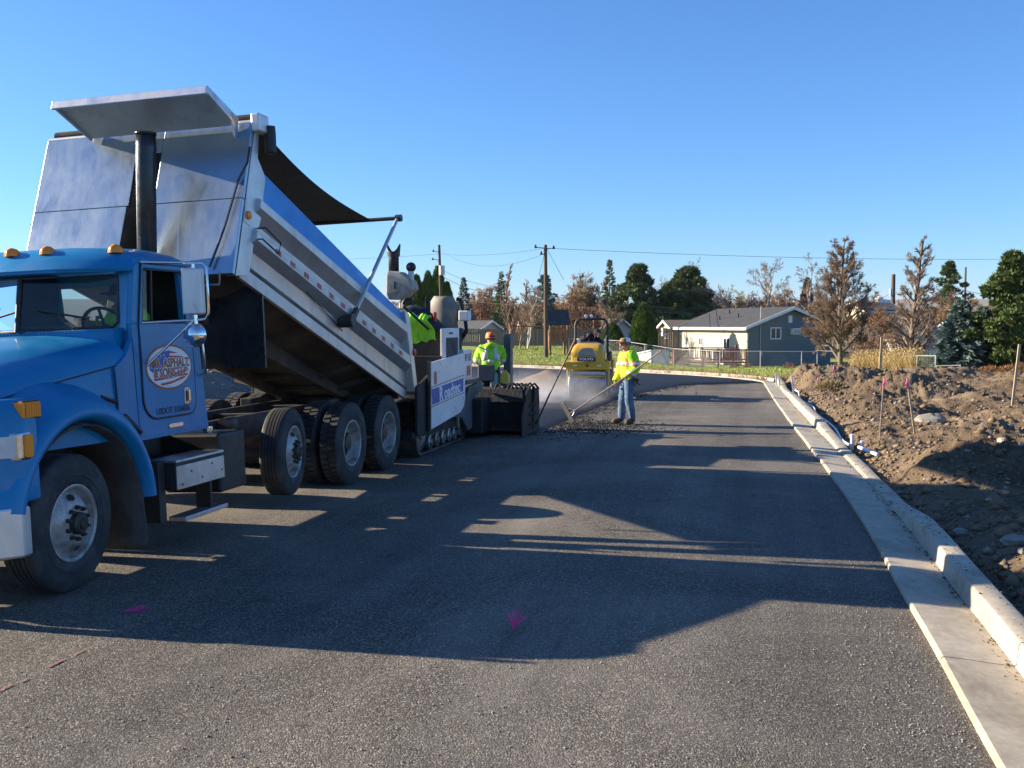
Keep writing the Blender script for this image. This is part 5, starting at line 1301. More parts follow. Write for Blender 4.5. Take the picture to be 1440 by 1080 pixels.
    if hands:
        for s in 'LR':
            a = j['wr' + s]; d = (a - j['el' + s]).normalized(); sd = d.cross(Vector((0, 0, 1)))
            sd = sd.normalized() if sd.length > 0.2 else Vector((1, 0, 0)); nn = sd.cross(d).normalized()
            grip = clothes.get('grip' + s)
            pal = a + d * 0.06
            if grip is not None: g = Vector(grip).normalized(); sd = g; nn = sd.cross(d).normalized()
            for q, (off, ln) in enumerate(((-0.03, 0.065), (-0.010, 0.078), (0.010, 0.074), (0.030, 0.058))):
                b0 = pal + sd * off + d * 0.02
                b1 = b0 + d * ln * 0.55 + nn * 0.012; b2 = b0 + d * ln * 0.75 + nn * ln * 0.55; b3 = b0 + d * ln * 0.35 + nn * ln * 0.95
                body.tube([b0, b1, b2, b3], [0.0105, 0.010, 0.009, 0.007], 6)
            t0 = a + d * 0.035 - sd * 0.03
            body.tube([t0, t0 - sd * 0.022 + d * 0.025 + nn * 0.012, t0 - sd * 0.012 + d * 0.05 + nn * 0.03], [0.012, 0.0115, 0.008], 6)
    body.build('body', M['skin'], root, smooth=70)
    # clothing follows the body
    def wear(nm, regions, mat, infl, cond=None, wr=0.006):
        keep = [i for i in range(len(F)) if reg[i] in regions and (cond is None or cond(C[i]))]
        if not keep: return None
        used = sorted({v for i in keep for v in F[i]}); mp = {v: k for k, v in enumerate(used)}
        P = V[used]; nz = vnoise(P[:, 0] * 14 + P[:, 2] * 5, P[:, 2] * 17 + P[:, 1] * 9, 5 + seed) - 0.5
        P = P + N[used] * (infl + wr * 2 * nz)[:, None]
        mb = MB(); mb.add(P, [tuple(mp[v] for v in F[i]) for i in keep])
        o = mb.build(nm, mat, root, smooth=70, solid=0.006); return o
    top = clothes['top']; wear(clothes.get('topname', 'hoodie'), ('torso', 'arm'), top, 0.042, None, 0.016)
    wear('trousers', ('leg',), clothes['trousers'], 0.024, None, 0.014)
    wear('boots', ('foot',), clothes['boots'], 0.018, None, 0.002)
    for k, (cond, m, infl, regs) in enumerate(clothes.get('bands', [])): wear('reflective_band', regs, m, infl + 0.017, cond, 0.016)
    if clothes.get('top2'): 
        cond, m = clothes['top2']; wear('front_panel', ('torso', 'arm'), m, 0.0435, cond, 0.016)
    if clothes.get('hood', True):
        mb = MB(); c = nk + Vector((0, 0.035, -0.01))
        P = [c + Vector((0.10 * cos(a), 0.085 * sin(a), 0.035 * sin(a) - 0.01)) for a in np.linspace(0, 2 * pi, 17)]
        mb.tube(P, [0.034 + 0.022 * max(0, sin(a)) for a in np.linspace(0, 2 * pi, 17)], 8, caps=False); mb.build('hood', top, root, smooth=70)
    # hair and hat
    def dome(r0, z0, z1, grow, front=True):
        mb = MB(); R = []
        for t in np.linspace(0, 1, 6):
            z = z0 + (z1 - z0) * sin(t * pi / 2); k = sqrt(max(0.0, 1 - (t * 0.98) ** 2.6))
            R.append([fp((0.086 + grow) * k * cos(a), (0.104 + grow) * k * sin(a) - 0.002, z) for a in np.linspace(0, 2 * pi, 20, endpoint=False)])
        mb.loft(R); return mb
    hair = MB()
    R = []
    for z, k in ((-0.035, 0.9), (0.0, 1.0), (0.05, 1.0), (0.085, 0.8), (0.105, 0.35)):
        R.append([fp(0.093 * k * cos(a), 0.012 + (0.105 if sin(a) > 0 else 0.05) * k * sin(a), z) for a in np.linspace(0, 2 * pi, 18, endpoint=False)])
    hair.loft(R); hair.build('hair', clothes.get('hair', M['hair']), root, smooth=60)
    if cap:
        kind, m1, m2, m3 = cap
        if kind == 'cap':
            dm = dome(0, 0.035, 0.125, 0.012); dm.build('cap', m1, root, smooth=60)
            mb = MB()
            R = []
            for a in np.linspace(-pi * 0.98, -0.02 * pi, 13):
                R.append([fp(0.092 * cos(a), 0.112 * sin(a) * 0.9, 0.045), fp(0.088 * cos(a), -0.075 + 0.125 * sin(a), 0.034 - 0.012 * abs(cos(a)))])
            mb.loft(R, closed=False, caps=False); mb.build('cap_brim', m2, root, smooth=60, solid=0.008)
            if m3 is not None:
                mb = MB(); R = []
                for t in np.linspace(0, 1, 6):
                    z = 0.040 + 0.088 * sin(t * pi / 2); k = sqrt(max(0.0, 1 - (t * 0.98) ** 2.6))
                    R.append([fp(0.1005 * k * cos(a), 0.1185 * k * sin(a) - 0.002, z) for a in np.linspace(-0.25, pi + 0.25, 14)])
                mb.loft(R, closed=False, caps=False); mb.build('cap_back', m3, root, smooth=60)
        else:
            dm = dome(0, 0.0, 0.125, 0.014); dm.build('beanie', m1, root, smooth=60)
            mb = MB(); mb.tube([fp(0.098 * cos(a), 0.116 * sin(a), 0.015) for a in np.linspace(0, 2 * pi, 21)], 0.014, 6, caps=False); mb.build('beanie_fold', m2, root, smooth=60)
    return root

# ------------------------------------------------------------------ the worker with the lute
W0 = at_z(882, 597, 0.0)
def band(lo, hi): return lambda c: lo < c[2] < hi
person('person', 'worker in lime hoodie, jeans and trucker cap standing with a long lute', (W0[0], W0[1] + 0.05, 0.0), radians(-62),
       dict(shL=(0.19, 0.0, 1.44), elL=(0.25, 0.10, 1.17), wrL=(0.21, -0.10, 0.99), shR=(-0.19, -0.02, 1.43), elR=(-0.24, -0.06, 1.15), wrR=(-0.15, -0.21, 0.87),
            pelvis=(0, 0.02, 0.97), belly=(0, 0.0, 1.12), chest=(0, -0.01, 1.32), neck=(0, -0.02, 1.50), head=(0, -0.06, 1.655),
            knL=(0.12, -0.02, 0.51), anL=(0.13, 0.07, 0.10), toL=(0.15, -0.10, 0.045), knR=(-0.11, -0.07, 0.51), anR=(-0.12, -0.09, 0.10), toR=(-0.15, -0.27, 0.045)),
       dict(top=M['hivis'], trousers=M['jeans'], boots=M['boot'], gripL=(-0.4, 0.74, 0.54),
            top2=(lambda c: c[1] < -0.01 and 0.9 < c[2] < 1.47 and abs(c[0]) < 0.2, M['hiyellow']),
            bands=[(band(1.20, 1.30), M['hiorange'], 0.029, ('torso', 'arm')), (band(1.225, 1.275), M['reflect'], 0.031, ('torso', 'arm')),
                   (lambda c: c[0] > 0.1 and 1.02 < c[2] < 1.09 and c[1] < 0.09, M['hiorange'], 0.029, ('arm',)), (lambda c: c[0] > 0.1 and 1.035 < c[2] < 1.075 and c[1] < 0.09, M['reflect'], 0.031, ('arm',)),
                   (lambda c: 0.09 < abs(c[0]) < 0.15 and c[2] > 1.28 and c[1] < 0.05, M['hiorange'], 0.029, ('torso',))]),
       1.005, 0.1, ('cap', M['captan'], M['capred'], M['plainwhite']))
# black gloves tucked in the back pocket
gl = thing('work_gloves', 'pair of black work gloves hanging from the jeans back pocket', 'gloves', (W0[0] + 0.17, W0[1] - 0.10, 0.93))
for dx, dy, tl in ((0.0, 0.0, 0.3), (0.03, 0.05, -0.1)):
    g = MB(); q = Matrix.Rotation(tl, 3, 'Y'); g.ball(Vector((dx, dy, -0.02)), (0.028, 0.045, 0.055), 8, 6)
    for k in range(4): g.tube([q @ Vector((dx, dy - 0.03 + 0.02 * k, -0.06)), q @ Vector((dx + 0.03, dy - 0.035 + 0.024 * k, -0.10)), q @ Vector((dx + 0.06, dy - 0.04 + 0.026 * k, -0.12))], [0.013, 0.012, 0.009], 6)
    g.tube([q @ Vector((dx, dy - 0.04, 0.0)), q @ Vector((dx + 0.05, dy - 0.06, -0.01))], [0.013, 0.01], 6)
    g.build('glove', M['black'], gl, smooth=60)
# lute
LH = at_z(799, 588, 0.02); LT = at_d(935, 497, (W0[1] - 0.0) * 0.985); 
lute = thing('lute', 'long handled asphalt lute held across the standing worker', 'lute', tuple(LH), world=True)
hand = at_d(878, 531, 20.55); LTv = Vector(hand) + (Vector(hand) - Vector(LH)).normalized() * 1.25
mb = MB(); LH0 = Vector(at_z(806, 594.5, 0.015)).lerp(Vector(at_d(791, 567, 21.35)), 0.42); mb.tube([LH0, Vector(hand), LTv], 0.015, 8); mb.build('handle', M['woodtool'], lute, smooth=60)
mb = MB(); dvec = Vector((0.10, -0.95, 0)).normalized(); ctr = Vector(LH); 
b_lo = Vector(at_z(806, 594.5, 0.015)); b_hi = Vector(at_d(791, 567, 21.35)); ctr = b_lo.lerp(b_hi, 0.5)
mb.bar(b_lo, b_hi, 0.02, 0.10); mb.build('blade', M['nut'], lute, bevel=0.004)
tpt = LH0.lerp(Vector(hand), 0.12)
for q in (0.2, 0.8):
    mb = MB(); mb.tube([b_lo.lerp(b_hi, q), tpt], 0.008, 6); mb.build('brace', M['steel'], lute)

# ------------------------------------------------------------------ truck driver
person('person', 'truck driver in dark cap and lime hoodie seated behind the steering wheel', (SX(1, 0.50), 8.40, 1.05), radians(-22),
       dict(pelvis=(0, 0.10, 0.62), belly=(0, 0.09, 0.76), chest=(0, 0.07, 0.96), neck=(0, 0.05, 1.11), head=(0, 0.0, 1.255), hipL=(0.1, 0.06, 0.60), hipR=(-0.1, 0.06, 0.60), knL=(0.13, -0.36, 0.60), knR=(-0.13, -0.36, 0.60), anL=(0.13, -0.36, 0.22), anR=(-0.13, -0.36, 0.22), toL=(0.13, -0.5, 0.15), toR=(-0.13, -0.5, 0.15),
            shL=(0.19, 0.06, 1.05), shR=(-0.19, 0.06, 1.05), elL=(0.27, -0.08, 0.86), elR=(-0.27, -0.08, 0.86), wrL=(0.14, -0.24, 0.97), wrR=(-0.16, -0.24, 0.97)),
       dict(top=M['hivis'], trousers=M['jeans'], boots=M['boot']), 1.0, radians(-20), ('cap', M['navy'], M['navy'], None), seed=3)

# ------------------------------------------------------------------ the paver
pv = thing('asphalt_paver', 'white and black tracked asphalt paver taking the load behind the truck', 'paver', (-6.2, 16.5, 0), world=True)
PX = -4.80
def PS(s): return -6.2 + s * 1.4
for s in (1, -1):
    x = PS(s)
    mb = MB(); mb.prism([(14.82, 0.44), (16.45, 0.57), (16.68, 0.66), (16.76, 0.80), (16.74, 1.58), (14.82, 1.47)], 'x', x - s * 0.04, x)
    wing = mb.build('hopper_wing', M['white'], pv, bevel=0.01)
    mb = MB(); mb.bb(x - s * 0.03, x + s * 0.012, 14.76, 14.82, 0.42, 1.50); mb.build('wing_edge', M['frame'], wing)
    xx = x + s * 0.002
    mb = MB(); mb.add([(xx, 14.90, 0.82), (xx, 16.62, 0.93), (xx, 16.64, 1.15), (xx, 14.86, 1.06)], [(0, 1, 2, 3)]); mb.build('blue_band', M['logoblue'], wing, fixn=False)
    for z0 in (0.79, 1.09):
        mb = MB(); mb.tube([(xx, 14.86, z0), (xx, 16.68, z0 + 0.11)], 0.006, 4); mb.build('gold_line', M['leafgold'], wing)
    mb = MB(); mb.add([(xx + s * 0.001, a, b) for a, b in ((14.90, 1.06), (15.02, 1.05), (15.16, 1.15), (15.02, 1.03))], [(0, 1, 2, 3)])
    mb = MB(); mb.prism([(a * 0.6 + 6.02 + 0, b) for a, b in rrect(14.98, 15.18, 1.13, 1.33, 0.05)], 'x', xx, xx + s * 0.004); mb.build('red_reflector', M['redtape'], wing)
    if s == 1:
        text('wing_lettering', 'oadtec', 0.27, M['plainwhite'], wing, (xx + 0.002, 15.98, 0.985), (0, 1, 0.062), (0, -0.062, 1), 0.001, 0.008, 1.25)
        text('wing_initial', 'R', 0.33, M['plainwhite'], wing, (xx + 0.002, 15.36, 0.945), (0, 1, 0.062), (0, -0.062, 1), 0.001, 0.012, 1.0)
        mb = MB(); rs = random.Random(8)
        for k in range(10):
            a, b = rs.uniform(14.95, 16.6), rs.uniform(0.6, 1.45); l = rs.uniform(0.02, 0.07)
            mb.add([(xx + 0.0015, a, b), (xx + 0.0015, a + 0.012, b - 0.01), (xx + 0.0015, a + 0.02, b + l), (xx + 0.0015, a + 0.005, b + l)], [(0, 1, 2, 3)])
        mb.build('rust_chips', M['frame'], wing, fixn=False)
# hopper
mb = MB()
for s in (1, -1):
    x = PS(s) - s * 0.05
    mb.hexa([(x, 14.35, 0.40), (x - s * 0.05, 14.35, 0.40), (x - s * 0.05, 15.7, 0.40), (x, 15.7, 0.40), (x, 14.35, 1.12), (x - s * 0.05, 14.35, 1.12), (x - s * 0.05, 15.7, 1.50), (x, 15.7, 1.50)])
mb.hexa([(-7.5, 14.25, 0.35), (-4.9, 14.25, 0.35), (-4.9, 15.8, 0.35), (-7.5, 15.8, 0.35), (-7.5, 14.25, 0.45), (-4.9, 14.25, 0.45), (-4.9, 15.8, 0.6), (-7.5, 15.8, 0.6)])
mb.bb(-7.5, -4.9, 15.65, 15.75, 0.4, 1.55)
mb.build('hopper', M['matte'], pv, bevel=0.01)
mb = MB(); mb.tube([(-7.2, 14.22, 0.42), (-5.2, 14.22, 0.42)], 0.09, 12); mb.build('push_roller', M['steel'], pv, smooth=40)
# asphalt in the hopper
X, Y = np.meshgrid(np.linspace(-7.4, -4.95, 40), np.linspace(14.35, 15.62, 26))
Z = 0.62 + 0.42 * np.exp(-((X + 6.2) / 1.1) ** 2) * np.exp(-((Y - 15.1) / 0.7) ** 2) + 0.06 * fbm(X * 6, Y * 6, 4, 91) + 0.22 * sstep(-5.6, -5.0, X) 
idx = np.arange(Z.size).reshape(Z.shape)
np_mesh('asphalt_load', np.stack([X, Y, Z], -1).reshape(-1, 3), np.stack([idx[:-1, :-1], idx[:-1, 1:], idx[1:, 1:], idx[1:, :-1]], -1).reshape(-1, 4), M['mat'], pv, True)
# engine house
mb = MB(); mb.bb(-7.3, -4.92, 15.78, 17.0, 0.95, 1.98); mb.build('engine_house', M['matte'], pv, bevel=0.03)
mb = MB(); mb.bb(-4.92, -4.86, 15.72, 16.60, 1.45, 2.0); pnl = mb.build('side_cover', M['white'], pv, bevel=0.012)
mb = MB(); mb.bb(-4.862, -4.852, 15.84, 16.48, 1.50, 1.84); mb.build('grille_frame', M['frame'], pnl)
for k in range(14):
    mb = MB(); mb.box((-4.845, 16.16, 1.515 + k * 0.0245), (0.02, 0.62, 0.012), Matrix.Rotation(radians(35), 3, 'Y')); mb.build('grille_slat', M['steel'], pnl)
mb = MB()
for k in range(4): mb.bb(-4.862, -4.855, 16.0 + k * 0.06, 16.04 + k * 0.06, 1.90, 1.93)
mb.build('cover_vents', M['frame'], pnl)
mb = MB(); mb.bb(-4.95, -4.84, 16.78, 17.32, 1.12, 1.62); mp = mb.build('model_plate', M['white'], pv, bevel=0.01)
text('plate_lettering', 'RP 155', 0.17, M['ink'], mp, (-4.838, 17.05, 1.48), (0, 1, 0), (0, 0, 1), 0.001, 0.004, 0.85)
mb = MB(); mb.bb(-4.838, -4.836, 16.98, 17.22, 1.17, 1.34); mb.build('warning_label', M['redtape'], mp)
# operator station
mb = MB(); mb.bb(-7.4, -4.9, 17.0, 18.1, 1.0, 1.08); mb.build('deck', M['frame'], pv, bevel=0.01)
mb = MB()
R = []
for t in np.linspace(0, 1, 9):
    z = 1.98 + 0.56 * t; w = 0.30 * (1 - 0.55 * max(0, t - 0.55) ** 1.1 / 0.45) if t > 0.55 else 0.24 + 0.06 * t / 0.55
    R.append([(-5.30 + o * w, 16.95 + 0.10 * t + 0.10 * o * o, z) for o in (-1, -0.6, -0.2, 0.2, 0.6, 1)])
mb.loft(R, closed=False, caps=False); mb.build('seat_shell', M['sidingtan'] if False else pbr('seat_shell_beige', (0.25, 0.225, 0.19), 0.7, 0, 0.4, 3.0), pv, smooth=60, solid=0.08)
mb = MB(); mb.bb(-5.62, -5.02, 17.0, 17.5, 1.85, 2.0); mb.build('seat_cushion', M['seat'], pv, bevel=0.05)
mb = MB(); mb.bb(-4.98, -4.80, 16.95, 17.15, 2.12, 2.30); mb.build('console', M['white'], pv, bevel=0.02)
mb = MB(); mb.tube([(-4.88, 17.05, 2.12), (-4.86, 17.05, 1.95), (-5.0, 17.1, 1.75), (-5.2, 17.1, 1.65)], 0.035, 8); mb.tube([(-4.92, 17.0, 2.30), (-4.96, 17.0, 2.48), (-5.02, 17.0, 2.5)], 0.04, 8); mb.build('console_arm', M['black'], pv, smooth=60)
mb = MB(); mb.tube([(-5.10, 16.0, 1.98), (-5.10, 16.0, 2.26)], 0.032, 10); mb.build('red_bottle', M['redlens'], pv, smooth=50)
mb = MB(); mb.lathe([(0.0001, 0.0), (0.10, 0.01), (0.17, 0.06), (0.19, 0.10), (0.18, 0.105), (0.0001, 0.09)], (-5.35, 16.0, 2.10), 'z', 20); mb.build('pan', M['plainwhite'], pv, smooth=50)
mb = MB(); mb.tube([(-5.75, 16.3, 1.98), (-5.75, 16.3, 2.42), (-5.70, 16.3, 2.50), (-5.62, 16.3, 2.48), (-5.58, 16.35, 2.30), (-5.55, 16.4, 1.98)], 0.035, 8); mb.tube([(-5.45, 16.7, 1.98), (-5.45, 16.7, 2.5)], 0.05, 8); mb.build('pipework', M['black'], pv, smooth=60)
# fume stack
sx, sy = -5.95, 16.5
mb = MB(); mb.tube([(sx + 0.10, sy, 1.95), (sx + 0.10, sy, 2.45)], 0.05, 10); mb.build('fume_duct', M['steel'], pv, smooth=50)
mb = MB(); mb.loft([[(sx - 0.10 + 0.0, sy - 0.16, 2.48), (sx + 0.16, sy - 0.16, 2.48), (sx + 0.16, sy + 0.16, 2.48), (sx - 0.10, sy + 0.16, 2.48)], [(sx - 0.13, sy - 0.18, 2.58), (sx + 0.36, sy - 0.18, 2.66), (sx + 0.36, sy + 0.18, 2.66), (sx - 0.13, sy + 0.18, 2.58)], [(sx - 0.12, sy - 0.18, 2.90), (sx + 0.32, sy - 0.18, 2.80), (sx + 0.32, sy + 0.18, 2.80), (sx - 0.12, sy + 0.18, 2.90)], [(sx - 0.10, sy - 0.15, 2.97), (sx + 0.12, sy - 0.15, 2.95), (sx + 0.12, sy + 0.15, 2.95), (sx - 0.10, sy + 0.15, 2.97)]])
fb = mb.build('fume_box', pbr('fume_box_grey', (0.36, 0.33, 0.28), 0.7, 0, 0.3, 6.0, dirt=(0.08, 0.07, 0.05), dirt_amt=0.4), pv, bevel=0.03)
mb = MB(); mb.bb(sx + 0.03, sx + 0.06, sy - 0.19, sy - 0.178, 2.66, 2.78); mb.build('latch', M['black'], fb)
mb = MB(); n = 24; R = []
for z, r in ((2.94, 0.085), (3.22, 0.085), (3.225, 0.105), (3.28, 0.105)): R.append([(sx - 0.04 + r * cos(2 * pi * k / n), sy + r * sin(2 * pi * k / n), z) for k in range(n)])
R.append([(sx - 0.04 + 0.115 * cos(2 * pi * k / n), sy + 0.115 * sin(2 * pi * k / n), 3.29 + 0.14 * (0.5 + 0.5 * cos(4 * pi * k / n)) ** 1.6) for k in range(n)])
mb.loft(R, closed=True, caps=False); mb.build('fume_stack', M['black'], pv, smooth=40, solid=0.008)
mb = MB(); mb.tube([(sx + 0.27, sy, 2.78), (sx + 0.27, sy, 2.96)], 0.05, 12); mb.build('intake_neck', M['whitetape'], pv, smooth=50)
mb = MB(); mb.ball((sx + 0.27, sy, 3.03), 0.085, 16, 10); mb.build('intake_ball', M['black'], pv, smooth=60)
mb = MB(); mb.tube([(-5.30, 15.0, 2.35), (-5.08, 15.7, 1.95)], 0.02, 6); mb.tube([(sx, 16.1, 1.9), (-5.2, 15.9, 2.0)], 0.03, 6); mb.build('hand_rail', M['black'], pv)
# crawler tracks
for s in (1, -1):
    xo = -6.2 + s * 1.2; xi = xo - s * 0.42
    path = []
    for a in np.linspace(pi / 2, 3 * pi / 2, 9): path.append((15.0 + 0.30 * cos(a), 0.32 + 0.30 * sin(a)))
    for y in np.linspace(15.2, 17.1, 12): path.append((y, 0.022))
    for a in np.linspace(-pi / 2, pi / 2, 9): path.append((17.2 + 0.30 * cos(a), 0.32 + 0.30 * sin(a)))
    for y in np.linspace(17.0, 15.2, 12): path.append((y, 0.60 - 0.03 * sin((y - 15.2) / 1.8 * pi)))
    mb = MB(); rings = []
    cy_, cz_ = 16.1, 0.32
    for (y, z) in path:
        rings.append([(xo, y, z), (xi, y, z), (xi, cy_ + (y - cy_) * 0.955, cz_ + (z - cz_) * 0.87), (xo, cy_ + (y - cy_) * 0.955, cz_ + (z - cz_) * 0.87)])
    rings.append(rings[0]); mb.loft(rings, closed=True, caps=False); tk = mb.build('crawler_track', M['frame'], pv)
    for k in range(0, len(path), 1):
        (y, z), (y2, z2) = path[k], path[(k + 1) % len(path)]
        m = MB(); ang = atan2(z2 - z, y2 - y); m.box(((xo + xi) / 2, (y + y2) / 2, (z + z2) / 2), (0.43, 0.05, 0.03), Matrix.Rotation(ang, 3, 'X')); m.build('track_pad', M['rubberflat'], tk)
    for y, r, z in ((15.0, 0.22, 0.32), (17.2, 0.24, 0.33), (15.5, 0.12, 0.18), (15.85, 0.12, 0.18), (16.2, 0.12, 0.18), (16.55, 0.12, 0.18), (16.85, 0.12, 0.18)):
        m = MB(); m.lathe([(0.0001, 0.02), (0.05, 0.02), (0.06, 0.0), (r * 0.8, -0.01), (r * 0.85, 0.01), (r, 0.0), (r, -0.30), (0.0001, -0.30)], (xo - s * 0.02, y, z), 'x', 20, s); m.build('track_roller', M['steel'], tk, smooth=40)
    m = MB(); m.bb(xo - s * 0.30, xo - s * 0.05, 15.2, 17.0, 0.25, 0.48); m.build('track_frame', M['frame'], tk, bevel=0.02)
    # tow arm
    m = MB(); m.prism([(15.5, 0.72), (17.0, 0.62), (17.35, 0.95), (18.2, 1.02), (18.3, 0.85), (17.75, 0.75), (17.55, 0.20), (17.3, 0.18), (16.9, 0.45), (15.5, 0.58)], 'x', -6.2 + s * 1.24, -6.2 + s * 1.30); m.build('tow_arm', M['steel'] if False else pbr('tow_arm_grey', (0.10, 0.105, 0.11), 0.6, 0.0, 0.25, 5.0, dirt=(0.05, 0.045, 0.04), dirt_amt=0.4), pv, bevel=0.01)
    m = MB(); m.tube([(-6.2 + s * 1.27, 16.75, 0.25), (-6.2 + s * 1.27, 16.7, 0.85)], 0.022, 8); m.build('lift_ram', M['chrome'], pv)
mb = MB(); mb.bb(-7.2, -5.2, 15.0, 17.8, 0.35, 1.0); mb.build('main_frame', M['frame'], pv, bevel=0.02)
# auger chamber and screed
mb = MB(); mb.bb(-7.7, -4.72, 17.55, 18.2, 0.10, 0.72); mb.build('auger_box', M['matte'], pv, bevel=0.02)
sc_ = MB(); sc_.bb(-8.42, -4.06, 18.25, 19.15, 0.075, 0.62); sc_.hexa([(-8.42, 18.2, 0.62), (-4.08, 18.2, 0.62), (-4.08, 19.1, 0.62), (-8.42, 19.1, 0.62), (-8.42, 18.35, 0.86), (-4.15, 18.35, 0.86), (-4.15, 19.0, 0.86), (-8.42, 19.0, 0.86)])
screed = sc_.build('screed', M['tar'], pv, bevel=0.02)
for x in (-4.04, -8.44):
    mb = MB(); mb.prism([(17.75, 0.03), (19.25, 0.03), (19.25, 0.5), (19.1, 0.85), (18.2, 0.85), (17.75, 0.4)], 'x', x - 0.015, x + 0.015); mb.build('end_gate', M['tar'], screed, bevel=0.005)
mb = MB(); rs = random.Random(12)
for k in range(9):
    x = -4.7 + k * 0.08; mb.tube([(x, 18.4, 0.84), (x + 0.02, 18.42, 0.90 + 0.05 * rs.random()), (x + 0.10, 18.5, 0.93 + 0.04 * rs.random()), (x + 0.16, 18.6, 0.86)], 0.02, 6)
for z in (0.2, 0.38, 0.55): mb.tube([(-4.02, 18.3, z), (-3.97, 18.6, z + 0.05), (-4.02, 18.9, z)], 0.018, 6)
mb.tube([(-4.03, 18.6, 0.1), (-4.0, 18.6, 0.9)], 0.03, 8); mb.tube([(-4.12, 18.9, 0.8), (-3.98, 18.95, 0.82), (-3.97, 18.95, 0.55)], 0.012, 6)
mb.build('screed_hoses', M['tar'], screed, smooth=60)
mb = MB(); mb.bb(-4.95, -4.15, 19.1, 19.55, 0.20, 0.25); mb.build('catwalk', M['frame'], screed)
mb = MB(); mb.bb(-4.80, -4.66, 19.50, 19.72, 0.45, 1.88); mb.tube([(-4.75, 19.6, 1.86), (-4.75, 19.55, 1.95), (-4.80, 19.5, 1.97)], 0.015, 6); mb.build('screed_post', pbr('post_slate', (0.07, 0.08, 0.095), 0.5, 0, 0.2, 4.0), pv, bevel=0.015)
mb = MB(); mb.bb(-5.25, -4.92, 19.2, 19.3, 0.95, 1.28); mb.build('control_box', pbr('control_slate', (0.06, 0.075, 0.09), 0.5, 0, 0.2, 4.0), pv, bevel=0.02)
mb = MB(); mb.tube([(-5.6, 18.9, 1.75), (-5.2, 19.15, 1.62), (-4.78, 19.5, 1.42)], 0.012, 6); mb.tube([(-5.6, 18.9, 0.8), (-5.6, 18.9, 1.75)], 0.015, 6); mb.build('guard_rail', M['galv'], pv)
mb = MB(); mb.add([(-5.6, 18.92, 1.72), (-5.2, 19.17, 1.60), (-4.78, 19.52, 1.40), (-4.78, 19.52, 1.10), (-5.2, 19.17, 1.15), (-5.6, 18.92, 1.2)], [(0, 1, 4, 5), (1, 2, 3, 4)]); 
# things left on the paver
jk = thing('dark_jackets', 'heap of dark jackets piled on the engine house', 'jackets', (-5.6, 16.1, 1.98))
mb = MB(); rs = random.Random(4)
X, Y = np.meshgrid(np.linspace(-1, 1, 26), np.linspace(-1, 1, 20))
Z = 0.30 * np.clip(1 - X ** 4, 0, 1) * np.clip(1 - Y ** 4, 0, 1) * (0.35 + 1.1 * fbm(X * 1.6 + 4, Y * 1.6, 4, 17)) - 0.0
idx = np.arange(Z.size).reshape(Z.shape)
np_mesh('jacket_folds', np.stack([X * 0.62, Y * 0.33, Z], -1).reshape(-1, 3), np.stack([idx[:-1, :-1], idx[:-1, 1:], idx[1:, 1:], idx[1:, :-1]], -1).reshape(-1, 4), M['navy'], jk, True)
hv = thing('hivis_garment', 'crumpled lime hi-vis garment draped over the engine house edge', 'garment', (-5.32, 15.72, 1.98))
X, Y = np.meshgrid(np.linspace(-1, 1, 22), np.linspace(0, 1, 26)); 
fold = 0.22 * (fbm(X * 2.2 + 3, Y * 2.5, 4, 23) - 0.35)
Yp = np.where(Y < 0.4, 0.28 - 0.7 * Y, 0.0 - 0.06 - fold * 0.8); Zp = np.where(Y < 0.4, 0.12 + fold * 1.4, 0.12 - (Y - 0.4) * (0.40 + 0.35 * fbm(X * 1.3 + 8, X * 0 + 1, 2, 33)) + fold * 0.5)
Xp = X * (0.13 + 0.13 * fbm(Y * 3.1, X * 0.6 + 2, 3, 29)) + 0.22 * Y - 0.06
idx = np.arange(X.size).reshape(X.shape)
g = np_mesh('garment_cloth', np.stack([Xp, Yp, Zp], -1).reshape(-1, 3), np.stack([idx[:-1, :-1], idx[:-1, 1:], idx[1:, 1:], idx[1:, :-1]], -1).reshape(-1, 4), M['hivis'], hv, True)
md = g.modifiers.new('solid', 'SOLIDIFY'); md.thickness = 0.012
# screed operator
p = at_d(690, 500, 20.0)
person('person', 'screed operator in orange beanie and lime hoodie behind the paver', (p[0], p[1], 0.25), radians(195),
       dict(head=(0.0, -0.14, 1.57), neck=(0, -0.07, 1.42), chest=(0, -0.04, 1.26), belly=(0, 0.01, 1.09), shL=(0.19, -0.06, 1.36), shR=(-0.19, -0.06, 1.36), elL=(0.27, -0.14, 1.12), elR=(-0.27, -0.14, 1.12), wrL=(0.16, -0.32, 1.06), wrR=(-0.16, -0.32, 1.06)),
       dict(top=M['hivis'], trousers=M['navy'], boots=M['boot'], bands=[(band(1.10, 1.16), M['reflect'], 0.029, ('torso', 'arm')), (lambda c: abs(abs(c[0]) - 0.1) < 0.03 and c[1] > 0 and c[2] > 1.1, M['reflect'], 0.029, ('torso',))]), 0.98, 0.3, ('beanie', M['orange'], M['orange'], None), seed=6)
jg = thing('yellow_jug', 'yellow plastic jug standing on the screed catwalk', 'jug', (-4.72, 19.30, 0.86))
mb = MB(); mb.loft([rrect(-0.08, 0.08, -0.06, 0.06, 0.03) and [(a, b, z) for a, b in rrect(-0.09 * k, 0.09 * k, -0.07 * k, 0.07 * k, 0.025 * k)] for z, k in ((0, 0.95), (0.02, 1), (0.20, 1), (0.26, 0.7), (0.28, 0.3), (0.31, 0.3))]); mb.build('jug_body', pbr('jug_yellow', (0.62, 0.42, 0.06), 0.5), jg, smooth=40)
mb = MB(); mb.tube([(0.0, 0.05, 0.27), (0.05, 0.06, 0.25), (0.06, 0.06, 0.15)], 0.012, 6); mb.build('jug_handle', M['yellow'], jg)
jg = thing('green_jug', 'pale green plastic bottle beside the yellow jug', 'bottle', (-4.92, 19.30, 0.86))
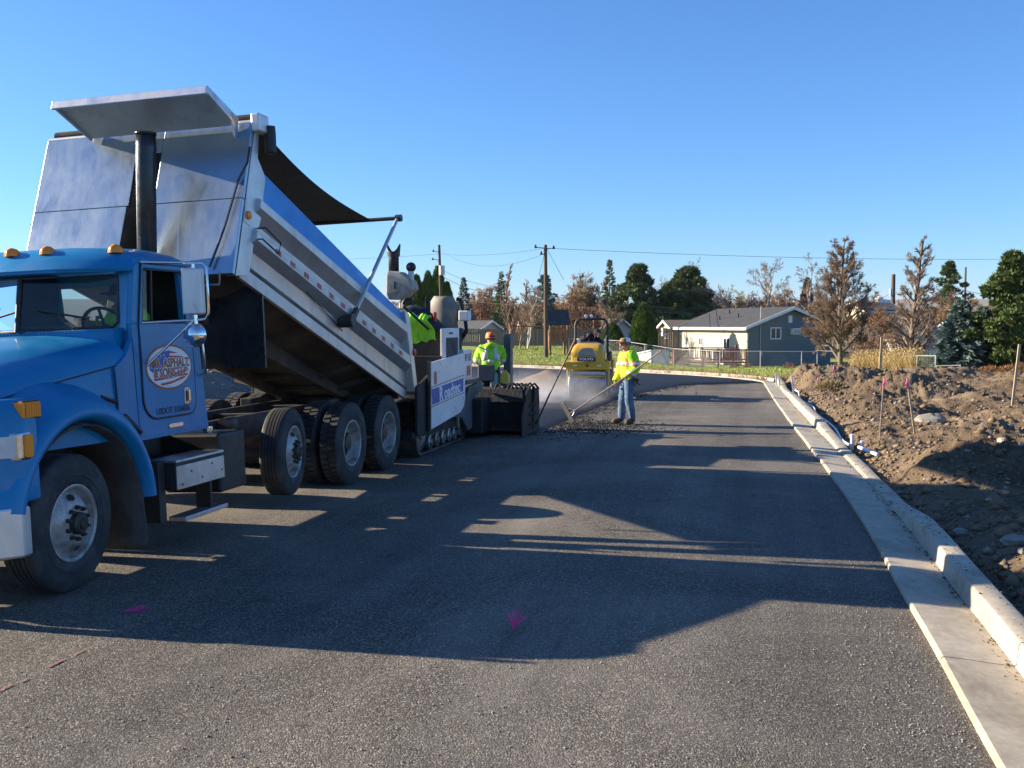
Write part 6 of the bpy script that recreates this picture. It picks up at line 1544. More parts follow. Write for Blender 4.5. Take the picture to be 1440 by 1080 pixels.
mb = MB(); mb.lathe([(0.0001, 0), (0.075, 0.005), (0.08, 0.03), (0.08, 0.19), (0.05, 0.24), (0.025, 0.26), (0.025, 0.30), (0.0001, 0.30)], (0, 0, 0), 'z', 18); mb.build('bottle_body', pbr('jug_green', (0.22, 0.38, 0.27), 0.5), jg, smooth=40)
# long handled tool leaning on the screed
a, b = Vector((-4.05, 18.95, 0.10)), Vector((-3.33, 19.2, 1.73))
tl = thing('leaning_rake', 'long black handled rake with brown grip leaning on the screed end', 'rake', tuple(a), world=True)
mb = MB(); mb.tube([a, a.lerp(b, 0.38) + Vector((0.0, 0, 0.02)), b], 0.016, 8); mb.build('handle', M['black'], tl, smooth=60)
mb = MB(); mb.tube([a.lerp(b, 0.86) , b + (b - a) * 0.01], 0.023, 8); mb.build('grip', M['redwood'], tl, smooth=60)
mb = MB(); mb.bar(a + Vector((0, -0.25, 0)), a + Vector((0, 0.25, 0)), 0.03, 0.05); mb.build('head', M['steel'], tl)

# ------------------------------------------------------------------ the roller
RP = at_z(821, 559.5, 0.058); 
rl = thing('road_roller', 'yellow tandem road roller with roll bar on the steaming mat', 'road roller', (RP[0], RP[1] + 0.9 + 0.35, 0.055), radians(4))
def drum(y):
    d = bpy.data.objects.new('drum', None); COL.objects.link(d); d.parent = rl; d.location = (0, y, 0.36)
    mb = MB(); mb.lathe([(0.30, -0.49), (0.345, -0.515), (0.36, -0.50), (0.36, 0.50), (0.345, 0.515), (0.30, 0.49)], (0, 0, 0), 'x', 40); mb.build('drum_shell', M['steel'], d, smooth=30)
    for s in (1, -1):
        mb = MB(); mb.disc((s * 0.46, 0, 0), 0.31, 'x', 28, 0.02, s); mb.build('drum_end', M['black'], d)
for y in (-0.9, 0.9): drum(y)
mb = MB()
for y0 in (-0.9, 0.9):
    for s in (1, -1):
        mb.prism([(y0 - 0.13, 0.30), (y0 + 0.13, 0.30), (y0 + 0.15, 0.80), (y0 - 0.15, 0.80)], 'x', s * 0.53, s * 0.58)
    mb.bb(-0.60, 0.60, y0 - 0.34, y0 + 0.34, 0.775, 1.0)
mb.bb(-0.48, 0.48, -0.6, 0.65, 0.55, 0.95)
fm = mb.build('frame', M['yellow'], rl, bevel=0.02)
hd_ = MB()
def hring(y, w, zt, r=0.16):
    P = [(-w, 0.98)]
    for a in np.linspace(pi, pi / 2, 6): P.append((-w + r + r * cos(a), zt - r + r * sin(a)))
    for a in np.linspace(pi / 2, 0, 6): P.append((w - r + r * cos(a), zt - r + r * sin(a)))
    P.append((w, 0.98)); return [(x, y, z) for x, z in P]
hd_.loft([hring(-1.27, 0.40, 1.16, 0.10), hring(-1.24, 0.44, 1.34, 0.16), hring(-1.12, 0.45, 1.44, 0.18), hring(-0.55, 0.45, 1.49, 0.18)])
hd = hd_.build('hood', M['yellow'], rl, smooth=45, bevel=0.0)
mb = MB(); mb.loft([[(x, -1.265 - 0.012, z) for x, z in ((-0.27, 1.12), (0.27, 1.12), (0.27, 1.16), (-0.27, 1.16))], [(x * 0.98, -1.262, z) for x, z in ((-0.27, 1.12), (0.27, 1.12), (0.27, 1.16), (-0.27, 1.16))]])
mb = MB(); mb.add([(-0.25, -1.275, 1.15), (0.25, -1.275, 1.15), (0.24, -1.262, 1.25), (0.14, -1.235, 1.355), (0.0, -1.222, 1.38), (-0.14, -1.235, 1.355), (-0.24, -1.262, 1.25)], [tuple(range(7))]); mb.build('hood_grille', pbr('grille_grey', (0.22, 0.20, 0.18), 0.7), hd, fixn=False, solid=0.02)
mb = MB(); mb.bb(-0.27, 0.23, -1.31, -1.28, 1.01, 1.125); nb = mb.build('name_plate', M['ink'], hd, bevel=0.006)
text('plate_lettering', 'VOLVO', 0.095, M['plainwhite'], nb, (-0.02, -1.312, 1.067), (1, 0, 0), (0, 0, 1), 0.001, 0.003, 1.25)
for x in (-0.33, 0.33): 
    mb = MB(); mb.bb(x - 0.05, x + 0.05, -1.255, -1.243, 0.87, 0.90); mb.build('frame_reflector', M['plainwhite'], fm)
mb = MB(); mb.tube([(0, -1.245, 0.86), (0, -1.275, 0.88), (0, -1.245, 0.93)], 0.02, 8); mb.build('tow_eye', M['black'], fm)
mb = MB(); mb.bb(-0.50, 0.50, -1.30, -1.22, 0.64, 0.72); mb.build('scraper', M['galv'], rl, bevel=0.01)
mb = MB(); mb.tube([(-0.5, -1.26, 0.60), (0.5, -1.26, 0.60)], 0.018, 8); mb.build('spray_bar', M['yellow'], rl)
mb = MB(); mb.ball((-0.62, -1.2, 0.90), (0.06, 0.05, 0.08), 10, 8); mb.build('side_lamp', M['orange'], rl, smooth=50)
mb = MB(); mb.tube([(-0.46, 0.1, 0.9), (-0.46, 0.1, 2.0), (-0.43, 0.1, 2.10), (-0.35, 0.1, 2.16), (0.35, 0.1, 2.16), (0.43, 0.1, 2.10), (0.46, 0.1, 2.0), (0.46, 0.1, 0.9)], 0.034, 10); mb.tube([(-0.46, 0.1, 1.55), (-0.46, 0.55, 0.95)], 0.02, 8); mb.tube([(0.46, 0.1, 1.55), (0.46, 0.55, 0.95)], 0.02, 8); mb.build('roll_bar', M['black'], rl, smooth=60)
for x, m in ((-0.16, 'plainwhite'), (0.0, 'plainwhite'), (0.17, 'black')):
    mb = MB(); mb.lathe([(0.0001, -0.05), (0.03, -0.045), (0.045, 0.0), (0.04, 0.01), (0.0001, 0.012)], (x, 0.08, 2.25), 'y', 16, -1); mb.tube([(x, 0.1, 2.18), (x, 0.1, 2.25)], 0.012, 6); mb.build('work_lamp', M[m], rl, smooth=50)
mb = MB(); mb.bb(-0.34, 0.34, 0.05, 0.55, 0.95, 1.18); mb.bb(-0.32, 0.32, 0.50, 0.62, 1.15, 1.60); mb.build('seat', M['seat'], rl, bevel=0.04)
mb = MB(); mb.bb(-0.33, 0.27, -0.50, -0.25, 1.30, 1.52); mb.build('dash', pbr('dash_grey', (0.10, 0.10, 0.105), 0.6), rl, bevel=0.05)
mb = MB(); P = [(0.17 * cos(a) - 0.05, -0.12 + 0.06 * sin(a), 1.66 + 0.15 * sin(a)) for a in np.linspace(0, 2 * pi, 25)]; mb.tube(P, 0.014, 6, caps=False); mb.tube([(-0.05, -0.12, 1.66), (-0.05, -0.3, 1.5)], 0.02, 6); mb.build('steering_wheel', M['black'], rl, smooth=60)
mb = MB(); mb.bb(0.48, 0.58, -0.35, 0.35, 0.95, 1.25); mb.build('side_tank', M['black'], rl, bevel=0.03)
mb = MB(); mb.tube([(0.44, -0.35, 1.2), (0.44, -0.35, 1.62), (0.44, 0.1, 1.70)], 0.014, 6); mb.tube([(0.3, -0.55, 1.45), (0.44, -0.05, 1.25)], 0.014, 6); mb.build('guard_rail', M['galv'], rl, smooth=60)
wp = at_d(0, 0, 1)
c4_, s4_ = cos(radians(4)), sin(radians(4))
person('person', 'roller driver in dark hoodie leaning over in the roller seat', (rl.location.x - 0.08, rl.location.y + 0.22, 0.80), radians(10),
       dict(pelvis=(0, 0.05, 0.62), belly=(0.02, 0.0, 0.74), chest=(0.06, -0.10, 0.90), neck=(0.13, -0.16, 1.02), head=(0.22, -0.24, 1.10), hipL=(0.1, 0.03, 0.60), hipR=(-0.1, 0.03, 0.60), knL=(0.16, -0.38, 0.62), knR=(-0.16, -0.38, 0.62), anL=(0.16, -0.36, 0.24), anR=(-0.16, -0.36, 0.24), toL=(0.16, -0.5, 0.2), toR=(-0.16, -0.5, 0.2),
            shL=(0.22, -0.08, 0.95), shR=(-0.10, -0.16, 0.99), elL=(0.34, -0.12, 0.72), elR=(-0.26, -0.30, 0.88), wrL=(0.28, -0.30, 0.66), wrR=(-0.12, -0.42, 0.98)),
       dict(top=M['navy'], trousers=M['greycloth'], boots=M['boot'], hair=M['navy']), 0.92, radians(35), ('cap', M['navy'], M['navy'], None), seed=9)
# ------------------------------------------------------------------ houses, fences, poles beyond the bend
def base_at(x, D, dz=0.0):
    p = at_d(x, 457, D); return Vector((p[0], p[1], float(gh(p[0], p[1])) + dz))
def gable_house(name, label, x, D, rot, W, Lh, hw, rise, wall, roof, zbase=None, over=0.35, left_wall=None, windows=(), left_windows=(), gable_mat=None, chimney=None, vents=(), group=None, ridge='y', ac=None):
    """local x runs along the near wall (0..W), y away (0..Lh); ridge along y (gable faces us) or x (eave faces us)"""
    p = base_at(x, D); 
    if zbase is not None: p.z = zbase
    r = thing(name, label, 'house', tuple(p), YAW + radians(rot), group)
    hb = -0.8
    mb = MB()
    if ridge == 'y':
        mb.prism([(0, hb), (W, hb), (W, hw), (W / 2, hw + rise), (0, hw)], 'y', 0, 0.15); mb.prism([(0, hb), (W, hb), (W, hw), (W / 2, hw + rise), (0, hw)], 'y', Lh - 0.15, Lh)
        mb.bb(W - 0.15, W - 0.001, 0.15, Lh - 0.15, hb, hw)
    else:
        mb.bb(0, W, 0, 0.15, hb, hw); mb.bb(0, W, Lh - 0.15, Lh, hb, hw)
        mb.prism([(0, hb), (Lh, hb), (Lh, hw), (Lh / 2, hw + rise), (0, hw)], 'x', W - 0.15, W - 0.001)
        for i in range(len(mb.v) - 10, len(mb.v)): t, a, b = mb.v[i]; mb.v[i] = (t, a, b)
    wl = mb.build('wall', wall, r)
    mb = MB()
    if ridge == 'y': mb.bb(0.001, 0.15, 0.15, Lh - 0.15, hb, hw)
    else: mb.prism([(0.15, hb), (Lh - 0.15, hb), (Lh - 0.15, hw), (Lh / 2, hw + rise - 0.05), (0.15, hw)], 'x', 0.001, 0.15)
    mb.build('side_wall', left_wall or wall, r)
    mb = MB(); t = 0.16
    sl = rise / ((W if ridge == 'y' else Lh) / 2)
    half = (W if ridge == 'y' else Lh) / 2
    for s in (-1, 1):
        a0 = half + s * (half + over); zl = hw - over * sl
        q = [(half, hw + rise), (a0, zl), (a0, zl + t), (half, hw + rise + t)]
        if ridge == 'y': mb.prism(q, 'y', -over, Lh + over)
        else: mb.prism(q, 'x', -over, W + over)
    rf = mb.build('roof', roof, r)
    mb = MB()
    if ridge == 'y':
        for s in (-1, 1):
            a0 = half + s * (half + over + 0.02); zl = hw - (over + 0.02) * sl
            mb.prism([(half, hw + rise - 0.04), (a0, zl - 0.04), (a0, zl + t + 0.01), (half, hw + rise + t + 0.01)], 'y', -over - 0.05, -over - 0.003)
            mb.bb(a0 - 0.02 * s, a0 + 0.04 * s, -over, Lh + over, zl - 0.06, zl + 0.13)
    else:
        mb.bb(-over, W + over, -over - 0.06, -over - 0.02, hw - over * sl - 0.06, hw - over * sl + 0.14)
        for x_ in (-over - 0.04, W + over + 0.003):
            for s in (-1, 1):
                a0 = half + s * (half + over); zl = hw - over * sl
                mb.prism([(half, hw + rise - 0.04), (a0, zl - 0.04), (a0, zl + t), (half, hw + rise + t)], 'x', x_, x_ + 0.037)
    mb.build('fascia', M['vinyl'], rf)
    if gable_mat is not None:
        mb = MB(); mb.prism([(0.05, hw - 0.1), (W - 0.05, hw - 0.1), (W / 2, hw + rise - 0.12)], 'y', -0.03, -0.003); mb.build('gable_cladding', gable_mat, wl)
    def window(side, a, z, w, h, panes=2):
        fr = MB(); T = (lambda u, d, v: (u, -d, v)) if side == 'f' else (lambda u, d, v: (-d, u, v))
        def bx(u0, u1, d0, d1, v0, v1):
            A = T(u0, d0, v0); Bb = T(u1, d1, v1); fr.bb(min(A[0], Bb[0]), max(A[0], Bb[0]), min(A[1], Bb[1]), max(A[1], Bb[1]), v0, v1)
        for (u0, u1, v0, v1) in ((a, a + w, z, z + 0.07), (a, a + w, z + h - 0.07, z + h), (a, a + 0.07, z + 0.07, z + h - 0.07), (a + w - 0.07, a + w, z + 0.07, z + h - 0.07), (a + w / 2 - 0.03, a + w / 2 + 0.03, z + 0.07, z + h - 0.07)): bx(u0, u1, 0.002, 0.06, v0, v1)
        f = fr.build('window', M['vinyl'], r)
        for k in range(2):
            fr = MB(); u0 = a + 0.07 + k * (w / 2 - 0.04); A = T(u0, 0.003, z + 0.07); Bb = T(u0 + w / 2 - 0.10, 0.025, z + h - 0.07)
            fr.bb(min(A[0], Bb[0]), max(A[0], Bb[0]), min(A[1], Bb[1]), max(A[1], Bb[1]), z + 0.07, z + h - 0.07); fr.build('pane', M['wincol'], f)
    for (a, z, w, h) in windows: window('f', a, z, w, h)
    for (a, z, w, h) in left_windows: window('l', a, z, w, h)
    for (u, v) in vents:
        mb = MB(); mb.tube([(u, v, hw + rise * (u / half if u < half else (W - u) / half) - 0.1), (u, v, hw + rise * (u / half if u < half else (W - u) / half) + 0.45)], 0.06, 8); mb.build('roof_vent', M['fencedark'], rf)
    if ac:
        a, z = ac; mb = MB(); mb.bb(a, a + 0.62, -0.35, -0.002, z, z + 0.42); c = mb.build('air_conditioner', M['vinyl'], r, bevel=0.02)
        mb = MB(); mb.bb(a + 0.05, a + 0.57, -0.36, -0.352, z + 0.05, z + 0.36); mb.build('cooling_grille', M['steel'], c)
    if chimney:
        u, v, h = chimney; mb = MB(); mb.bb(u - 0.3, u + 0.3, v - 0.25, v + 0.25, hw, hw + rise + h); mb.bb(u - 0.34, u + 0.34, v - 0.29, v + 0.29, hw + rise + h, hw + rise + h + 0.08); mb.build('chimney', M['brick'], rf)
    return r
H1 = gable_house('house', 'blue-grey clapboard house with grey roof behind the red deck', 1052, 69, 19.4, 6.7, 9.2, 2.98, 1.22, M['sidinggrey'], M['roofgrey'], zbase=-1.05, over=0.45, left_wall=M['sidingcream'],
    windows=((1.75, 2.12, 0.85, 0.82),), left_windows=((2.2, 1.4, 0.9, 0.8), (6.0, 1.6, 0.6, 0.6)), vents=((1.4, 3.5), (2.2, 6.0), (0.9, 5.2)), ac=(3.35, 2.45))
mb = MB(); mb.bb(3.2, 3.5, -0.03, -0.003, 3.25, 3.75); mb.build('gable_vent', M['vinyl'], H1)
mb = MB(); mb.tube([(0.95, -0.06, -0.5), (0.95, -0.06, 3.6), (0.95, -0.1, 4.4)], 0.03, 6); mb.bb(0.88, 1.05, -0.16, -0.02, 1.0, 1.3); mb.build('meter_mast', M['galv'], H1)
gable_house('house', 'cream bungalow with brown roof beside the rust coloured bush', 952, 88, 6, 4.6, 7, 2.45, 1.0, M['sidingcream'], M['roofbrown'], zbase=-1.1, ridge='x', windows=((0.6, 0.9, 0.9, 0.9), (2.7, 0.9, 1.3, 0.9)))
gable_house('house', 'turquoise house with pale grey gable and brick chimney', 851, 100, 10, 3.4, 9, 2.3, 1.55, M['sidingteal'], M['roofbrown'], zbase=-1.3, gable_mat=M['sidingwhite'], chimney=(0.4, 5, 0.2), over=0.5)
gable_house('house', 'turquoise house under a dark roof behind the dark fence', 922, 104, 4, 2.2, 8, 2.4, 1.3, M['sidingteal'], M['roofdark'], zbase=-1.1, ridge='x', over=0.5)
gable_house('house', 'cream house with grey gable roof above the weathered fence', 676, 100, 28, 2.3, 8, 2.7, 0.75, M['sidingcream'], M['roofgrey'], zbase=-1.1, over=0.35)
gable_house('house', 'turquoise shed-like house by the cream house', 655, 104, 8, 2.8, 6, 1.9, 0.7, M['sidingteal'], M['roofgrey'], zbase=-1.1, over=0.3)
gable_house('house', 'low tan roofed house behind the play tower', 740, 112, 4, 6.8, 8, 2.2, 1.35, M['sidingtan'], M['roofbrown'], zbase=-1.2, ridge='x', over=0.5)
gable_house('house', 'white gabled house behind the tall bare pear tree', 1268, 84, -12, 4.2, 8, 1.9, 1.15, M['sidingwhite'], M['roofgrey'], zbase=-1.0, windows=((1.2, 0.9, 0.8, 0.8),))
gable_house('house', 'grey roofed house in front of the white storage tanks', 1218, 118, 5, 4.4, 8, 3.6, 1.0, M['sidingtan'], M['roofgrey'], zbase=0.0, ridge='x')
gable_house('house', 'white house half hidden behind the dark pine', 1392, 84, 6, 4.4, 8, 2.6, 1.1, M['sidingwhite'], M['roofdark'], zbase=-0.8, ridge='x')
for k, x in enumerate((1236, 1243, 1250)):
    p = at_d(x, 432, 150); t = thing('storage_tank', 'small white storage tank standing on the far grey roof', 'tank', tuple(p), 0, 'white storage tanks on the skyline')
    mb = MB(); h = (1.4, 1.0, 0.9)[k]; mb.lathe([(0.0001, -3.0), (0.55, -3.0), (0.55, h), (0.4, h + 0.15), (0.0001, h + 0.2)], (0, 0, 0), 'z', 18); mb.build('tank_shell', M['plainwhite'], t, smooth=40)

# red deck beside the grey house
dp = base_at(946, 64); dp.z = -0.95
dk = thing('deck', 'red stained timber deck with railings beside the grey house', 'deck', tuple(dp), YAW)
mb = MB(); mb.bb(0, 4.7, 0, 3.0, 0.60, 0.66); mb.build('floor', M['redwood'], dk)
for k in range(24):
    mb = MB(); mb.bb(0.0 + k * 0.196, 0.0 + k * 0.196 + 0.186, -0.05, 3.02, 0.662, 0.69); mb.build('board', M['redwood'], dk)
for x_, y_, z1 in ((0.05, 0, 1.55), (1.0, 0, 1.35), (1.9, 0, 1.5), (2.9, 0, 1.5), (3.8, 0, 1.5), (4.65, 0, 1.5), (0.05, 2.9, 1.55), (2.4, 2.9, 1.55), (4.65, 2.9, 1.7)):
    mb = MB(); mb.bb(x_ - 0.065, x_ + 0.065, y_ - 0.065, y_ + 0.065, -0.25, z1); mb.build('post', M['redwood'], dk)
for (x0, x1, y_, z) in ((0.0, 1.0, -0.05, 1.5), (1.9, 4.7, -0.05, 1.45), (0.0, 4.7, 2.95, 1.5), (1.9, 4.7, -0.05, 0.82), (0, 4.7, 2.95, 0.82)):
    mb = MB(); mb.bb(x0, x1, y_ - 0.03, y_ + 0.03, z - 0.05, z + 0.03); mb.build('rail', M['redwood'], dk)
for k in range(30):
    for y_ in (-0.05, 2.95):
        x_ = 1.98 + k * 0.09 if y_ < 0 else 0.1 + k * 0.155
        mb = MB(); mb.bb(x_, x_ + 0.05, y_ - 0.02, y_ + 0.02, 0.85, 1.42); mb.build('baluster', M['redwood'], dk)
for k in range(7):
    mb = MB(); mb.bb(0.0, 0.98, -0.06, -0.03, 0.1 + k * 0.19, 0.27 + k * 0.19); mb.build('skirt_board', M['redwood'], dk)
for k in range(4):
    mb = MB(); mb.bb(4.0 - 0.3, 4.75, -0.35 - 0.25 * k, -0.08 - 0.25 * k, 0.45 - 0.17 * k, 0.50 - 0.17 * k); mb.build('step', M['redwood'], dk)
b = thing('grill', 'pale covered grill standing on the red deck', 'grill', (dp.x + 3.1 * cos(YAW) - 1.5 * sin(YAW), dp.y + 3.1 * sin(YAW) + 1.5 * cos(YAW), dp.z + 0.69), YAW)
mb = MB(); mb.bb(-0.3, 0.3, -0.25, 0.25, 0, 0.62); mb.build('grill_body', M['vinyl'], b, bevel=0.05)
mb = MB(); mb.tube([(-0.32, -0.30, 0.50), (0.32, -0.30, 0.50)], 0.02, 6); mb.build('grill_handle', M['black'], b)

# low white shed
sp = base_at(916, 61); s_ = thing('white_shed', 'low white shed with a slanting roof beside the deck', 'shed', (sp.x, sp.y, -0.35), YAW + radians(25))
mb = MB(); mb.prism([(0, -0.3), (2.0, -0.3), (2.0, 0.55), (0, 0.85)], 'x', 0, 1.3); mb.build('wall', M['sidingwhite'], s_)
mb = MB(); mb.prism([(-0.1, 0.86), (2.1, 0.55), (2.1, 0.60), (-0.1, 0.92)], 'x', -0.1, 1.4); mb.build('roof', M['vinyl'], s_)
mb = MB(); mb.bb(0.35, 0.95, -0.03, -0.002, -0.2, 0.7); mb.build('door', M['galv'], s_)
# basketball hoop
hp = base_at(933, 70); h_ = thing('basketball_hoop', 'small basketball hoop on a dark post by the green cypress', 'hoop', tuple(hp), YAW)
mb = MB(); mb.tube([(-0.3, 0, -0.3), (-0.3, 0, 1.7), (-0.1, 0, 1.9)], 0.05, 8); mb.build('post', M['black'], h_)
mb = MB(); mb.bb(-0.1, -0.06, -0.35, 0.35, 1.55, 2.1); mb.build('backboard', M['plainwhite'], h_)
mb = MB(); mb.tube([(0.2 + 0.2 * cos(a), 0.2 * sin(a), 1.68) for a in np.linspace(0, 2 * pi, 17)], 0.015, 5, caps=False)
for k in range(8): a = k * pi / 4; mb.tube([(0.2 + 0.2 * cos(a), 0.2 * sin(a), 1.68), (0.2 + 0.12 * cos(a + 0.4), 0.12 * sin(a + 0.4), 1.35)], 0.008, 4)
mb.build('ring_net', M['plainwhite'], h_)

# board fences, each board its own part
def board_fence(label, x0, x1, D0, D1, h, mat, zb, bw=0.15, wav=0.0):
    a = base_at(x0, D0); b_ = base_at(x1, D1); a.z = b_.z = zb
    f = thing('board_fence', label, 'fence', tuple(a), atan2(b_.y - a.y, b_.x - a.x)); L = hypot(b_.x - a.x, b_.y - a.y)
    me = MB(); me.bb(0, bw - 0.012, -0.012, 0.012, -0.3, h); proto = me.build('board', mat, f)
    n = int(L / bw); rs = random.Random(int(x0))
    for k in range(1, min(n, 290)):
        o = proto.copy(); COL.objects.link(o); o.parent = f; o.location = (k * bw, rs.uniform(-0.01, 0.01), rs.uniform(-0.03, 0.03))
    for z in (0.3, h - 0.3):
        mb = MB(); mb.bb(0, L, 0.02, 0.06, z, z + 0.09); mb.build('rail', mat, f)
    return f
board_fence('weathered grey board fence behind the birch and the lawn', 640, 852, 86, 84, 1.5, M['fencewood'], 0.22)
board_fence('dark brown board fence beside the green cypress', 920, 958, 80, 79, 1.9, M['fencedark'], -0.1)

# chain-link fences
def chain_fence(label, pts, h, name='chain_link_fence', mesh=True, rail_r=0.022):
    """pts: base points"""
    f = thing(name, label, 'fence', tuple(pts[0]), 0, world=True)
    for p in pts:
        mb = MB(); mb.tube([p + Vector((0, 0, -0.2)), p + Vector((0, 0, h + 0.03))], rail_r * 1.15, 8); mb.build('post', M['galv'], f)
    for p, q in zip(pts[:-1], pts[1:]):
        mb = MB(); mb.tube([p + Vector((0, 0, h)), q + Vector((0, 0, h))], rail_r, 6); mb.build('top_rail', M['galv'], f)
        if mesh:
            L = (q - p).length; d = (q - p) / L; mb = MB(); n = int(L / 0.09)
            V = []; F = []
            for k in range(n):
                for sgn in (1, -1):
                    s0 = k * 0.09; s1 = s0 + sgn * h
                    t0, t1 = 0.0, 1.0
                    if s1 > L: t1 = (L - s0) / h
                    if s1 < 0: t1 = s0 / h
                    A = p + d * s0 + Vector((0, 0, 0.02)); Bq = p + d * (s0 + sgn * h * t1) + Vector((0, 0, 0.02 + (h - 0.04) * t1)); A.z += (q.z - p.z) * s0 / L; Bq.z += (q.z - p.z) * (s0 + sgn * h * t1) / L
                    i = len(V); w = Vector((0, 0, 0.003)); V += [A - w, A + w, Bq + w, Bq - w]; F.append((i, i + 1, i + 2, i + 3))
            me = np_mesh('wire_mesh', np.array([tuple(v) for v in V]), np.array(F), M['galv'], f); me['kind'] = 'stuff'
    return f
def gp(x, D, dz=0.0): p = base_at(x, D); p.z += dz; return p
chain_fence('galvanised chain-link fence along the lawn in front of the deck', [gp(x, D) for x, D in ((800, 66), (835, 64), (872, 62.5), (907, 61), (948, 59.5), (1013, 57), (1070, 56), (1128, 55.5), (1150, 55.4))], 1.12)
chain_fence('white railed wire fence in front of the tan grasses', [gp(1204, 54), gp(1240, 51), gp(1291, 47.5), gp(1317, 44.5)], 0.72, rail_r=0.03)
chain_fence('low galvanised rail fence beside the blue spruce', [gp(1319, 44.4), gp(1352, 43.8)], 0.28, mesh=False)

# play tower
pp_ = base_at(774, 66); pt = thing('play_tower', 'wooden play tower with grey roof and swing beam on the lawn', 'play tower', tuple(pp_), YAW + radians(8))
for x_ in (0, 1.15):
    for y_ in (0, 1.15):
        mb = MB(); mb.bb(x_ - 0.06, x_ + 0.06, y_ - 0.06, y_ + 0.06, -0.2, 2.3); mb.build('leg', M['cedar'], pt)
mb = MB(); mb.bb(-0.1, 1.25, -0.1, 1.25, 0.95, 1.02); mb.build('platform', M['cedar'], pt)
for k in range(7):
    for y_ in (-0.08, 1.2):
        mb = MB(); mb.bb(-0.06 + k * 0.18, 0.07 + k * 0.18, y_ - 0.015, y_ + 0.015, 1.0, 1.72); mb.build('slat', M['cedar'], pt)
for k in range(5):
    mb = MB(); mb.bb(-0.09, -0.06, -0.05 + k * 0.25, 0.13 + k * 0.25, 0.45, 1.72); mb.build('slat', M['cedar'], pt)
mb = MB(); mb.prism([(-0.25, 2.0), (0.57, 2.95), (1.4, 2.0), (1.4, 2.06), (0.57, 3.03), (-0.25, 2.06)], 'x', -0.2, 1.3); mb.build('roof', M['roofgrey'], pt)
mb = MB(); mb.bar((-0.1, 0.5, 1.95), (-2.6, 0.5, 1.9), 0.1); mb.bar((-2.5, 0.5, 1.9), (-2.9, -0.3, -0.2), 0.08); mb.bar((-2.5, 0.5, 1.9), (-2.9, 1.3, -0.2), 0.08); mb.build('swing_beam', M['cedar'], pt)
mb = MB(); mb.hexa([(1.2, 0.2, 0.9), (1.25, 0.2, 0.9), (1.25, 0.8, 0.9), (1.2, 0.8, 0.9), (1.2, 0.2, 1.0), (1.25, 0.2, 1.0), (1.25, 0.8, 1.0), (1.2, 0.8, 1.0)]); mb.loft([[(1.2 + 1.8 * t, y_, 1.0 - 0.95 * t ** 1.3 + z_) for y_, z_ in ((0.2, 0.15), (0.22, 0), (0.78, 0), (0.8, 0.15))] for t in np.linspace(0, 1, 7)], closed=False, caps=False); mb.build('slide', M['redwood'], pt, solid=0.03)
for k in (-0.9, -1.7):
    mb = MB(); mb.tube([(k - 0.15, 0.5, 1.9), (k - 0.15, 0.5, 0.45)], 0.012, 4); mb.tube([(k + 0.15, 0.5, 1.9), (k + 0.15, 0.5, 0.45)], 0.012, 4); mb.bb(k - 0.2, k + 0.2, 0.42, 0.58, 0.42, 0.45); mb.build('swing', M['black'], pt)

# ------------------------------------------------------------------ utility poles and wires
def upole(label, x, ytop, D, r=0.14, lean=0.0, extras=()):
    b0 = base_at(x, D); zt = CAM_H + (457 - ytop) * D / CAM_F
    p = thing('utility_pole', label, 'utility pole', tuple(b0), YAW)
    mb = MB(); H = zt - b0.z; mb.tube([(0, 0, -0.5), (lean * 0.5, 0, H * 0.5), (lean, 0, H)], [r, r * 0.9, r * 0.75], 10); mb.build('shaft', M['pole'], p, smooth=50)
    for e in extras:
        if e[0] == 'can':
            mb = MB(); mb.tube([(lean + e[1], -0.25, H - e[2]), (lean + e[1], -0.25, H - e[2] + 0.8)], 0.25, 14); mb.build('transformer', M['galv'], p, smooth=40)
        elif e[0] == 'arm':
            mb = MB(); mb.bb(lean - e[2], lean + e[2], -0.08, 0.04, H - e[1], H - e[1] + 0.12); mb.build('cross_arm', M['pole'], p)
        elif e[0] == 'ins':
            mb = MB(); mb.tube([(lean, 0, H - e[2]), (lean + e[1], 0, H - e[2] + 0.05)], 0.025, 6); mb.lathe([(0.0001, 0), (0.07, 0.0), (0.09, 0.06), (0.05, 0.12), (0.07, 0.16), (0.0001, 0.22)], (lean + e[1], 0, H - e[2]), 'z', 10); mb.build('insulator', M['fencedark'], p)
    return p
upole('tall dark wooden utility pole standing on the lawn beside the play tower', 768, 345, 62, 0.14, -0.05, (('ins', 0.5, 0.25), ('ins', -0.6, 0.2), ('ins', -0.25, 0.6)))
upole('slim utility pole with a transformer rising behind the paver', 622, 345, 88, 0.15, -0.25, (('can', 0.25, 2.6), ('ins', -0.5, 0.6), ('ins', -0.55, 1.3)))
upole('dark utility pole with transformer beyond the tall pear tree', 1255, 386, 125, 0.3, 0.0, (('can', -0.35, 2.6),))
upole('distant utility pole behind the brown trees', 1356, 376, 170, 0.2)
upole('distant utility pole with cross arm above the cream house', 679, 431, 140, 0.16, 0.0, (('arm', 0.4, 1.0),))
def wire(label, a, b_, sag, r=0.011, n=24, group='overhead wires'):
    A, Bq = Vector(at_d(*a)), Vector(at_d(*b_)); mb = MB()
    mb.tube([A.lerp(Bq, t) - Vector((0, 0, sag * 4 * t * (1 - t))) for t in np.linspace(0, 1, n)], r, 4)
    o = mb.build('overhead_wire', M['wire'], None); tag(o, label, 'wire', group)
wire('topmost overhead wire running across the sky from the tall lawn pole', (769, 349, 62), (1900, 345, 84), 0.9)
wire('topmost overhead wire strung between the two wooden poles', (767, 349, 62), (619, 357, 88), 0.25)
wire('overhead wire leading away past the truck from the transformer pole', (619, 357, 88), (200, 362, 110), 0.5)
wire('slack overhead wire hanging between the two wooden poles', (767, 356, 62), (622, 354, 88), 1.0)
wire('stay wire slanting down on one side of the tall lawn pole', (769, 350, 62), (793, 394, 63), 0.0, 0.013)
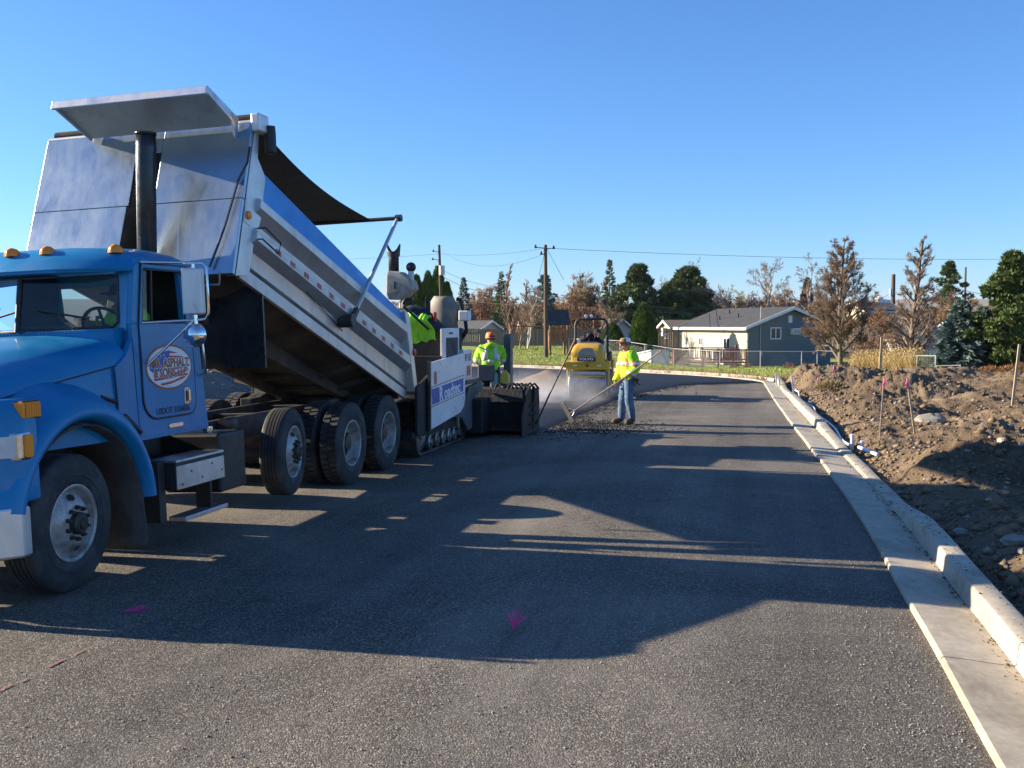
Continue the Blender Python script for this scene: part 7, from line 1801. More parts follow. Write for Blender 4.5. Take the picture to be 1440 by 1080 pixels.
wire('second stay wire slanting down from the tall lawn pole', (767, 352, 62), (758, 388, 64), 0.0, 0.014)
wire('upper service wire dropping from the transformer pole to the houses', (624, 381, 88), (705, 404, 104), 0.3, 0.013)
wire('lower service wire dropping from the transformer pole to the houses', (624, 390, 88), (700, 414, 104), 0.3, 0.018)
wire('upper low wire passing in front of the dark pines', (768, 416, 62), (1062, 436, 84), 0.25, 0.014)
wire('lower low wire passing in front of the dark pines', (768, 424, 62), (1062, 442, 84), 0.25, 0.014)
wire('low wire above the fence between the poles', (768, 430, 62), (624, 416, 88), 0.2, 0.014)
wire('wire from the grey house towards the pole beyond the pear tree', (1118, 430, 72), (1254, 412, 125), 0.8, 0.02)
wire('service wire rising over the brown trees at the right', (1330, 402, 90), (1420, 420, 90), 0.1, 0.02)
# ------------------------------------------------------------------ trees and shrubs
def seg_mesh(S, nside):
    """S: (n,8) p0 p1 r0 r1 -> prisms"""
    S = np.asarray(S, float); P0, P1, r0, r1 = S[:, :3], S[:, 3:6], S[:, 6], S[:, 7]
    d = P1 - P0; L = np.linalg.norm(d, axis=1, keepdims=True) + 1e-9; d = d / L
    h = np.where(np.abs(d[:, 2:3]) < 0.9, np.array([[0, 0, 1.0]]), np.array([[1.0, 0, 0]]))
    a = np.cross(d, h); a /= np.linalg.norm(a, axis=1, keepdims=True); b = np.cross(a, d)
    w = np.arange(nside) * 2 * pi / nside
    off = a[:, None, :] * np.cos(w)[None, :, None] + b[:, None, :] * np.sin(w)[None, :, None]
    V = np.concatenate([P0[:, None] + off * r0[:, None, None], P1[:, None] + off * r1[:, None, None]], 1)
    k = np.arange(nside); k2 = (k + 1) % nside
    f = np.stack([k, k2, k2 + nside, k + nside], -1)
    F = (f[None] + (np.arange(len(S)) * 2 * nside)[:, None, None]).reshape(-1, 4)
    return V.reshape(-1, 3), F
def skeleton(rs, H, r0, levels, nch, ratio, angle, up, trunk_frac=0.25, jit=0.12, lean=0.0, trunk_len=0.75, stems=1, taper=0.55):
    out = [[] for _ in range(levels + 1)]; tips = []
    def unit(v): return v / (np.linalg.norm(v) + 1e-9)
    def branch(p, d, L, r, lev):
        ns = max(2, int(4 - lev * 0.6)) + (3 if lev == 0 else 0)
        pts = [p]; dirs = [d]
        for k in range(ns):
            d = unit(d + np.array([rs.gauss(0, jit), rs.gauss(0, jit), rs.gauss(0, jit * 0.6) + up * (0.5 if lev else 0.05)]))
            p = p + d * L / ns; pts.append(p); dirs.append(d)
        rt = r * (0.25 if lev == levels else 0.4)
        for k in range(ns):
            out[lev].append((*pts[k], *pts[k + 1], r + (rt - r) * k / ns, r + (rt - r) * (k + 1) / ns))
        if lev == levels:
            tips.append((pts[-1], dirs[-1])); tips.append((pts[len(pts) // 2], dirs[-1])); return
        n = nch[lev]; st = trunk_frac if lev == 0 else 0.25
        for q in range(n):
            t = st + (1 - st) * (q + rs.random()) / n
            i = min(ns - 1, int(t * ns)); f = t * ns - i
            bp = pts[i] * (1 - f) + pts[i + 1] * f; bd = dirs[i + 1]
            az = rs.uniform(0, 2 * pi) if lev else (q * 2.4 + rs.uniform(-0.5, 0.5))
            perp = unit(np.cross(bd, np.array([cos(az), sin(az), 0.17]))); 
            if lev == 0: perp = np.array([cos(az), sin(az), 0.0])
            ang = angle[lev] * rs.uniform(0.75, 1.25)
            nd = unit(bd * cos(ang) + perp * sin(ang))
            nl = L * ratio[lev] * rs.uniform(0.75, 1.2) * (1 - taper * t if lev == 0 else 1 - 0.35 * t)
            branch(bp, nd, nl, max(0.005, (r + (rt - r) * t) * 0.55), lev + 1)
    for s in range(stems):
        d0 = unit(np.array([lean + (rs.gauss(0, 0.22) if stems > 1 else 0), (rs.gauss(0, 0.22) if stems > 1 else 0), 1.0]))
        branch(np.array([0.0, 0, -0.15]), d0, H * trunk_len, r0, 0)
    return out, tips
def leaf_tris(P, size, r, flat=0.0, dirs=None):
    n = len(P); a = r.normal(0, 1, (n, 3)); a /= np.linalg.norm(a, axis=1, keepdims=True); b = r.normal(0, 1, (n, 3))
    if dirs is not None: a = dirs + 0.45 * a; a /= np.linalg.norm(a, axis=1, keepdims=True)
    b = np.cross(a, b); b /= np.linalg.norm(b, axis=1, keepdims=True) + 1e-9
    s = size * r.uniform(0.6, 1.3, (n, 1)) if not hasattr(size, '__len__') else size[:, None]
    V = np.stack([P - b * s * 0.32, P + a * s, P + b * s * 0.32], 1).reshape(-1, 3)
    return V, np.arange(3 * n).reshape(-1, 3)
def place_tree(name, label, x, D, group=None, zoff=0.0, xy=None):
    b0 = base_at(x, D) if xy is None else Vector((xy[0], xy[1], float(gh(xy[0], xy[1]))))
    return thing(name, label, 'tree', (b0.x, b0.y, b0.z + zoff), random.Random(int(x)).uniform(0, 6.28), group), b0
def ztop(y, D): return CAM_H + (457 - y) * D / CAM_F
def bare_tree(label, x, ytop, D, spread=1.0, bark='bark', leaf=None, nleaf=0, lsize=0.1, seed=0, kind='round', name='bare_tree', group=None, low_leaf=0.0, dens=1.0):
    t, b0 = place_tree(name, label, x, D, group); H = ztop(ytop, D) - b0.z; rs = random.Random(seed * 7 + int(x)); r = np.random.default_rng(seed + int(x))
    if kind == 'round': out, tips = skeleton(rs, H, H * 0.022, 4, (11, 6, 5, int(4 * dens)), (0.62 * spread, 0.55, 0.5, 0.45), (0.75, 0.7, 0.7, 0.7), 0.10, 0.22, 0.13, 0, 0.66)
    elif kind == 'column': out, tips = skeleton(rs, H, H * 0.016, 3, (int(26 * dens), 7, 5), (0.42 * spread, 0.5, 0.45), (0.42, 0.45, 0.6), 0.12, 0.10, 0.07, 0, 0.97, 1, 0.75)
    elif kind == 'pear': out, tips = skeleton(rs, H, H * 0.020, 4, (40, 9, 6, 4), (0.40 * spread, 0.46, 0.42, 0.4), (0.85, 0.55, 0.6, 0.7), 0.07, 0.10, 0.06, 0, 0.97, 1, 0.80)
    elif kind == 'birch': out, tips = skeleton(rs, H, H * 0.014, 4, (12, 5, 4, 4), (0.40 * spread, 0.55, 0.55, 0.5), (0.6, 0.6, 0.7, 0.8), -0.02, 0.25, 0.12, 0, 0.9, 2)
    else: out, tips = skeleton(rs, H, H * 0.02, 3, (7, 6, 5), (0.6 * spread, 0.6, 0.5), (0.7, 0.7, 0.8), 0.06, 0.10, 0.16, 0, 0.6, 4)
    lo = [s for o in out[:2] for s in o]; V, F = seg_mesh(lo, 6); np_mesh('trunk', V, F, M['birch'] if kind == 'birch' else M['bark' if kind == 'pear' else bark], t, True)
    hi = [s for o in out[2:] for s in o]; hi = np.array(hi); hi[:, 6:] = np.maximum(hi[:, 6:], 0.0045 + 0.00012 * D)
    V, F = seg_mesh(hi, 3); np_mesh('twigs', V, F, M[bark], t)
    if leaf:
        TP = np.array([p for p, d in tips]); 
        if low_leaf: w = np.clip(1.25 - TP[:, 2] / H * low_leaf, 0.04, 1); w /= w.sum(); i = r.choice(len(TP), nleaf, p=w)
        else: i = r.integers(0, len(TP), nleaf)
        P = TP[i] + r.normal(0, lsize * 1.1, (nleaf, 3)); V, F = leaf_tris(P, lsize, r); np_mesh('crown', V, F, M[leaf], t)
    return t
def conifer(label, x, ytop, D, R, mat='needle', base=0.12, nb=150, spray=0.34, droop=0.25, p=0.85, seed=0, name='conifer', per=26, group=None, xy=None, H=None, zoff=0.0):
    t, b0 = place_tree(name, label, x, D, group, zoff, xy); H = H or ztop(ytop, D) - b0.z; r = np.random.default_rng(seed + int(x))
    V, F = seg_mesh([(0, 0, -0.2, 0, 0, H * 0.97, 0.018 * H + 0.05, 0.01)], 8); np_mesh('trunk', V, F, M['bark'], t, True)
    h = base + (1 - base) * (np.arange(nb) + r.random(nb)) / nb; z = h * H
    L = R * np.clip((1 - h) / (1 - base), 0, 1) ** p * r.uniform(0.6, 1.12, nb) + 0.06 * R
    az = np.arange(nb) * 2.399 + r.normal(0, 0.3, nb); d = np.c_[np.cos(az), np.sin(az), -droop * r.uniform(0.4, 1.2, nb) + 0.45 * h ** 3]
    s = r.uniform(0.18, 1.0, (nb, per)) ** 0.75
    P = np.c_[np.zeros(nb), np.zeros(nb), z][:, None, :] + d[:, None, :] * (L[:, None] * s)[:, :, None]
    P[..., 2] += 0.25 * L[:, None] * s ** 3 * 0.5
    P = P.reshape(-1, 3) + r.normal(0, 0.03 * R, (nb * per, 3))
    dd = np.repeat(d, per, 0); side = np.cross(dd, [0, 0, 1.0]); dirs = dd + side * r.choice([-1, 1], (len(dd), 1)) * r.uniform(0.2, 0.9, (len(dd), 1)) + np.c_[np.zeros((len(dd), 2)), r.uniform(-0.35, 0.25, len(dd))]
    hs = np.repeat(h, per); V, F = leaf_tris(P, spray * R * (0.30 + 0.70 * (1 - hs)) * r.uniform(0.6, 1.25, len(P)), r, dirs=dirs); np_mesh('crown', V, F, M[mat], t)
    S = np.c_[np.c_[np.zeros(nb), np.zeros(nb), z], np.c_[np.zeros(nb), np.zeros(nb), z] + d * L[:, None] * 0.9, np.full(nb, 0.012 * R + 0.008), np.full(nb, 0.006)]
    V, F = seg_mesh(S, 3); np_mesh('boughs', V, F, M['bark'], t)
    return t
def pine(label, x, ytop, D, R, mat='needle', base=0.2, lumps=46, per=230, seed=0, name='pine_tree', lump=0.34, xy=None, H=None, group=None, top=1.0, zoff=0.0):
    t, b0 = place_tree(name, label, x, D, group, zoff, xy); H = H or ztop(ytop, D) - b0.z; r = np.random.default_rng(seed + int(x))
    h = base + (1 - base) * (np.arange(lumps) + r.random(lumps)) / lumps
    hh = (h - base) / (1 - base); env = R * np.where(hh < 0.22, 0.72 + 1.27 * hh, 1.0 - ((hh - 0.22) / 0.78) ** 1.25 * 0.92)
    az = np.arange(lumps) * 2.399 + r.normal(0, 0.4, lumps); q = env * r.uniform(0.30, 1.12, lumps)
    C = np.c_[np.cos(az) * q, np.sin(az) * q, h * H - 0.02 * H]; C[-1] = (0, 0, H * 0.97)
    rad = lump * 0.72 * R * r.uniform(0.6, 1.3, lumps) * (1.15 - 0.45 * h)
    a = r.normal(0, 1, (lumps, per, 3)); a /= np.linalg.norm(a, axis=2, keepdims=True); rr = r.uniform(0.25, 1, (lumps, per, 1)) ** 0.5
    sq = np.array([1.15, 1.15, 0.5]); P = C[:, None] + a * rr * rad[:, None, None] * sq
    dirs = (a + np.array([0, 0, 0.45])).reshape(-1, 3); V, F = leaf_tris(P.reshape(-1, 3), 0.105 * R, r, dirs=dirs); np_mesh('crown', V, F, M[mat], t)
    S = [(0, 0, -0.2, 0, 0, H * 0.55, 0.03 * H + 0.03, 0.02 * H), (0, 0, H * 0.55, 0, 0, H * 0.95, 0.02 * H, 0.01)] + [(0, 0, c[2] * 0.9 - 0.1, c[0], c[1], c[2], 0.03, 0.012) for c in C]
    V, F = seg_mesh(S, 6); np_mesh('trunk', V, F, M['bark'], t, True)
    return t
def cypress(label, x, ytop, D, R, mat='arbor', seed=0, n=7000, name='cypress', size=0.24, group=None, tip=1.6):
    t, b0 = place_tree(name, label, x, D, group); H = ztop(ytop, D) - b0.z; r = np.random.default_rng(seed + int(x))
    h = r.random(n) ** 1.15; az = r.uniform(0, 2 * pi, n)
    prof = R * (1 - h ** tip) ** 0.75 * np.clip(h / 0.08, 0.55, 1); lum = 0.78 + 0.42 * fbm(az * 1.9 + 3, h * H * 1.6, 3, seed + 5)
    q = prof * lum * (1 - 0.35 * r.random(n) ** 2)
    P = np.c_[np.cos(az) * q, np.sin(az) * q, h * H * (0.97 + 0.05 * lum)]
    dirs = np.c_[np.cos(az) * 0.55, np.sin(az) * 0.55, np.ones(n) * 0.9]
    V, F = leaf_tris(P, size * R, r, dirs=dirs); np_mesh('crown', V, F, M[mat], t)
    V, F = seg_mesh([(0, 0, -0.2, 0, 0, H * 0.8, 0.06, 0.02)], 6); np_mesh('trunk', V, F, M['bark'], t)
    return t
def bush(label, x, D, w, h, mat, n=2500, size=0.14, seed=0, name='shrub', twig='barkred', group=None, z=None, xy=None):
    b0 = base_at(x, D) if xy is None else Vector((*xy, float(gh(*xy))))
    if z is not None: b0.z = z
    t = thing(name, label, 'shrub', tuple(b0), 0, group); r = np.random.default_rng(seed + int(x))
    a = r.normal(0, 1, (n, 3)); a /= np.linalg.norm(a, axis=1, keepdims=True); a[:, 2] = np.abs(a[:, 2]); q = r.uniform(0.3, 1, (n, 1)) ** 0.5 * (0.7 + 0.5 * fbm(a[:, 0] * 3 + 5, a[:, 1] * 3 + a[:, 2] * 3, 3, seed)[:, None])
    P = a * q * np.array([w, w, h]); V, F = leaf_tris(P, size, r, dirs=a + np.array([0, 0, 0.4])); np_mesh('foliage', V, F, M[mat], t)
    S = [(0, 0, -0.1, *(P[i] * 0.9), 0.02, 0.006) for i in r.integers(0, n, 40)]; V, F = seg_mesh(S, 3); np_mesh('stems', V, F, M[twig], t)
    return t

# cypress group behind the paver
for k, (x, y, R) in enumerate(((572, 408, 1.0), (586, 391, 1.15), (602, 386, 1.1), (616, 380, 1.25), (629, 400, 0.95))):
    cypress('dark green cypress in the tight row behind the paver', x, y, 92, R, 'arbor' if k % 2 else 'needlepine', k, 6500, group='cypress row behind the paver')
conifer('small blue-green spruce beyond the cypress row', 652, 391, 112, 1.45, 'needleblue', 0.1, 130, 0.34, seed=3, name='spruce')
bare_tree('round brownish bare tree beside the blue-green spruce', 684, 404, 116, 1.0, 'barkred', 'leafdkred', 1500, 0.16, 4)
conifer('dark ragged spruce with drooping branches next to the poplar', 705, 383, 108, 1.3, 'needle', 0.1, 110, 0.42, 0.5, seed=5, name='spruce', per=20)
bare_tree('tall narrow bare poplar in front of the board fence', 722, 368, 80, 0.55, 'barkred', None, 0, 0.1, 6, 'column', 'poplar')
bare_tree('second narrow bare poplar leaning beside the first', 731, 392, 79, 0.6, 'barkred', None, 0, 0.1, 7, 'column', 'poplar')
bare_tree('white trunked birch with russet twigs in front of the fence', 742, 396, 78, 0.9, 'barkred', 'leafrusset', 900, 0.06, 8, 'birch', 'birch_tree')
pine('blue-grey cedar behind the tall lawn pole', 766, 387, 112, 2.0, 'needleblue', 0.15, 40, 170, 9, 'cedar_tree', 0.36)
bare_tree('broad pale bare tree behind the play tower', 820, 367, 116, 1.05, 'barkgrey', 'leafpale', 2600, 0.11, 10)
conifer('dark spruce poking up behind the pale bare tree', 857, 366, 126, 1.7, 'needle', 0.15, 120, 0.36, seed=11, name='spruce')
bare_tree('bushy brown stemmed bare tree beside the brick chimney', 846, 394, 98, 1.1, 'barkred', 'leafbrown', 700, 0.07, 12, 'shrub')
bare_tree('orange-brown leafy thicket tree behind the play tower roof', 792, 412, 102, 1.3, 'barkred', 'leafbrown', 5200, 0.14, 13)
bare_tree('russet thicket tree beside the orange-brown one', 815, 408, 100, 1.2, 'barkred', 'leafbrown', 2600, 0.12, 14, 'shrub')
pine('rounded dark pine behind the turquoise house', 897, 374, 106, 3.2, 'needle', 0.12, 80, 230, 15, lump=0.30)
pine('broad spreading dark pine behind the dark fence', 967, 378, 108, 3.9, 'needle', 0.12, 105, 240, 16, lump=0.25)
pine('low dark pine skirting the spreading pine', 985, 408, 110, 1.8, 'needle', 0.05, 40, 200, 17)
bare_tree('tallest bare tree rising above the pines', 950, 343, 132, 1.0, 'barkgrey', None, 0, 0.1, 18)
bare_tree('thin pale bare tree in the gap beside the spreading pine', 1003, 378, 118, 0.9, 'barkgrey', None, 0, 0.1, 19)
bare_tree('grey bare tree with a tangle of fine twigs', 1028, 388, 120, 1.0, 'barkgrey', 'leafrusset', 900, 0.1, 20)
bare_tree('russet bare tree above the grey house roof', 1048, 392, 112, 1.0, 'barkred', 'leafrusset', 2600, 0.12, 21)
bare_tree('golden leaved birch above the grey house roof', 1070, 367, 106, 1.1, 'barkgrey', 'leafgold', 2600, 0.09, 22, 'birch', 'birch_tree')
bare_tree('low russet tree left of the golden birch', 1016, 420, 100, 1.2, 'barkred', 'leafrusset', 3200, 0.12, 23, 'shrub')
bare_tree('airy pale birch behind the grey house', 1119, 365, 112, 1.0, 'barkgrey', 'leafpale', 900, 0.08, 24, 'birch', 'birch_tree')
cypress('dark red-brown rounded tree beside the airy birch', 1134, 394, 120, 1.15, 'leafdkred', 25, 4500, 'dense_tree', tip=2.2)
bare_tree('large pear tree with russet leaves standing by the grey house', 1183, 333, 54, 1.02, 'barkgrey', 'leafpear', 60000, 0.05, 26, 'pear', 'pear_tree', low_leaf=1.22)
bare_tree('slender pear tree almost bare behind the tan grasses', 1285, 327, 56, 0.72, 'barkgrey', 'leafpear', 15000, 0.045, 27, 'pear', 'pear_tree', low_leaf=1.25)
bare_tree('small russet tree between the two pear trees', 1260, 446, 60, 1.2, 'barkred', 'leafbrown', 4200, 0.07, 28, 'shrub', 'small_tree')
bare_tree('reddish twiggy shrub tree beside the large pear', 1226, 440, 62, 1.0, 'barkred', 'leafrusset', 1500, 0.06, 128, 'shrub', 'small_tree')
pine('flat topped pine behind the slender pear tree', 1334, 367, 112, 2.3, 'needlepine', 0.35, 44, 200, 29)
bare_tree('brown bare tree in front of the flat topped pine', 1350, 384, 104, 1.1, 'barkred', 'leafdkred', 1800, 0.12, 30)
bare_tree('brown thicket tree behind the blue spruce', 1375, 412, 92, 1.2, 'barkred', 'leafbrown', 1500, 0.1, 31, 'shrub')
bare_tree('brown thicket tree beside the white gabled house', 1316, 424, 84, 1.0, 'barkred', 'leafrusset', 1300, 0.08, 131, 'shrub')
conifer('stout blue spruce at the edge of the dirt', 1350, 424, 47, 1.25, 'needleblue', 0.03, 230, 0.26, 0.2, 0.6, 32, 'spruce', 42)
conifer('second blue spruce crowding the stout one', 1382, 434, 48, 1.2, 'needleblue', 0.03, 200, 0.26, 0.2, 0.6, 33, 'spruce', 42)
pine('tall green pine with thick needles beside the blue spruces', 1424, 354, 46, 1.75, 'needlepine', 0.05, 95, 300, 34, lump=0.26)
pine('dark pine at the end of the row past the green pine', 1475, 350, 48, 1.8, 'needle', 0.05, 80, 260, 35, lump=0.27)
bush('low juniper shrub in front of the blue spruce', 1309, 47, 0.55, 0.75, 'arbor', 2500, 0.12, 36)
bush('rust coloured rounded bush by the cream bungalow', 991, 83, 0.95, 1.75, 'leafrust', 2600, 0.14, 37)
cypress('bushy green cypress beside the dark fence', 905, 431, 72, 1.05, 'arbor', 38, 9000, tip=1.9)
cypress('small green cypress by the turquoise house', 862, 457, 73, 0.8, 'arbor', 39, 4500, tip=2.4)
conifer('dark conifer top showing past the raised bed', 58, 296, 66, 1.3, 'needle', 0.1, 150, 0.34, seed=40, name='conifer')
bare_tree('bare tree top showing above the cab roof', 20, 336, 80, 1.0, 'barkgrey', None, 0, 0.1, 41)
for k, (x, D, w, h) in enumerate(((1395, 40, 0.7, 0.45), (1425, 39.5, 0.8, 0.5), (1445, 39, 0.7, 0.6), (1372, 40.5, 0.5, 0.3))):
    bush('dead russet brush at the foot of the pines', x, D, w, h, 'leafrusset', 1500, 0.09, 50 + k, 'dead_brush', group='dead brush under the pines')
bush('dry russet weed clump on the dirt near the kerb', 1170, 28.5, 0.45, 0.32, 'leafpale', 1200, 0.07, 60, 'weed_clump', z=0.18)
for k, (x, D) in enumerate(((1135, 57), (1108, 57), (1052, 61), (1034, 61), (1180, 54.5), (1196, 54))):
    bush('dry grey-brown shrub along the wire fence', x, D, 0.4, 0.55, 'leafbrown', 700, 0.06, 70 + k, 'dry_shrub', group='dry shrubs along the wire fence')
# tan feather grasses
for k in range(12):
    x = 1207 + k * 7.4; D = 52.5 - k * 0.42; b0 = base_at(x, D); r = np.random.default_rng(90 + k); n = 900
    t = thing('feather_grass', 'tall tan feather grass clump behind the white railed fence', 'grass clump', tuple(b0), 0, 'tan feather grasses')
    P = np.c_[r.normal(0, 0.09, (n, 2)), np.zeros(n)]; H = r.uniform(0.5, 1.15, n) * (1.0 if k % 3 else 0.85)
    a = r.uniform(0, 2 * pi, n); d = np.c_[np.cos(a), np.sin(a), np.zeros(n)] * 0.007; tip = P + np.c_[P[:, :2] * 1.6 + r.normal(0, 0.06, (n, 2)), H]
    np_mesh('blades', np.stack([P - d, P + d, tip], 1).reshape(-1, 3), np.arange(3 * n).reshape(-1, 3), M['drygrass'], t)
    V, F = leaf_tris(tip[:260], 0.07, r, dirs=np.tile([0, 0, -1.0], (260, 1))); np_mesh('plumes', V, F, M['drygrass'], t)
# far thickets that close the horizon: copies of three kinds
protos = []
for k, (bark, leaf, n) in enumerate((('barkgrey', None, 0), ('barkred', 'leafrusset', 1500), ('barkgrey', 'leafpale', 1500), ('barkred', 'leaftan', 2200))):
    protos.append(bare_tree('far bare tree in the belt along the skyline', 600 + k * 30, 418, 150, 1.15, bark, leaf, n, 0.16, 200 + k, 'round' if k else 'shrub', 'far_tree', group='bare trees along the skyline'))
rs = random.Random(77); x = 540
while x < 1480:
    for src in (rs.choice(protos),):
        D = rs.uniform(128, 175); b0 = base_at(x, D); c = copy_tree(src); c.location = b0; s = rs.uniform(0.65, 1.15); c.scale = (s, s, s); c.rotation_euler = (0, 0, rs.uniform(0, 6.28))
    x += rs.uniform(8, 17)
for x0, x1, n_, d0, d1 in ((775, 868, 10, 114, 135), (690, 770, 6, 114, 135), (985, 1148, 18, 112, 132), (1192, 1262, 6, 80, 110), (1290, 1400, 8, 84, 112)):
    for k in range(n_):
        xx_ = x0 + (x1 - x0) * (k + rs.random()) / n_; c = copy_tree(protos[rs.choice((0, 1, 2, 3, 3))]); c.location = base_at(xx_, rs.uniform(d0, d1)); s = rs.uniform(0.8, 1.3) if x0 < 1150 else rs.uniform(0.6, 0.95); c.scale = (s, s, s); c.rotation_euler = (0, 0, rs.uniform(0, 6.28))
        c['label'] = 'russet and grey bare tree in the thicket behind the houses'; c['group'] = 'bare trees in the thicket behind the houses'
for k in range(26):
    D = rs.uniform(95, 150); c = copy_tree(rs.choice(protos)); c.location = base_at(-500 + k * 40 + rs.uniform(-20, 20), D); s = rs.uniform(0.6, 1.0); c.scale = (s, s, s)
# ------------------------------------------------------------------ survey whiskers, stakes, pipes, stones, steam
def whisker(label, x, y, n, h, lean, seed, group='pink survey whiskers on the road'):
    p = at_z(x, y, 0.0); t = thing('survey_whisker', label, 'survey marker', (p[0], p[1], 0.006), 0, group)
    rs = random.Random(seed)
    mb = MB()
    for k in range(n):
        a = rs.gauss(0, 0.75); b = rs.gauss(0, 0.6); L = h * rs.uniform(0.6, 1.1)
        d = Vector((sin(a) + lean[0], sin(b) + lean[1], lean[2])).normalized()
        mid = d * L * 0.55 + Vector((rs.gauss(0, 0.006), rs.gauss(0, 0.006), 0.01))
        mb.tube([(rs.gauss(0, 0.003), rs.gauss(0, 0.003), 0.0), mid, d * L + Vector((0, 0, -0.008 + max(0, -d.z * L) + 0.012))], [0.002, 0.0017, 0.0014], 4)
    mb.build('bristles', M['pink'], t)
    mb = MB(); mb.tube([(0, 0, -0.01), (0, 0, 0.014)], 0.007, 8); mb.build('ferrule', M['pink'], t)
whisker('bright pink plastic survey whisker standing up in the truck shadow', 722, 884, 20, 0.14, (0.25, 0.1, 1.0), 3)
whisker('flattened pink survey whisker beside the front wheel', 180, 861, 16, 0.15, (0.9, 0.1, 0.12), 4)
whisker('small far pink survey whisker on the road near the bend', 979, 556, 14, 0.13, (0.1, 0, 1.0), 5)
o = MB(); 
def stake(label, x, yb, yt, D, w=0.03, flag=None, tilt=0.0, group=None, mat='stake', name='survey_stake', z=None):
    p = Vector(at_d(x, yb, D)); zz = float(dirt_h(np.array([p.x]), np.array([p.y]))[0]) if z is None else z
    t = thing(name, label, 'stake', (p.x, p.y, zz), YAW, group); H = (yb - yt) * D / CAM_F + (p.z - zz)
    mb = MB(); mb.add([(tilt * H * k + sx * w / 2, sy * w / 4, z_) for z_, k in ((-0.25, -0.25 / H), (H, 1)) for sx, sy in ((-1, -1), (1, -1), (1, 1), (-1, 1))], [(3, 2, 1, 0), (4, 5, 6, 7), (0, 1, 5, 4), (1, 2, 6, 5), (2, 3, 7, 6), (3, 0, 4, 7)]); mb.build('shaft', M[mat], t)
    if flag:
        mb = MB(); top = H - 0.02; x0 = tilt * H
        rows = []
        for k in range(7):
            q = k / 6; rows.append([(x0 + w * 0.55 + 0.006 * sin(5 * q), -0.012 - 0.010 * sin(7 * q), top - flag * q), (x0 - w * 0.55 - 0.012 * q + 0.008 * sin(9 * q), -0.014 + 0.012 * sin(6 * q), top - flag * q + 0.01)])
        mb.loft(rows, closed=False, caps=False); mb.build('ribbon', M['pink'], t, smooth=60, solid=0.002)
stake('wooden lath with pink ribbon on the big dirt pile', 1172, 538, 513, 30.5, 0.025, 0.30)
stake('wooden lath with pink ribbon in front of the dark dirt pile', 1238, 588, 531, 17.5, 0.022, 0.20, 0.05)
stake('leaning lath with pink ribbon on the rough dirt', 1287, 586, 532, 17.5, 0.03, 0.16, -0.16)
stake('short lath with pink ribbon low among the clods', 1150, 542, 530, 29, 0.02, 0.18)
stake('plain wooden stake standing tall on the dirt bank', 1424, 545, 484, 22.5, 0.055, None, 0.09)
stake('plain thin wooden stake behind the dirt piles', 1237, 524, 474, 40, 0.09, None, 0.04)
stake('short wooden peg beside the thin stake', 1226, 533, 524, 34, 0.06, None, 0.0)
stake('red topped post by the grey house', 1116, 522, 511, 56, 0.09, None, 0.0, None, 'redtape', z=-0.55)
stake('wooden form peg near the bend of the road', 706, 552, 522, 33, 0.04, 0.35, 0.0, 'form pegs by the sand pile', 'stake', z=0.0)
for k, x in enumerate((731, 740, 748)):
    stake('bare wooden form peg by the sand pile', x, 546, 522 + 3 * k, 34, 0.04, None, 0.0, 'bare form pegs by the sand pile', 'stake', z=0.0)
for x, yb, yt in ((1093, 541, 524), (1117, 556, 528), (1097, 541, 527)):
    stake('white plastic marker post behind the far kerb', x, yb, yt, 33 if x < 1100 else 28, 0.045, None, -0.12, 'white marker posts behind the kerb', 'pvc', 'marker_post')
# conduit and pipe stubs behind the kerb
cd = MB(); P = []
for y in np.linspace(17.6, 31.0, 26): P.append((float(edge_x(y)) + 0.68 + 0.05 * sin(y * 1.3), y, 0.07 + 0.035 * sin(y * 0.9) + (0.05 if y > 24 else 0)))
cd.tube(P, 0.022, 8); o = cd.build('conduit', M['pvc'], None, smooth=60); tag(o, 'pale plastic conduit lying along the back of the kerb', 'conduit')
for (y, dx, h) in ((17.9, 0.72, 0.2), (17.3, 0.80, 0.16)):
    b0 = (float(edge_x(y)) + dx, y, 0.0); t = thing('pipe_stub', 'short white pipe stub standing at the end of the conduit', 'pipe', b0, 0, 'pipe stubs behind the kerb')
    mb = MB(); mb.tube([(0, 0, -0.1), (0, 0, h)], 0.03, 12); mb.build('pipe', M['pvc'], t, smooth=50)
    mb = MB(); mb.tube([(0, 0, h - 0.03), (0, 0, h + 0.015)], 0.036, 12); mb.build('cap', M['pvc'], t, smooth=50)
mb = MB(); mb.tube([(float(edge_x(17.0)) + 0.72, 17.1, 0.09), (float(edge_x(16.5)) + 0.90, 16.3, 0.07)], 0.028, 10); o = mb.build('loose_pipe', M['pvc'], None, smooth=50); tag(o, 'short white pipe lying loose beside the kerb', 'pipe')
# larger single stones
rs = random.Random(21)
def rock(label, x, y, D, s, mat='stone', group=None):
    p = at_d(x, y, D); z = float(dirt_h(np.array([p[0]]), np.array([p[1]]))[0])
    mb = MB(); mb.ball((0, 0, 0), (s, s * 0.75, s * 0.5), 12, 8, None, 0.16, rs); o = mb.build('rock', M[mat], None, smooth=25)
    o.location = (p[0], p[1], z + s * 0.2); o.rotation_euler = (0, 0, rs.uniform(0, 6)); tag(o, label, 'rock', group)
rock('large pale broken rock in the shaded dirt near the kerb', 1428, 778, 9.0, 0.13)
rock('small pale rock lying beside the large broken rock', 1438, 803, 8.6, 0.06)
rock('flat white slab lying behind the kerb taper', 1140, 561, 26, 0.16)
rock('grey flat slab between the leaning lath and the dirt pile', 1310, 566, 20, 0.30)
for k, (x, y, D) in enumerate(((1252, 690, 11.5), (1360, 650, 13), (1395, 600, 15), (1330, 612, 15.5), (1422, 575, 17), (1265, 655, 12.6), (1392, 700, 11), (1352, 735, 10), (1290, 600, 16), (1408, 640, 13.2))):
    rock('fist sized pale stone on the brown dirt', x, y, D, rs.uniform(0.04, 0.085), 'stone', 'fist sized stones on the dirt')
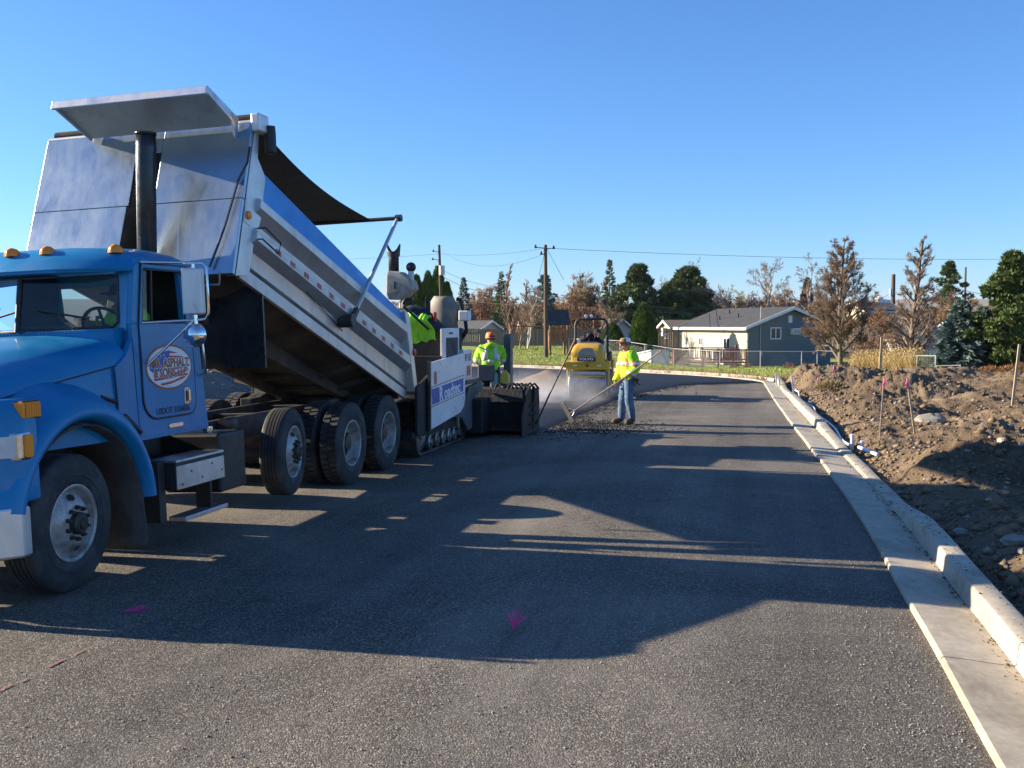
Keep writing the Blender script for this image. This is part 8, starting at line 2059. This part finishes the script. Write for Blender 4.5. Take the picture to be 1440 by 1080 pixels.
mb = MB(); p = at_d(1375, 580, 18); z = float(dirt_h(np.array([p[0]]), np.array([p[1]]))[0])
t = thing('crushed_cup', 'crushed red and white paper cup on the dirt', 'cup', (p[0], p[1], z + 0.04), 0.6)
mb = MB(); mb.lathe([(0.0001, 0), (0.035, 0.0), (0.045, 0.10), (0.042, 0.10), (0.033, 0.006), (0.0001, 0.006)], (0, 0, 0), 'x', 14); mb.build('cup', M['plainwhite'], t, smooth=40)
mb = MB(); mb.lathe([(0.0385, 0.03), (0.0435, 0.075)], (0, 0, 0), 'x', 14); mb.build('cup_band', M['redlens'], t, smooth=40)
# sand pile inside the bend
X, Y = np.meshgrid(np.linspace(-1, 1, 40), np.linspace(-1, 1, 30)); c0 = at_z(762, 549, 0.0)
Zs = 0.62 * np.clip(1 - np.sqrt(X ** 2 + Y ** 2), 0, 1) ** 0.85 + 0.04 * (fbm(X * 4, Y * 4, 4, 15) - 0.5)
idx = np.arange(Zs.size).reshape(Zs.shape)
o = np_mesh('sand_pile', np.stack([c0[0] + X * 1.5, c0[1] + 1.0 + Y * 1.3, Zs], -1).reshape(-1, 3), np.stack([idx[:-1, :-1], idx[:-1, 1:], idx[1:, 1:], idx[1:, :-1]], -1).reshape(-1, 4), M['dirt'], None, True)
tag(o, 'small tan sand pile beside the road behind the steam', 'sand pile')

# steam drifting off the hot mat round the roller
def steam(label, c, d, dens, seed):
    t = NT('steam_%d' % seed); v = t.obj()
    n1 = t.noise(v, 0.9, 4.0, 0.6, 0.6); n2 = t.noise(v, 2.6, 3.0, 0.6)
    sx_ = t.n('SeparateXYZ'); t.link(v, sx_.inputs[0])
    fall = t.math('SUBTRACT', 1.0, t.math('DIVIDE', sx_.outputs[2], d[2]), True)
    fall = t.math('POWER', fall, 2.0)
    # fades to nothing towards the sides of its box
    ex = t.math('SUBTRACT', 1.0, t.math('POWER', t.math('ABSOLUTE', t.math('DIVIDE', sx_.outputs[0], d[0] / 2)), 2.0), True)
    ey = t.math('SUBTRACT', 1.0, t.math('POWER', t.math('ABSOLUTE', t.math('DIVIDE', sx_.outputs[1], d[1] / 2)), 2.0), True)
    w = t.math('MULTIPLY', t.math('SUBTRACT', n1, 0.42, True), 3.0)
    dn = t.math('MULTIPLY', t.math('MULTIPLY', t.math('MULTIPLY', w, fall), t.math('MULTIPLY', ex, ey)), dens)
    pv_ = t.n('VolumePrincipled'); t.set(pv_, Color=c4((0.95, 0.96, 1.0)), Anisotropy=0.2); t.link(dn, pv_.inputs['Density']); t.link(pv_.outputs[0], t.out.inputs['Volume'])
    mb = MB(); mb.bb(-d[0] / 2, d[0] / 2, -d[1] / 2, d[1] / 2, 0, d[2]); o = mb.build('steam', t.m, None); o.location = c
    tag(o, label, 'steam', kind='stuff')
sc0 = at_z(752, 566, 0.06)
steam('thin white steam rising off the hot mat around the roller', (sc0[0] - 0.2, sc0[1] + 1.0, 0.062), (4.2, 8.0, 0.95), 0.95, 1)

# the air itself: a thin even haze out to the hills
t = NT('haze_air'); vp = t.n('VolumePrincipled'); t.set(vp, Color=c4((0.80, 0.88, 1.0)), Density=0.00005, Anisotropy=0.0); t.link(vp.outputs[0], t.out.inputs['Volume'])
mb = MB(); mb.bb(-7200, 7200, -500, 7300, -60, 166); o = mb.build('haze', t.m, None); tag(o, kind='stuff')
